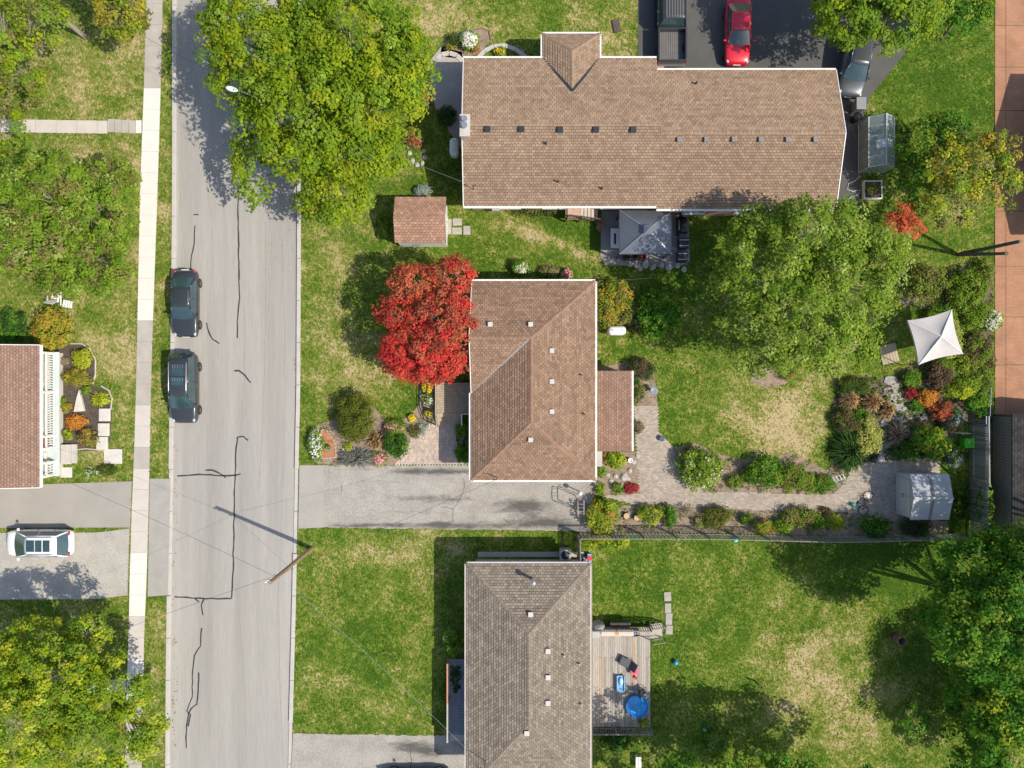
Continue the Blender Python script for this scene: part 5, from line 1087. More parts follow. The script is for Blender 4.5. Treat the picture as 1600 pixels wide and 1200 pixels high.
for s in (-1, 1): MB().add([(xm+s*.03,yv-.28,rz_+.05),(xm+s*.03,yv+.28,rz_+.05),(xm+s*.55,yv+.28,rz_+.10-.5*sv),(xm+s*.55,yv-.28,rz_+.10-.5*sv)], [(0,1,2,3)]).build('roof_vent', mat('vent_glass', (.62,.68,.72), .15, .05, alpha=.75), gl)
MB().box((xb-.3,(y0+y1)/2,.7), (.5,y1-y0-.3,.05)).build('potting_bench', WOOD, gl); MB().box((xa+.28,(y0+y1)/2,.08), (.4,y1-y0-.2,.16)).build('soil_bed', MULCH, gl)
# dark gazebo over the patio
gz = empty('gazebo', W(1006,368), label='slate grey hardtop gazebo over the patio by the ranch house', cat='gazebo')
a = local(gz,968,397,2.2); b = local(gz,1049.5,329,2.2); pk = local(gz,1012,357,3.05); GRF = mat('gazebo_roof', (.15,.165,.19), .35, .12, 1.2, metal=.35)
cs = [Vector((a.x,a.y,2.2)),Vector((b.x,a.y,2.2)),Vector((b.x,b.y,2.2)),Vector((a.x,b.y,2.2))]; ce = Vector(((a.x+b.x)/2,(a.y+b.y)/2,3.05))
for i in range(4):
    p, q = cs[i], cs[(i+1) % 4]; m_ = p.lerp(q,.5)
    for (u, v) in ((p, m_), (m_, q)): MB().add([u,v,ce,u-Vector((0,0,.04)),v-Vector((0,0,.04)),ce-Vector((0,0,.04))], [(0,1,2),(5,4,3),(0,3,4,1),(1,4,5,2),(2,5,3,0)]).build('roof_panel', GRF, gz)
    MB().bar(p+Vector((0,0,.01)), ce+Vector((0,0,.02)), .07, .05).build('hip_strip', mat('gazebo_trim', (.26,.275,.30), .4, .1, metal=.3), gz); MB().bar(p-Vector((0,0,.03)), q-Vector((0,0,.03)), .06, .08).build('fascia', DARKMETAL, gz)
    w = p.lerp(ce,.07); MB().box((w.x,w.y,1.09), (.12,.12,2.16)).build('post', DARKMETAL, gz)
MB().add([ce+Vector((x,y,.08)) for x, y in ((-.3,-.3),(.3,-.3),(.3,.3),(-.3,.3))]+[ce+Vector((0,0,.22))], [(0,1,4),(1,2,4),(2,3,4),(3,0,4),(3,2,1,0)]).build('top_cap', GRF, gz)
so = empty('outdoor_sofa', W(990,400), label='black outdoor sofa with a red cushion under the gazebo edge', cat='sofa'); bevel(MB().box((0,0,.22),(1.5,.65,.3)).build('seat', BLACK, so),.04); bevel(MB().box((0,-.3,.55),(1.5,.14,.5)).build('backrest', BLACK, so),.04)
bevel(MB().box((.35,-.08,.46),(.45,.45,.14)).build('cushion', RED, so),.05)
for s in (-1,1): bevel(MB().box((s*.72,0,.42),(.12,.62,.5)).build('armrest', BLACK, so),.03)
ft = empty('fire_table', W(961,372,.5).xy.to_3d(), label='white fire table with dark burner slot beside the gazebo', cat='table'); bevel(MB().box((0,0,.48),(.6,1.35,.06)).build('tabletop', WHITEPL, ft),.015); MB().box((0,0,.23),(.5,1.2,.44)).build('base', GREYPL, ft); MB().box((.0,-.05,.515),(.14,.75,.02)).build('burner', BLACK, ft)
bq = empty('barbecue', W(1067,352,.8).xy.to_3d(), label='black barbecue grill with closed lid at the gazebo corner', cat='barbecue')
bevel(MB().box((0,0,.45),(.62,1.2,.7)).build('cabinet', BLACK, bq),.02); l = MB(); l.cyl((0,-.5,.85),(0,.5,.85),.3,n=14); l.build('lid', BLACK, bq, True); MB().bar((-.3,-.35,.95),(-.3,.35,.95),.03,.03).build('handle', STEEL, bq)
for y in (-.75,.75): MB().box((0,y,.82),(.5,.3,.04)).build('side_shelf', DARKMETAL, bq)
for i,(x_,y_,t_) in enumerate(((1067,381,'black storage bin with steel straps below the barbecue'),(1065,402,'small black crate at the patio end below the storage bin'))):
    sb = empty('storage_bin', W(x_,y_,.3).xy.to_3d(), label=t_, cat='bin'); bevel(MB().box((0,0,.3),(.62,.72,.6)).build('box', BLACK, sb),.03)
    bevel(MB().box((0,0,.63),(.66,.76,.06)).build('lid', BLACK, sb),.015)
    for y in (-.2,.2): MB().box((0,y,.665),(.66,.04,.012)).build('strap', STEEL, sb)
# white canopy on a rotated frame
cp = empty('canopy_tent', W(1432,530), R(14), 'off-white fabric canopy tent with sagging edges beside the variegated bush', 'canopy'); FAB = mat('canopy_fabric', (.60,.565,.55), .9, .05, 1.5, .15, 40, trans=.15)
hw = 1.52; ez, pz = 2.2, 2.85; nn = 8
for i in range(4):
    a0 = R(45+90*i); a1 = R(135+90*i); p = Vector((math.cos(a0)*hw*1.414,math.sin(a0)*hw*1.414,ez)); q = Vector((math.cos(a1)*hw*1.414,math.sin(a1)*hw*1.414,ez)); ap_ = Vector((0,0,pz)); V = []; F = []
    for j in range(nn+1):
        t = j/nn
        for k in range(nn+1):
            u = k/nn; e = p.lerp(q,u); sagx = 4*u*(1-u); v = e*(1-.08*sagx*(1-t)); v.z = ez-.02*sagx; w = v.lerp(ap_,t); w.z -= .12*math.sin(math.pi*t)*sagx; V.append(w)
    for j in range(nn):
        for k in range(nn): F.append((j*(nn+1)+k, j*(nn+1)+k+1, (j+1)*(nn+1)+k+1, (j+1)*(nn+1)+k))
    MB().add(V,F).build('fabric_panel', FAB, cp, True)
    vl = MB(); 
    for k in range(nn):
        u0, u1 = V[k], V[k+1]; d_ = Vector((0,0,.16)); vl.add([u0,u1,u1-d_,u0-d_],[(0,1,2,3)])
    vl.build('valance', FAB, cp)
    MB().bar(p+Vector((0,0,.015)), ap_+Vector((0,0,.015)), .03, .02).build('rib', WHITEPL, cp); c_ = p*.97; MB().cyl((c_.x,c_.y,0),(c_.x,c_.y,2.18),.03,n=8).build('post', DARKMETAL, cp)
ds = empty('wooden_platform', W(1388,553), R(14), 'small weathered wooden platform beside the canopy tent', 'platform')
for k in range(6): MB().box((-.5+k*.2,0,.09),(.18,1.3,.04)).build('board', WOOD, ds)
for y in (-.5,.5): MB().box((0,y,.035),(1.2,.08,.07)).build('joist', WOOD, ds)
# raised bed, hose, bins
rbx = empty('raised_bed', W(1361,298), label='white framed raised bed of plants below the greenhouse', cat='planter')
for (c, s) in (((0,.6,.15),(1.25,.07,.3)),((0,-.6,.15),(1.25,.07,.3)),((-.6,0,.15),(.07,1.13,.3)),((.6,0,.15),(.07,1.13,.3))): MB().box(c,s).build('board', WTRIM, rbx)
MB().box((0,0,.12),(1.12,1.12,.2)).build('soil', MULCH, rbx)
tag(MB().tube([W(*p,.03) for p in ((1344,275),(1335,283),(1326,287),(1324,296),(1332,299),(1344,297),(1340,304),(1330,308),(1318,316),(1310,318))], .03, 6).build('garden_hose', mat('hose', (.50,.55,.50),.5,.1)), 'pale green garden hose on the side drive below the greenhouse', 'hose')
wb = empty('wheelie_bin', W(1341,165,.6).xy.to_3d(), label='grey wheeled waste bin beside the parked charcoal SUV', cat='bin')
bevel(MB().add([(-.24,-.3,.08),(.24,-.3,.08),(.24,.3,.08),(-.24,.3,.08),(-.3,-.38,1.0),(.3,-.38,1.0),(.3,.38,1.0),(-.3,.38,1.0)],[(3,2,1,0),(4,5,6,7),(0,1,5,4),(1,2,6,5),(2,3,7,6),(3,0,4,7)]).build('bin_body', mat('bin_grey',(.16,.165,.17),.5,.1), wb),.03)
bevel(MB().box((0,0,1.03),(.66,.82,.06)).build('lid', mat('bin_lid',(.24,.245,.25),.45,.1), wb),.02); MB().cyl((-.3,-.32,.1),(.3,-.32,.1),.1,n=12).build('wheel', RUBBER, wb)
wb2 = empty('trash_can', W(1338,184,.5).xy.to_3d(), label='round black trash can at the greenhouse corner', cat='bin'); MB().lathe([(.22,0),(.27,.7),(.29,.72)], n=16).build('can', BLACK, wb2, True); MB().lathe([(.3,.72),(.3,.76),(.1,.84),(.02,.85)], n=16).build('lid', BLACK, wb2, True)
# oil tanks
def tank(px, py, rz, label, m):
    t = empty('oil_tank', W(px,py,.8).xy.to_3d(), rz, label, 'tank'); L = 1.25; prof = []
    b = MB().box((0,0,.85),(L,.62,.9)).build('shell', m, t, True); bv = bevel(b,.27,6)
    for x in (-.5,.5):
        for y in (-.2,.2): MB().cyl((x,y,0),(x,y,.45),.025,n=6).build('leg', DARKMETAL, t)
    MB().cyl((.35,0,1.28),(.35,0,1.42),.03,n=8).cyl((-.3,0,1.28),(-.3,0,1.38),.04,n=8).build('fill_pipe', STEEL, t)
tank(710,232,math.pi/2,'pale grey oil tank in the shade of the ranch house gable', WHITEPL); tank(963,517,0,'white oil tank beside the bungalow wall', WHITEPL)
# stepping stones
def stones(group, lst, m, h=.05, name='paving_stone', z=0):
    for i, (px, py, sx, sy, rz, lab) in enumerate(lst):
        p = W(px,py); o = bevel(MB().box((0,0,h/2),(sx/22.5,sy/22.5,h)).build(name, m, loc=(p.x,p.y,z-.004), rz=rz),.015); tag(o, lab, 'paving', group)
PST = mat('paving_stone', (.36,.335,.29), .9, .15, 2, .2, 30)
stones('square pavers at the brown shed', [(701,354,9,24,0,'long paver against the brown shed door'),(714.5,347,14.5,11,0,'upper square paver beside the brown shed'),(714,361,15,11,0,'lower square paver beside the brown shed'),(729.5,360,11,14,0,'outermost square paver beside the brown shed')], PST)
stones('stepping stones beside the deck', [(1043,932,11,14,.05,'stepping stone farthest from the deck stairs'),(1043.5,950,10,15,.0,'second stepping stone from the far end beside the deck'),(1045,967,10.5,18,-.03,'third stepping stone beside the deck stairs railing'),(1045.5,984,11,14,-.05,'stepping stone nearest the deck stairs')], PST)
# front porch of the bungalow
fp = empty('front_porch', W(708,632), label='weathered wooden front porch with steps below the red maple', cat='porch')
a = local(fp,682,645,.6); b = local(fp,738,598,.6); n = 17; b.x = D_.x+.45-fp.location.x
for k in range(n):
    y = a.y+(b.y-a.y)*(k+.5)/n; MB().box(((a.x+b.x)/2,y,.58+random.uniform(-.003,.003)),(b.x-a.x,(b.y-a.y)/n-.012,.04)).build('board', WOOD, fp)
for k in range(3): MB().box((a.x+.85,a.y-.16-.29*k,.46-.15*k),(1.7,.28,.04)).build('step', WOOD, fp)
for s in (0,1.66): MB().bar((a.x+.02+s,a.y,.42),(a.x+.02+s,a.y-.85,.05),.05,.2).build('stringer', WOOD, fp)
for x,y in ((a.x+.05,a.y+.05),(a.x+.05,b.y-.05),(b.x-.1,a.y+.05),(b.x-.1,b.y-.05)): MB().box((x,y,.28),(.1,.1,.56)).build('leg', WOOD, fp)
def railing(root, pts, h, m, top=.05, bal=.0, bt=.03):
    for p, q in zip(pts[:-1], pts[1:]):
        p = Vector(p); q = Vector(q); U = Vector((0,0,1)); MB().bar(p+U*h, q+U*h, top, top).build('rail', m, root); MB().bar(p+U*.12, q+U*.12, top*.7, top*.7).build('rail', m, root)
        if bal:
            nb = int((q-p).length/bal)
            for k in range(1,nb): w = p.lerp(q,k/nb); MB().bar(w+U*.12, w+U*h, bt, bt).build('baluster', m, root)
    for p in pts: p = Vector(p); MB().bar(p, p+Vector((0,0,h+.04)), top*1.2, top*1.2).build('post', m, root)
railing(fp, [(a.x+.04,a.y-.02,.6),(a.x+.04,b.y-.04,.6)], .85, WOOD, .07, .18, .035)
railing(fp, [(a.x+.04,a.y-.9,.05),(a.x+.04,a.y-.1,.55)], .85, WOOD, .06, .2, .03)
railing(fp, [(a.x+1.75,a.y-.9,.05),(a.x+1.75,a.y-.05,.55)], .85, WTRIM, .05, .25, .025)
railing(fp, [(a.x+1.75,a.y-.05,.6),(b.x-.05,a.y-.05,.6)], .85, WTRIM, .05, .25, .025)
# brick planter
bp = empty('brick_planter', W(514,690), label='low brick-edged planter of orange mulch by the road', cat='planter')
P = [local(bp,*p) for p in ((503,671),(510,671),(524,690),(526,714),(503,716))]; OM = mat('orange_mulch', (.40,.17,.085), .95, .3, 5, .8, 20, fine=.25, fscale=14); MB().prism([(p.x,p.y) for p in P],-.02,.14).build('mulch', OM, bp)
EB = mat('edge_brick', (.42,.30,.26), .9, .2, 5); bm_ = bevel(MB().box((0,0,.09),(.22,.1,.18)).build('brick', EB, bp),.01); first = True
for i in range(5):
    p, q = P[i], P[(i+1)%5]; L = (q-p).length; m_ = max(1,int(L/.24))
    for k in range(m_):
        w = p.lerp(q,(k+.5)/m_); o = bm_ if first else bm_.copy(); first or COL.objects.link(o); first = False; o.location = w; o.rotation_euler = (0,0,math.atan2(q.y-p.y,q.x-p.x))
pt = empty('plant_pot', W(515,699), label='small teal pot standing on the orange mulch planter', cat='pot'); pt.location.z = .14; MB().lathe([(.1,0),(.17,.22),(.18,.24),(.15,.24),(.14,.18)],n=14).build('pot', TEAL, pt, True); V, C, _ = crown([(Vector((0,0,.26)),(.16,.16,.1))],['fresh'],.08,1,.1); link('foliage', np_mesh('foliage',V,4,C), LEAF, pt)
tag(bevel(MB().box((0,0,.05),(.9,.28,.1)).build('stone_edging', STONE, loc=W(545,703)),.03), 'grey stone slab edging above the lavender mat', 'stone')
# dark railing outside the porch flowers (black metal)
ir = empty('iron_railing', W(660,640), label='dark iron garden railing around the porch flowers', cat='railing')
railing(ir, [local(ir,656,596),local(ir,656,634),local(ir,664,656),local(ir,682,664)], .32, BLACK, .035, .3, .015)
# wooden steps of the ranch house
ws = empty('wooden_steps', W(912,338), label='wooden landing and steps with railings at the ranch house wall', cat='steps')
a = local(ws,885,343,.9); MB().box((a.x+.45,a.y+.62,.88),(1.0,1.2,.06)).build('landing', mat('landing_wood',(.50,.36,.26),.8,.15,3), ws)
for k in range(5): MB().box((a.x+1.08+.26*k,a.y+.62,.76-.15*k),(.2,1.1,.05)).build('tread', mat('tread_wood',(.55,.47,.40),.8,.12,3), ws)
for y in (.08,1.16): MB().bar((a.x+.95,a.y+y,.85),(a.x+2.3,a.y+y,.05),.05,.2).build('stringer', DARKWOOD, ws)
for x,y in ((0,.05),(0,1.15),(.9,.05),(.9,1.15)): MB().box((a.x+x,a.y+y,.42),(.09,.09,.84)).build('leg', DARKWOOD, ws)
railing(ws, [(a.x,a.y+.04,.9),(a.x+.9,a.y+.04,.9)], .8, DARKWOOD, .06, .18, .03); railing(ws, [(a.x+1.0,a.y+.04,.85),(a.x+2.3,a.y+.04,.08)], .8, DARKWOOD, .06, .2, .03); railing(ws, [(a.x,a.y+.04,.9),(a.x,a.y+1.2,.9)], .8, DARKWOOD, .06, .18, .03)
# arbour and lamp at the garden entrance
ab = empty('garden_arbor', W(903,783), label='slender white metal arbor at the entrance to the paver path', cat='arbor')
p = local(ab,901,774); q = local(ab,901,796)
ARM = mat('arbor_metal', (.40,.33,.28), .6, .15)
for x in (-.2,.2):
    MB().tube([(x,p.y,0),(x,p.y,2.0),(x,p.y-.06,2.08),(x,(p.y+q.y)/2,2.12),(x,q.y+.06,2.08),(x,q.y,2.0),(x,q.y,0)],.03,6).build('hoop', ARM, ab)
for k in range(5):
    for y in (p.y,q.y): MB().bar((-.2,y,.3+k*.33),(.2,y,.3+k*.33),.02,.02).build('rung', ARM, ab)
for t in (.25,.5,.75): y = p.y+(q.y-p.y)*t; MB().bar((-.2,y,2.08+.07*math.sin(math.pi*t)),(.2,y,2.08+.07*math.sin(math.pi*t)),.02,.02).build('rung', ARM, ab)
lp = empty('garden_lamp', W(904,767), label='globe garden lamp on a short post beside the arbor', cat='lamp'); MB().cyl((0,0,0),(0,0,1.0),.035,n=8).build('post', DARKMETAL, lp); MB().blob((0,0,1.15),(.16,.16,.17),0,12,8).build('globe', WHITEPL, lp, True)
# log rounds
for px,py,lab in ((978,805,'cut log round nearest the green and orange bush'),(994,808,'cut log round beside the yellow-green clump')):
    lr = empty('log_round', W(px,py), label=lab, cat='log'); MB().cyl((0,0,-.01),(0,0,.3),.22,.21,n=14).build('bark', BARK, lr); MB().cyl((0,0,.3),(0,0,.312),.195,n=14).build('cut_face', mat('cut_wood',(.55,.36,.21),.85,.15,6), lr)
# rocks
ROCKM = mat('rock', (.44,.41,.37), .9, .22, 3, .7, 10)
def rock(px, py, r, lab, cat='rock', group=None, m=None, hz=.5):
    p = W(px,py); k = r/22.5; o = MB().blob((0,0,k*hz*.5),(k,k*random.uniform(.7,1),k*hz),.22,8,6).build('rock', m or ROCKM, loc=p); o.rotation_euler.z = random.uniform(0,3); return tag(o,lab,cat,group)
for i,(x,y,r) in enumerate(((975,745,6),(984,735,4),(962,744,4.5),(955,752,4),(990,722,4),(972,757,4),(950,742,3.5),(981,748,3.5),(996,712,4))): rock(x,y,r,'pale rock in the rock garden by the sunroom',group='rock garden stones')
for i,(x,y,r) in enumerate(((985,412,5),(995,415,6),(1008,413,7),(1020,417,6),(1033,414,5),(1045,418,6),(1058,415,5),(1068,421,5),(1000,420,4))): rock(x,y,r,'pale stone in the row edging the gazebo patio',group='stones edging the gazebo patio')
for i,(x,y,r) in enumerate(((640,240,4),(645,252,5),(652,258,4),(660,255,4),(664,246,4),(662,236,3.5))): rock(x,y,r,'stone of the ring below the dry tan bush',group='ring of stones under the maple')
fs = [(1391,594,11,8),(1398,606,9,9),(1387,612,8,8),(1400,622,12,9),(1390,632,9,8),(1408,636,11,10),(1420,630,9,8),(1430,646,11,8),(1412,652,12,8),(1396,650,10,8),(1442,650,8,6),(1384,662,10,9),(1382,678,9,10),(1385,694,9,8),(1376,706,11,8),(1372,690,7,7)]
FLG = mat('flagstone', (.30,.285,.255), .9, .3, 3, .5, 16)
flagp = empty('flagstone_path', W(1400,640), label='irregular grey flagstone path through the golden grasses', cat='path')
for x,y,rx,ry in fs:
    n = 7; P = []
    for k in range(n): t = 2*math.pi*k/n+random.uniform(-.25,.25); P.append((math.cos(t)*rx/22.5*random.uniform(.85,1.1), math.sin(t)*ry/22.5*random.uniform(.85,1.1)))
    bevel(MB().prism(P,-.02,.06).build('flagstone', FLG, flagp, loc=local(flagp,x,y)+Vector((0,0,.01))),.015)
# pointed stone and slabs by the west house
tag(bevel(MB().prism([(-.36,-.55),(.36,-.5),(.2,.2),(.0,1.0),(-.2,.3)],-.02,.25).build('standing_stone', mat('white_stone',(.55,.52,.46),.9,.15,3), loc=W(126,631)),.04), 'pointed pale stone slab lying in the mulch bed', 'stone')
for x,y,sx,sy,lab in ((165,648,17,20,'topmost flat stone beside the spiky plant'),(163.5,671,17,20,'middle flat stone of the three by the mulch bed'),(161,692,17,20,'lowest flat stone above the concrete path step')):
    tag(bevel(MB().box((0,0,.1),(sx/22.5,sy/22.5,.22)).build('flat_stone', mat('white_stone',(.55,.52,.46)), loc=W(x,y)),.05), lab, 'stone', 'flat stones at the west house bed')
for x,y,sx,sy,lab in ((102,714,20,22,'concrete landing slab at the foot of the porch stairs'),(104,738,18,16,'concrete slab below the porch landing beside the drive'),(177,713,28,23,'pale stepping slab between the porch and the sidewalk')):
    tag(bevel(MB().box((0,0,.03),(sx/22.5,sy/22.5,.08)).build('concrete_slab', CONC_MID if False else mat('pale_concrete',(.56,.53,.48),.9,.1,2), loc=W(x,y)),.015), lab, 'slab')
be = MB(); BP = [(110,537),(128,537),(140,545),(149,562),(149,585),(145,600)]; be.tube([W(*p,.03) for p in BP],.05,5); tag(be.build('bed_edging', mat('edging',(.48,.43,.36),.9,.15)), 'curved pale edging round the upper mulch bed', 'edging')
be = MB(); be.tube([W(*p,.03) for p in ((158,603),(170,610),(175,622),(173,640))],.05,5); tag(be.build('bed_edging', MATS['edging']), 'short pale edging beside the spiky yellow-green plant', 'edging')
be = MB(); be.tube([W(*p,.03) for p in ((115,703),(135,701),(155,703),(168,703))],.05,5); tag(be.build('bed_edging', MATS['edging']), 'straight pale edging below the mulch bed', 'edging')
tag(MB().tube([W(*p,.04) for p in ((735,47),(752,44),(764,48),(767,62))],.05,5).build('bed_edging', mat('dark_edging',(.20,.15,.12),.9,.15)), 'dark curved edging round the white hydrangea bed', 'edging')
cv = MB(); CP = [W(*p) for p in ((748,90),(757,80),(772,73),(790,72),(806,78),(822,90))]
for p, q in zip(CP[:-1], CP[1:]): d = (q-p); n_ = Vector((-d.y,d.x,0)).normalized()*.14; cv.prism([(p.x-n_.x,p.y-n_.y),(q.x-n_.x,q.y-n_.y),(q.x+n_.x,q.y+n_.y),(p.x+n_.x,p.y+n_.y)],-.02,.1)
tag(cv.build('curved_border', CONC), 'curved concrete border at the ranch house front wall', 'border')
cw = MB(); CP = [W(*p) for p in ((683,92),(690,86),(702,83),(714,87),(722,95))]
for p, q in zip(CP[:-1], CP[1:]): d = (q-p); n_ = Vector((-d.y,d.x,0)).normalized()*.16; cw.prism([(p.x-n_.x,p.y-n_.y),(q.x-n_.x,q.y-n_.y),(q.x+n_.x,q.y+n_.y),(p.x+n_.x,p.y+n_.y)],-.02,.06)
tag(cw.build('curved_border', CONC), 'pale curved paving at the top of the shaded patio', 'border')
# white chair (adirondack) at the west lawn
wc = empty('garden_chair', W(84,466,.5).xy.to_3d(), R(80), 'white wooden garden chair on the west lawn', 'chair')
for k in range(5): MB().box((.0+k*.12,0,.36-.02*k),(.1,.55,.025)).build('seat_slat', WTRIM, wc)
for k in range(5): MB().bar((-.1,-.22+k*.11,.3),(-.42,-.26+k*.13,1.0),.09,.025).build('back_slat', WTRIM, wc)
for s in (-1,1):
    MB().box((.18,s*.36,.58),(.8,.13,.03)).build('armrest', WTRIM, wc); MB().box((.5,s*.33,.28),(.06,.06,.56)).build('leg', WTRIM, wc); MB().bar((.5,s*.29,.33),(-.4,s*.29,.06),.04,.12).build('leg', WTRIM, wc)
fo = empty('footrest', W(106,475,.2).xy.to_3d(), R(-10), 'white slatted footrest beside the white garden chair', 'footrest')
for k in range(4): MB().box((-.22+k*.15,0,.3-.04*k),(.13,.5,.025)).build('slat', WTRIM, fo)
for x in (-.22,.22):
    for y in (-.2,.2): MB().box((x,y,.13 if x<0 else .08),(.04,.04,.26 if x<0 else .16)).build('leg', WTRIM, fo)
# ------------------------------------------------------------------ lattice fence, board fences
lf = empty('lattice_fence', W(1190,834), label='weathered lattice fence between the paver path and the lower lawn', cat='fence')
FP = [(905,833.5),(1000,833.5),(1100,834),(1190,836),(1280,838.5),(1340,838),(1410,836),(1490,834)]; pts = []
for p, q in zip(FP[:-1], FP[1:]):
    p = local(lf,*p); q = local(lf,*q); n = max(1,round((q-p).length/2.0))
    for k in range(n): pts.append(p.lerp(q,k/n))
pts.append(local(lf,*FP[-1])); FW = mat('fence_grey', (.22,.20,.175), .9, .2, 4); Hf = 1.75
vm = MB().box((0,0,Hf/2+.04),(.045,.015,Hf-.12)).mesh('slat'); vm.materials.append(FW)
for i, p in enumerate(pts):
    MB().box((p.x,p.y,Hf/2+.03),(.1,.1,Hf+.1)).build('post', FW, lf)
    if i == len(pts)-1: break
    q = pts[i+1]; U = Vector((0,0,1)); 
    for z in (.1,Hf): MB().bar(p+U*z,q+U*z,.06,.07).build('rail', FW, lf)
    n = max(2,int((q-p).length/.24))
    for k in range(1,n): w = p.lerp(q,k/n); o = link('slat', vm, None, lf, w, math.atan2(q.y-p.y,q.x-p.x))
    for k in range(1,5): MB().bar(p+U*(.1+(Hf-.1)*k/5)+Vector((0,.02,0)),q+U*(.1+(Hf-.1)*k/5)+Vector((0,.02,0)),.012,.05).build('slat', FW, lf)
def board_fence(name, label, p, q, h, m, bw=.14, post=True):
    p = W(*p); q = W(*q); root = empty(name, (p+q)/2, label=label, cat='fence'); p = p-root.location; q = q-root.location; n = int((q-p).length/bw); rz = math.atan2(q.y-p.y,q.x-p.x)
    bms = []
    for q_ in range(3):
        bm_ = MB().box((0,0,h/2),(bw-.03,.022,h)).mesh('board'); bm_.materials.append(mat('fence_board%d' % q_, ((.17,.16,.145),(.23,.215,.19),(.29,.27,.235))[q_], .9, .25, 4, .3, 25)); bms.append(bm_)
    d = (q-p).normalized(); s = Vector((-d.y,d.x,0))*.05
    for k in range(n): o = link('board', random.choice(bms), None, root, p.lerp(q,(k+.5)/n)+Vector((0,0,random.uniform(.0,.05))), rz)
    for z in (.35,h-.3): MB().bar(p+s+Vector((0,0,z)),q+s+Vector((0,0,z)),.06,.09).build('rail', m, root)
    for k in range(int((q-p).length/2.2)+1): w = p.lerp(q,min(1,k*2.2/(q-p).length))+s*2; MB().box((w.x,w.y,h/2),(.09,.09,h)).build('post', m, root)
board_fence('board_fence','short solid board fence joining the lattice fence to the grey-brown house',(902,834),(903,868),1.75,GREYWOOD)
board_fence('board_fence','tall weathered board fence behind the grey shed',(1514,662),(1516,850),1.9,GREYWOOD,.16)
for i,(p,q,r,lab) in enumerate((((1541,650,1.6),(1541,725,1.6),.035,'long pale pipe resting along the back fence top'),((1545,650,1.5),(1546,760,1.5),.05,'thick grey-blue pipe between the fence and garage'),((1549,605,1.2),(1547,650,1.4),.02,'thin white pole at the brick driveway corner'))):
    a = W(*p); b = W(*q); o = MB().cyl(a,b,r,n=8)
    for w in (a.lerp(b,.1),a.lerp(b,.9)): o.cyl((w.x,w.y,0),(w.x,w.y,w.z),.02,n=6)
    tag(o.build('metal_pipe', mat('pipe_grey',(.42,.45,.50),.5,.1,metal=.3)), lab, 'pipe')
lb = empty('green_bin', W(1511,692,.4).xy.to_3d(), label='lime green composting bin against the board fence', cat='bin'); bevel(MB().box((0,0,.32),(.6,.62,.64)).build('bin_body', LIME, lb),.06); bevel(MB().box((0,0,.68),(.64,.66,.07)).build('lid', LIME, lb),.02)
wp = empty('white_post', W(1490,676), label='leaning white post beside the lime green bin', cat='post'); MB().cyl((-.1,0,0),(.55,0,.9),.035,n=8).build('pole', WTRIM, wp); MB().blob((.56,0,.92),(.06,.06,.06),0,8,6).build('cap', mat('copper',(.45,.30,.2),.5,.1), wp)
# white trellis ladder
tl = empty('trellis', W(1302,747), R(28), 'small white trellis leaning over the low juniper', 'trellis')
for y in (-.16,.16): MB().bar((-.55,y,.1),(.5,y,.75),.03,.03).build('rail', WTRIM, tl)
for k in range(6): t = k/5; MB().bar((-.5+.95*t,-.2,.13+.59*t),(-.5+.95*t,.2,.13+.59*t),.035,.02).build('rung', WTRIM, tl)
for y in (-.16,.16): MB().bar((.48,y,.73),(.6,y,0),.03,.03).build('leg', WTRIM, tl)
# bicycle
bk_ = empty('bicycle', W(1352,786), R(70), 'dark bicycle lying on the shaded paver patio', 'bicycle')
def ring(mb, c, r, t, n=20): mb.tube([(c[0]+r*math.cos(2*math.pi*k/n),c[1]+r*math.sin(2*math.pi*k/n),c[2]) for k in range(n+1)], t, 5)
for x in (-.52,.52):
    m_ = MB(); ring(m_,(x,0,.09),.33,.022); w = m_.build('wheel', RUBBER, bk_); sp = MB()
    for k in range(6): a = math.pi*k/6; sp.bar((x-.31*math.cos(a),-.31*math.sin(a),.09),(x+.31*math.cos(a),.31*math.sin(a),.09),.006,.006)
    sp.build('spokes', STEEL, w)
fm = MB()
for a, b in (((-.52,0,.1),(-.08,-.05,.1)),((-.08,-.05,.1),(.38,.42,.1)),((-.18,.40,.1),(.36,.40,.1)),((-.18,.42,.1),(-.08,-.05,.1)),((-.52,0,.1),(-.18,.4,.1)),((.36,.48,.1),(.52,0,.1))): fm.cyl(a,b,.02,n=6)
fm.build('frame', mat('bike_frame',(.10,.11,.12),.4,.1), bk_); MB().cyl((.36,.50,.0),(.36,.52,.28),.015,n=6).build('handlebar', STEEL, bk_); bevel(MB().box((-.22,.5,.1),(.25,.08,.13)).build('saddle', BLACK, bk_),.03)
wcn = empty('watering_can', W(1331,788), label='teal watering can on the shaded patio edge', cat='watering can'); MB().lathe([(.13,0),(.14,.25),(.1,.3)],n=12).build('can', TEAL, wcn, True); MB().cyl((.1,0,.08),(.36,.05,.34),.022,.03,n=6).build('spout', TEAL, wcn); MB().tube([(-.12,0,.08),(-.26,0,.2),(-.1,0,.33)],.015,5).build('handle', TEAL, wcn)
for x,y,r,lab,m in ((1363,718,.22,'dark glazed sphere at the end of the flagstone path',DARKMETAL),(1373,716,.26,'pale grey stone ball beside the dark sphere',STONE)): tag(MB().blob((0,0,r*.85),(r,r,r),.02,14,9).build('garden_sphere', m, smooth=True, loc=W(x,y)), lab, 'ornament')
bb = empty('bird_bath', W(1019,610), label='grey bird bath at the lawn edge by the sunroom', cat='bird bath'); MB().lathe([(.2,0),(.1,.1),(.08,.5),(.1,.55)],n=14).build('pedestal', STONE, bb, True); MB().lathe([(.08,.55),(.26,.62),(.27,.65),(.22,.65),(.02,.6)],n=16).build('bowl', mat('bath_water',(.20,.28,.30),.3,.1), bb, True)
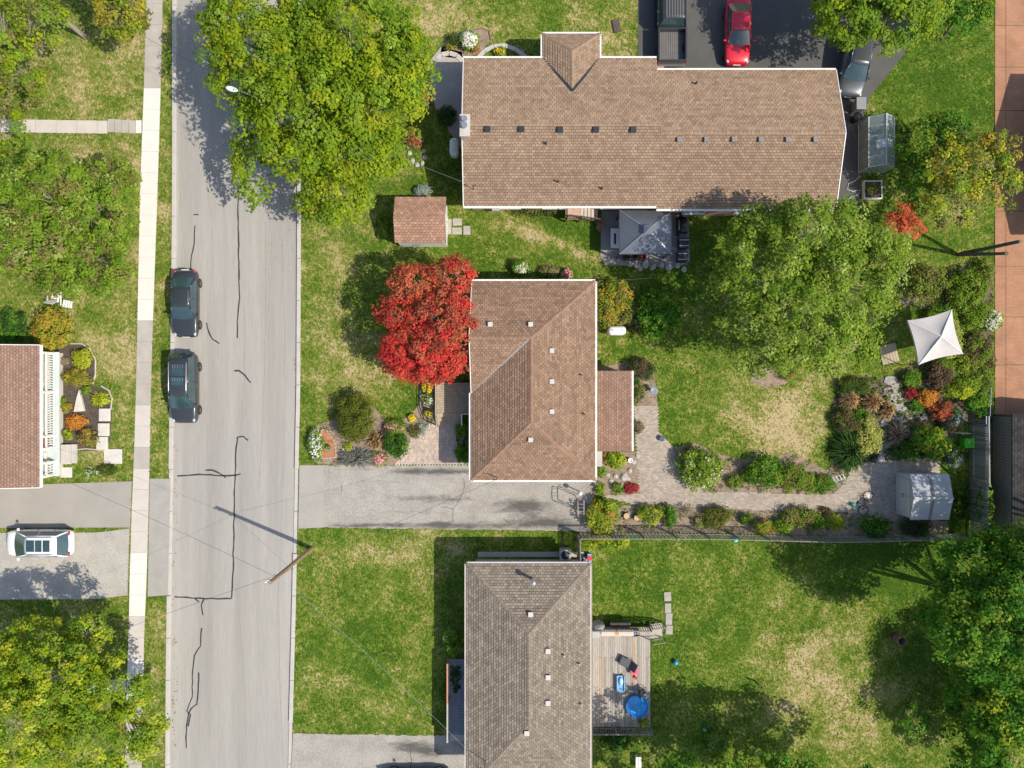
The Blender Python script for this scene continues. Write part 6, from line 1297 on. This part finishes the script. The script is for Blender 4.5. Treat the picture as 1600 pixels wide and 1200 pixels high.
tag(MB().lathe([(.12,0),(.17,.25),(.18,.28),(.14,.28),(.12,.2)],n=12).build('plant_pot', WHITEPL, smooth=True, loc=W(984,719)), 'white pot in the rock garden at the sunroom corner', 'pot')
tag(MB().lathe([(.12,0),(.15,.2),(.16,.25),(.13,.25)],n=12).build('plant_pot', BLACK, smooth=True, loc=W(968,711)), 'black pot beside the bright green hosta', 'pot')
tag(MB().lathe([(.14,0),(.19,.26),(.2,.28),(.16,.28)],n=12).build('plant_pot', mat('blue_glaze',(.08,.09,.16),.3,.1), smooth=True, loc=W(1033,685)), 'dark blue pot at the bend of the paver path', 'pot')
# air conditioner, bins beside the bottom house
ac = empty('air_conditioner', W(883,866,.5).xy.to_3d(), label='grey outdoor air conditioner unit behind the grey-brown house', cat='air conditioner'); bevel(MB().box((0,0,.4),(.75,.75,.8)).build('case', GREYPL, ac),.03)
m_ = MB()
for r in (.12,.2,.28): ring(m_,(0,0,.81),r,.012)
m_.build('fan_grille', DARKMETAL, ac); MB().cyl((0,0,.8),(0,0,.815),.3,n=18).build('fan_opening', BLACK, ac)
rb3 = empty('recycling_box', W(914,876,.3).xy.to_3d(), label='black recycling box full of bottles at the fence corner', cat='box'); bx = MB()
for (c,s) in (((0,.3,.2),(.5,.03,.4)),((0,-.3,.2),(.5,.03,.4)),((-.25,0,.2),(.03,.57,.4)),((.25,0,.2),(.03,.57,.4)),((0,0,.02),(.48,.57,.03))): bx.box(c,s)
bx.build('box', BLACK, rb3)
for k in range(7): MB().cyl((random.uniform(-.16,.16),random.uniform(-.2,.2),.04),(random.uniform(-.16,.16),random.uniform(-.2,.2),.36),.04,n=6).build('bottle', random.choice((WHITEPL,LBLUE,TEAL)), rb3)
rb4 = empty('recycling_box', W(921,872,.3).xy.to_3d(), label='light blue recycling box next to the black one', cat='box'); bevel(MB().box((0,0,.18),(.28,.6,.36)).build('box', LBLUE, rb4),.02); MB().box((0,0,.38),(.3,.3,.05)).build('lid', RED, rb4)
MB_ = MB().box((0,0,0),(7.4,.35,.05)); tag(MB_.build('concrete_strip', CONC_OLD, loc=Vector((W(830,866).x,W(830,866).y,.02))), 'narrow concrete strip along the wall of the grey-brown house', 'paving')
# ------------------------------------------------------------------ deck of the bottom house
dk = empty('deck', W(972,1040), label='large weathered plank deck behind the grey-brown house', cat='deck'); dz = .5
a = local(dk,928,1136,dz); b = local(dk,1016,980,dz); a.x = b2.x-.44-dk.location.x; n = 32
DB = [mat('deck_board',(.36,.32,.275),.85,.2,2,.3,20,stretch=(6,1,1),fine=.1,fscale=14),mat('deck_board2',(.29,.262,.225),.85,.22,2,.3,20,stretch=(6,1,1),fine=.1,fscale=14),mat('deck_board3',(.42,.375,.32),.85,.18,2,.3,20,stretch=(6,1,1),fine=.1,fscale=14)]
for k in range(n):
    x = a.x+(b.x-a.x)*(k+.5)/n; mm = mat('tan_board',(.44,.30,.18),.85,.2,3,fine=.1) if k in (9,) else random.choice(DB); sp = random.choice((.4,.55,.7)); L = b.y-a.y; w_ = (b.x-a.x)/n-.012
    MB().box((x,a.y+L*sp/2-.004,dz-.02),(w_,L*sp-.008,.04)).build('board', mm, dk); MB().box((x,a.y+L*(sp+(1-sp)/2)+.004,dz-.02),(w_,L*(1-sp)-.008,.04)).build('board', random.choice(DB) if k not in (24,) else MATS['tan_board'], dk)
for y in (a.y+.1,(a.y+b.y)/2,b.y-.1): MB().box(((a.x+b.x)/2,y,dz-.12),(b.x-a.x-.1,.08,.15)).build('joist', GREYWOOD, dk)
for x in (a.x+.15,(a.x+b.x)/2,b.x-.1):
    for y in (a.y+.1,b.y-.1): MB().box((x,y,dz/2-.1),(.12,.12,dz-.2)).build('leg', GREYWOOD, dk)
railing(dk, [(a.x+.1,b.y+.05,dz),((a.x+b.x)/2,b.y+.05,dz),(b.x-.1,b.y+.05,dz)], .95, GREYWOOD, .08, .16, .04)
railing(dk, [(a.x+.35,a.y-.05,dz),((a.x+b.x)/2,a.y-.05,dz),(b.x+.0,a.y-.05,dz)], .95, GREYWOOD, .08, .16, .04)
st = local(dk,1028,989,.3)
for k in range(3): MB().box((b.x+.17+.3*k,b.y-.35,dz-.16-.14*k),(.29,1.0,.05)).build('stair_tread', DB[2], dk)
railing(dk, [(b.x+.02,b.y+.15,dz),(b.x+1.0,b.y+.15,.08)], .9, GREYWOOD, .06, .17, .035); railing(dk, [(b.x+.02,b.y-.88,dz),(b.x+1.0,b.y-.88,.08)], .9, GREYWOOD, .05)
def ondeck(name, px, py, lab, cat, rz=0): p = W(px,py,dz); return empty(name, p, rz, lab, cat)
pl = ondeck('paddling_pool',995,1102,'round blue paddling pool full of water on the deck','pool'); MB().lathe([(.76,0),(.80,.06),(.78,.12),(.80,.18),(.78,.26),(.72,.27),(.70,.2),(.68,.04)],n=28).build('wall', BLUE, pl, True); MB().cyl((0,0,.03),(0,0,.16),.70,n=28).build('water', mat('pool_water',(.05,.33,.72),.08,.22,2.5,.3,6,spec=.6), pl)
bn = ondeck('wooden_bench',963,985,'pale wooden potting bench with an oval opening along the deck rail','bench'); bevel(MB().box((0,0,.5),(2.2,.42,.05)).build('bench_top', mat('pale_wood',(.60,.52,.44),.8,.1,3), bn),.01); MB().cyl((-.05,0,.525),(-.05,0,.532),.16,n=14).build('opening', ORANGEW, bn)
for x in (-1.0,0,1.0):
    for y in (-.15,.15): MB().box((x,y,.24),(.07,.07,.48)).build('leg', MATS['pale_wood'], bn)
tc_ = ondeck('toy_crate',992,987,'open crate with blue and orange toys at the bench end','crate',.1)
for (c,s) in (((0,.2,.2),(.55,.03,.4)),((0,-.2,.2),(.55,.03,.4)),((-.26,0,.2),(.03,.37,.4)),((.26,0,.2),(.03,.37,.4)),((0,0,.03),(.5,.37,.05))): MB().box(c,s).build('side', WOOD, tc_)
MB().blob((-.1,0,.3),(.15,.14,.12),.1).build('toy', BLUE, tc_); MB().blob((.13,0,.3),(.12,.13,.12),.1).build('toy', ORANGEW, tc_)
lg = ondeck('lounge_chair',978,1033,'black metal lounge chair with dark sling on the deck','chair',R(-25)); LF = MB()
for y in (-.28,.28): LF.tube([(-.5,y,.02),(-.45,y,.32),(.3,y,.30),(.62,y,.75)],.018,6); LF.tube([(.3,y,.3),(.35,y,.02)],.018,6)
for x,z in ((-.45,.32),(.62,.75),(-.5,.02),(.35,.02)): LF.bar((x,-.28,z),(x,.28,z),.03,.03)
LF.build('frame', BLACK, lg); MB().add([(-.44,-.26,.33),(-.44,.26,.33),(.3,.26,.31),(.3,-.26,.31),(.61,.26,.75),(.61,-.26,.75)],[(0,3,2,1),(3,5,4,2)]).build('sling', mat('sling',(.08,.09,.10),.8,.1), lg)
cl = ondeck('cooler',990,1047,'small red cooler beside the dark lounge chair','cooler',.3); bevel(MB().box((0,0,.16),(.5,.32,.3)).build('box', RED, cl),.03); bevel(MB().box((0,0,.33),(.52,.34,.06)).build('lid', mat('cooler_lid',(.66,.10,.14),.4,.05), cl),.02)
tag(MB().lathe([(.04,0),(.1,.12),(.12,.14),(.09,.14)],n=10).build('toy_bucket', RED, smooth=True, loc=W(993,1058,dz)),'small red toy bucket below the cooler','toy')
sl = ondeck('toy_slide',969,1066,'light blue plastic child slide lying on the deck','toy'); bevel(MB().box((0,0,.14),(.5,1.05,.08)).build('bed', LBLUE, sl),.02)
for s in (-1,1): bevel(MB().box((s*.25,0,.2),(.06,1.1,.2)).build('side', LBLUE, sl),.02)
bevel(MB().box((0,-.55,.1),(.62,.14,.12)).build('foot', LBLUE, sl),.02); bevel(MB().blob((.02,.15,.26),(.14,.3,.1),.1,10,6).build('cushion', mat('pale_blue',(.4,.6,.75),.6,.08), sl),.01)
ch = ondeck('folding_chair',1002,1077,'black folding chair beside the paddling pool','chair',R(30)); bevel(MB().box((0,0,.4),(.42,.42,.04)).build('seat', BLACK, ch),.01); MB().bar((-.21,0,.4),(-.34,0,.85),.42,.03).build('backrest', BLACK, ch)
for x in (-.19,.19):
    for y in (-.19,.19): MB().bar((x,y,.4),(x*1.3,y,0),.025,.025).build('leg', DARKMETAL, ch)
um = ondeck('folded_umbrella',934,974,'grey covered grill at the house end of the deck rail','barbecue'); MB().lathe([(.42,0),(.42,.6),(.34,.85),(.1,.98),(.02,1)],n=10,sx=1,sy=.6).build('cover', mat('cover_grey',(.24,.23,.24),.8,.15), um)
um.name = 'covered_grill'
tb = ondeck('small_table',930,988,'small grey side table against the house wall on the deck','table'); bevel(MB().box((0,0,.42),(.5,.5,.05)).build('tabletop', GREYPL, tb),.01)
for x in (-.2,.2):
    for y in (-.2,.2): MB().box((x,y,.2),(.04,.04,.4)).build('leg', GREYPL, tb)
pb = ondeck('planter_box',968,973,'long dark planter box on the upper deck rail side','planter'); bevel(MB().box((0,0,.2),(1.4,.26,.36)).build('box', DARKMETAL, pb),.02); MB().box((0,0,.385),(1.3,.18,.02)).build('soil', MULCH, pb)
# side porch of the bottom house
sp_ = empty('side_porch', W(712,1090), label='shaded grey board porch on the street side of the grey-brown house', cat='porch'); a = local(sp_,701,1148,.5); b = local(sp_,732,1030,.5); b.x = b0.x+.44-sp_.location.x; n = 26
BG = mat('porch_grey',(.22,.24,.27),.8,.15,3)
for k in range(n): y = a.y+(b.y-a.y)*(k+.5)/n; MB().box(((a.x+b.x)/2,y,.48+random.uniform(-.004,.004)),(b.x-a.x,(b.y-a.y)/n-.012,.04)).build('board', BG, sp_)
for y in (a.y+.1,(a.y+b.y)/2,b.y-.1): MB().box((a.x+.05,y,.23),(.1,.1,.46)).build('leg', GREYWOOD, sp_)
railing(sp_, [(a.x,a.y,.5),(a.x,(a.y+b.y)/2,.5)], .95, mat('tan_rail',(.46,.42,.37),.8,.1), .1, .15, .03); railing(sp_, [(a.x,(a.y+b.y)/2,.5),(a.x,b.y,.5)], .95, mat('orange_rail',(.50,.25,.16),.8,.12), .1, .15, .03)
for k in range(2): MB().box(((a.x+b.x)/2,a.y-.15-.3*k,.3-.16*k),(b.x-a.x-.1,.3,.05)).build('step', CONC, sp_)
# ------------------------------------------------------------------ lawn things
fb = empty('fire_barrel', W(1399,995), label='rusty open barrel on a bare patch of the lower lawn', cat='barrel'); MB().lathe([(.30,0),(.30,.28),(.32,.3),(.30,.32),(.30,.6),(.32,.62),(.30,.64),(.30,.9),(.27,.9),(.27,.05)],n=20).build('barrel', mat('rust',(.20,.11,.075),.8,.25,4), fb, True); MB().cyl((0,0,.04),(0,0,.12),.26,n=16).build('ash', BLACK, fb)
pk_ = empty('tree_stake', W(1180,1064), label='short dark stake with brown tape on the lower lawn', cat='stake'); MB().cyl((0,0,0),(.15,-.1,1.0),.05,n=7).build('stake', DARKWOOD, pk_); MB().cyl((.08,-.055,.55),(.12,-.08,.8),.065,n=7).build('tape', mat('tape',(.5,.38,.28),.7,.1), pk_)
for x,y,r,m,lab in ((1055,1034,.17,mat('blue_ball',(.04,.35,.62),.35,.1),'blue ball on the lower lawn near the deck'),(1148,843,.17,mat('teal_ball',(.15,.62,.6),.4,.08),'teal ball at the foot of the lattice fence'),(1100,1139,.12,TEAL,'small green ball in the shaded lower lawn')): tag(MB().blob((0,0,r),(r,r,r),0,14,9).build('ball', m, smooth=True, loc=W(x,y)), lab, 'ball')
tag(bevel(MB().box((0,0,.05),(.5,.9,.1)).build('board_piece', DARKWOOD, loc=W(963,41), rz=.2),.02), 'small dark board lying on the lawn above the ranch house', 'board')
wh = empty('garden_bench', W(996,1188), label='pale slatted bench on the shaded grass below the deck', cat='bench')
for k in range(4): MB().box((-.15+k*.1,0,.42),(.08,.9,.03)).build('seat_slat', WTRIM, wh)
for y in (-.38,.38):
    for x in (-.15,.15): MB().box((x,y,.2),(.05,.05,.4)).build('leg', WTRIM, wh)
gv = empty('gas_vent', W(775,331), label='small grey meter box on a stand at the ranch house wall', cat='meter'); MB().box((0,0,.9),(.5,.35,.5)).build('box', GREYPL, gv); MB().cyl((0,0,0),(0,0,.7),.04,n=8).build('stand', DARKMETAL, gv); gv.name = 'utility_meter'
# ------------------------------------------------------------------ forked dead trunk
ft_ = empty('dead_tree', W(1497,398), label='forked bare dead trunk beside the red brick driveway', cat='tree'); b0_ = ft_.location
t1 = W(1594,377,4.7)-b0_; t2 = W(1573,396,4.6)-b0_
MB().tube([(0,0,-.1),(0,0,.3),t1*.5,t1],[.2,.16,.13,.11],8).build('trunk', mat('dead_wood',(.10,.095,.07),.9,.25,5,.5,20), ft_); MB().tube([(0,0,.2),t2*.5,t2*.93,t2],[.15,.12,.10,.14],8).build('limb', MATS['dead_wood'], ft_)
# ------------------------------------------------------------------ utility poles, lamp and cables
up = empty('utility_pole', W(487,857), label='wooden utility pole at the road edge beside the lower lawn', cat='utility pole'); H_ = 8.5
MB().cyl((0,0,-.1),(0,0,H_),.16,.11,n=12).build('pole', POLEWOOD, up)
for k,(z,dx) in enumerate(((8.3,0),(7.9,.0),(6.9,0))): MB().cyl((-.12,.0,z),(-.28,0,z),.03,n=6).lathe([(.05,z-.06),(.06,z),(.04,z+.08)],(-.3,0,0),8).build('insulator', WHITEPL, up)
PT = up.location
up2 = empty('utility_pole', W(132,57), label='pale weathered utility pole beside the yellowing tree', cat='utility pole'); MB().cyl((0,0,-.1),(0,0,8.6),.17,.12,n=12).build('pole', mat('pale_pole',(.36,.31,.25),.9,.2,3,stretch=(4,4,.5)), up2); MB().box((0,0,8.2),(.12,1.6,.1)).build('crossarm', POLEWOOD, up2)
P2 = up2.location
T_ = lambda z, dx=0, dy=0: PT+Vector((dx,dy,z))
wire('service cable from the roadside pole to the grey-brown roofed house', [T_(7.0,-.1), MAST3], .5, .008, STEEL)
wire('service cable from the roadside pole to the hipped bungalow', [T_(7.2,-.1), Vector(on_roof(MF,777,746))+Vector((0,0,.95))], .4, .008)
wire('service cable crossing the road to the west house', [T_(7.2,-.15), W(-20,700,5.2)], .4, .008)
wire('service cable crossing the road towards the gravel parking', [T_(6.9,-.15), W(-60,1075,5.4)], .4, .008)
wire('cable from the weathered pole over the sidewalk to the lamp', [P2+Vector((0,.6,8.2)), W(404,151,7.8)], .5, .008)
wire('service cable to the ranch house gable', [W(404,151,7.6), MAST1], .5, .008, STEEL)
tag(MB().tube([W(955,438,1.4),W(985,437,1.3),W(1018,434,1.4)],.012,4).build('clothes_line', STEEL), 'thin pale clothes line beyond the bungalow corner', 'cable')
slp = empty('street_lamp', W(468,225), label='street lamp with pale cobra head reaching out of the maple', cat='street lamp'); MB().cyl((0,0,-.1),(0,0,8.0),.13,.09,n=10).build('pole', POLEWOOD, slp)
hd = W(362,139,8.2)-slp.location; MB().tube([(0,0,7.7),hd*.5+Vector((0,0,4.1)),hd-Vector((0,0,.05))],.03,6).build('arm', STEEL, slp)
d_ = hd.xy.to_3d().normalized(); rzz_ = math.atan2(d_.y,d_.x); l_ = MB().blob((0,0,0),(.38,.16,.1),0,12,8).build('lamp_head', WHITEPL, slp, True, loc=hd); l_.rotation_euler.z = rzz_; MB().blob((.08,0,-.06),(.2,.12,.08),0,10,6).build('lens', HEAD, l_, True)
# ------------------------------------------------------------------ grass tufts, mulch chips, fallen leaves
n = 170000; x = RNG.uniform(-38, 38, n); y = RNG.uniform(-29, 29, n)
ok = (x < ROAD_L(y)-KW-.02) | (x > ROAD_R(y)+KW+.02)
ok &= ~((x > SW_L(y)-.02) & (x < SW_R(y)+.02))
for P in HARD: ok &= ~inside(P, x, y)
for F in (MF, TF): 
    for P in F: ok &= ~inside(np.array([(p[0]*.97+.03*F[0][0][0], p[1]) for p in P]), x, y)
x = x[ok]; y = y[ok]; n = len(x); d = dryness(x, y)+RNG.normal(0, .30, n)
t = RNG.uniform(0, 6.283, n); h = RNG.uniform(.03, .085, n); w = RNG.uniform(.02, .045, n); dx, dy = np.cos(t), np.sin(t); ln = RNG.uniform(.05, .12, n)
V = np.stack([np.stack([x-dy*w, y+dx*w, np.full(n, -.025)], 1), np.stack([x+dy*w, y-dx*w, np.full(n, -.025)], 1), np.stack([x+dx*ln, y+dy*ln, h], 1)], 1)
stops = np.array([0, .3, .5, .72, 1.0]); cs = np.array([(.046,.10,.010),(.094,.158,.016),(.165,.195,.034),(.27,.23,.09),(.46,.36,.20)])
C = np.stack([np.interp(d, stops, cs[:, k]) for k in range(3)], 1)*RNG.uniform(.75, 1.25, (n, 1))
tag(link('grass_tufts', np_mesh('grass_tufts', V.reshape(-1, 3), 3, C), LEAF), 'short lawn grass, partly dried to straw', 'grass', kind='stuff')
def chips(name, label, polys, n, r, cols, z, cat):
    VV = []; CC = []
    for P in polys:
        lo, hi = P.min(0), P.max(0); A = (hi-lo).prod(); m = int(n*A); x = RNG.uniform(lo[0], hi[0], m); y = RNG.uniform(lo[1], hi[1], m); k = inside(P, x, y); x, y = x[k], y[k]; m = len(x)
        q = r*RNG.uniform(.5, 1.4, m); t = RNG.uniform(0, 6.28, m); e = RNG.uniform(.5, 1.0, m); pts = []
        for j in range(3): a = t+j*2.094; pts.append(np.stack([x+np.cos(a)*q, y+np.sin(a)*q*e, np.full(m, z)], 1))
        top = np.stack([x+RNG.normal(0, r*.2, m), y, z+q*.8], 1)
        for j in range(3): VV.append(np.stack([pts[j], pts[(j+1) % 3], top], 1).reshape(-1, 3)); 
        c = np.array(cols)[RNG.integers(0, len(cols), m)]*RNG.uniform(.8, 1.2, (m, 1)); CC += [c, c, c]
    tag(link(name, np_mesh(name, np.concatenate(VV), 3, np.concatenate(CC)), mat('chip', (1,1,1), .9, .1, attr=True)), label, cat, kind='stuff')
chips('soil_crumbs', 'dry soil crumbs and litter in the garden beds', [P for P, m in BEDS if m is SOIL], 26, .05, [(.30,.23,.165),(.24,.18,.13),(.36,.29,.22),(.15,.11,.08),(.10,.12,.03)], .01, 'soil')
chips('mulch_chips', 'dark bark mulch chips in the west bed', [P for P, m in BEDS if m is MULCH], 60, .05, [(.10,.075,.055),(.07,.05,.04),(.14,.11,.085)], .01, 'mulch')
gp = np.array([(W(a,b).x, W(a,b).y) for a, b in ((-60,834),(150,832),(202,826),(199,930),(150,936),(-60,938))])
chips('gravel_stones', 'loose grey stones of the gravel parking', [gp], 45, .04, [(.42,.40,.36),(.34,.32,.28),(.48,.45,.40)], .008, 'gravel')
sl_ = []
for (a, b, c, d_) in ((458,560,466,900),(268,600,276,1180)): sl_.append(np.array([(W(a,b).x,W(a,b).y),(W(c,b).x,W(c,b).y),(W(c,d_).x,W(c,d_).y),(W(a,d_).x,W(a,d_).y)]))
chips('gutter_litter', 'dry leaves gathered along the road gutters', sl_, 9, .06, [(.30,.21,.10),(.22,.19,.08),(.36,.26,.14)], Z_ROAD+.01, 'leaves')

def cover(label, P, pals, n, leaf, exclude=()):
    lo, hi = P.min(0), P.max(0); m = int(n*(hi-lo).prod()); x = RNG.uniform(lo[0], hi[0], m); y = RNG.uniform(lo[1], hi[1], m); k = inside(P, x, y)
    k &= (np.sin(x*2.1+1.3*np.sin(y*1.7))*np.cos(y*2.4+np.sin(x*1.1)) > -.45); x, y = x[k], y[k]; C0 = np.stack([x, y, np.full(len(x), .03)], 1); VV = []; CC = []
    for c in C0:
        q = RNG.integers(9, 18); u = nrm(RNG.normal(size=(q, 3))); u[:, 2] = abs(u[:, 2]); r = RNG.uniform(.10, .24); o = u*r; pal = pals[RNG.integers(0, len(pals))]
        v, _ = leaf_quads(c+o, u+np.array([0, 0, .6]), leaf*RNG.uniform(.7, 1.3, q), leaf*.6, None); VV.append(v); CC.append(np.array(PAL[pal])[RNG.integers(0, len(PAL[pal]))]*RNG.uniform(.8, 1.2, (q, 1)))
    tag(link('ground_cover', np_mesh('ground_cover', np.concatenate(VV), 4, np.concatenate(CC)), LEAF), label, 'ground cover', kind='stuff')
cover('mixed low ground cover in the bed beside the brick driveway', BEDS[4][0], ['fresh','deep','olive','dark','bronze'], 17, .12)
cover('low ground cover under the feathery bushes', BEDS[5][0], ['fresh','grassg','olive'], 20, .12)
cover('low plants along the lattice fence', BEDS[2][0], ['olive','fresh','deep','dry'], 7, .10)
cover('low plants in the bed above the paver path', BEDS[3][0], ['olive','fresh','deep','dry'], 8, .10)
cover('small plants in the front garden bed', BEDS[0][0], ['olive','dry','fresh'], 4.0, .09)

def fallen(label, px, py, rx, ry, n, pal, z=.03):
    c = W(px, py); P = np.stack([c.x+RNG.normal(0, rx/22.5, n), c.y+RNG.normal(0, ry/22.5, n), z+RNG.uniform(0, .03, n)], 1)
    v, _ = leaf_quads(P, np.array([0, 0, 1.])+RNG.normal(size=(n, 3))*.3, RNG.uniform(.06, .11, n), RNG.uniform(.05, .08, n), None)
    tag(link('fallen_leaves', np_mesh('fallen_leaves', v, 4, pick(pal, n)), LEAF), label, 'leaves', kind='stuff')
fallen('red leaves scattered on the grass under the red maple', 640, 540, 45, 40, 420, 'brownred')
fallen('yellow leaves dropped on the road below the large maple', 440, 250, 40, 80, 260, 'yellow', Z_ROAD+.012)
fallen('dry leaves on the lawn below the corner maples', 1440, 1040, 25, 80, 300, 'dry')
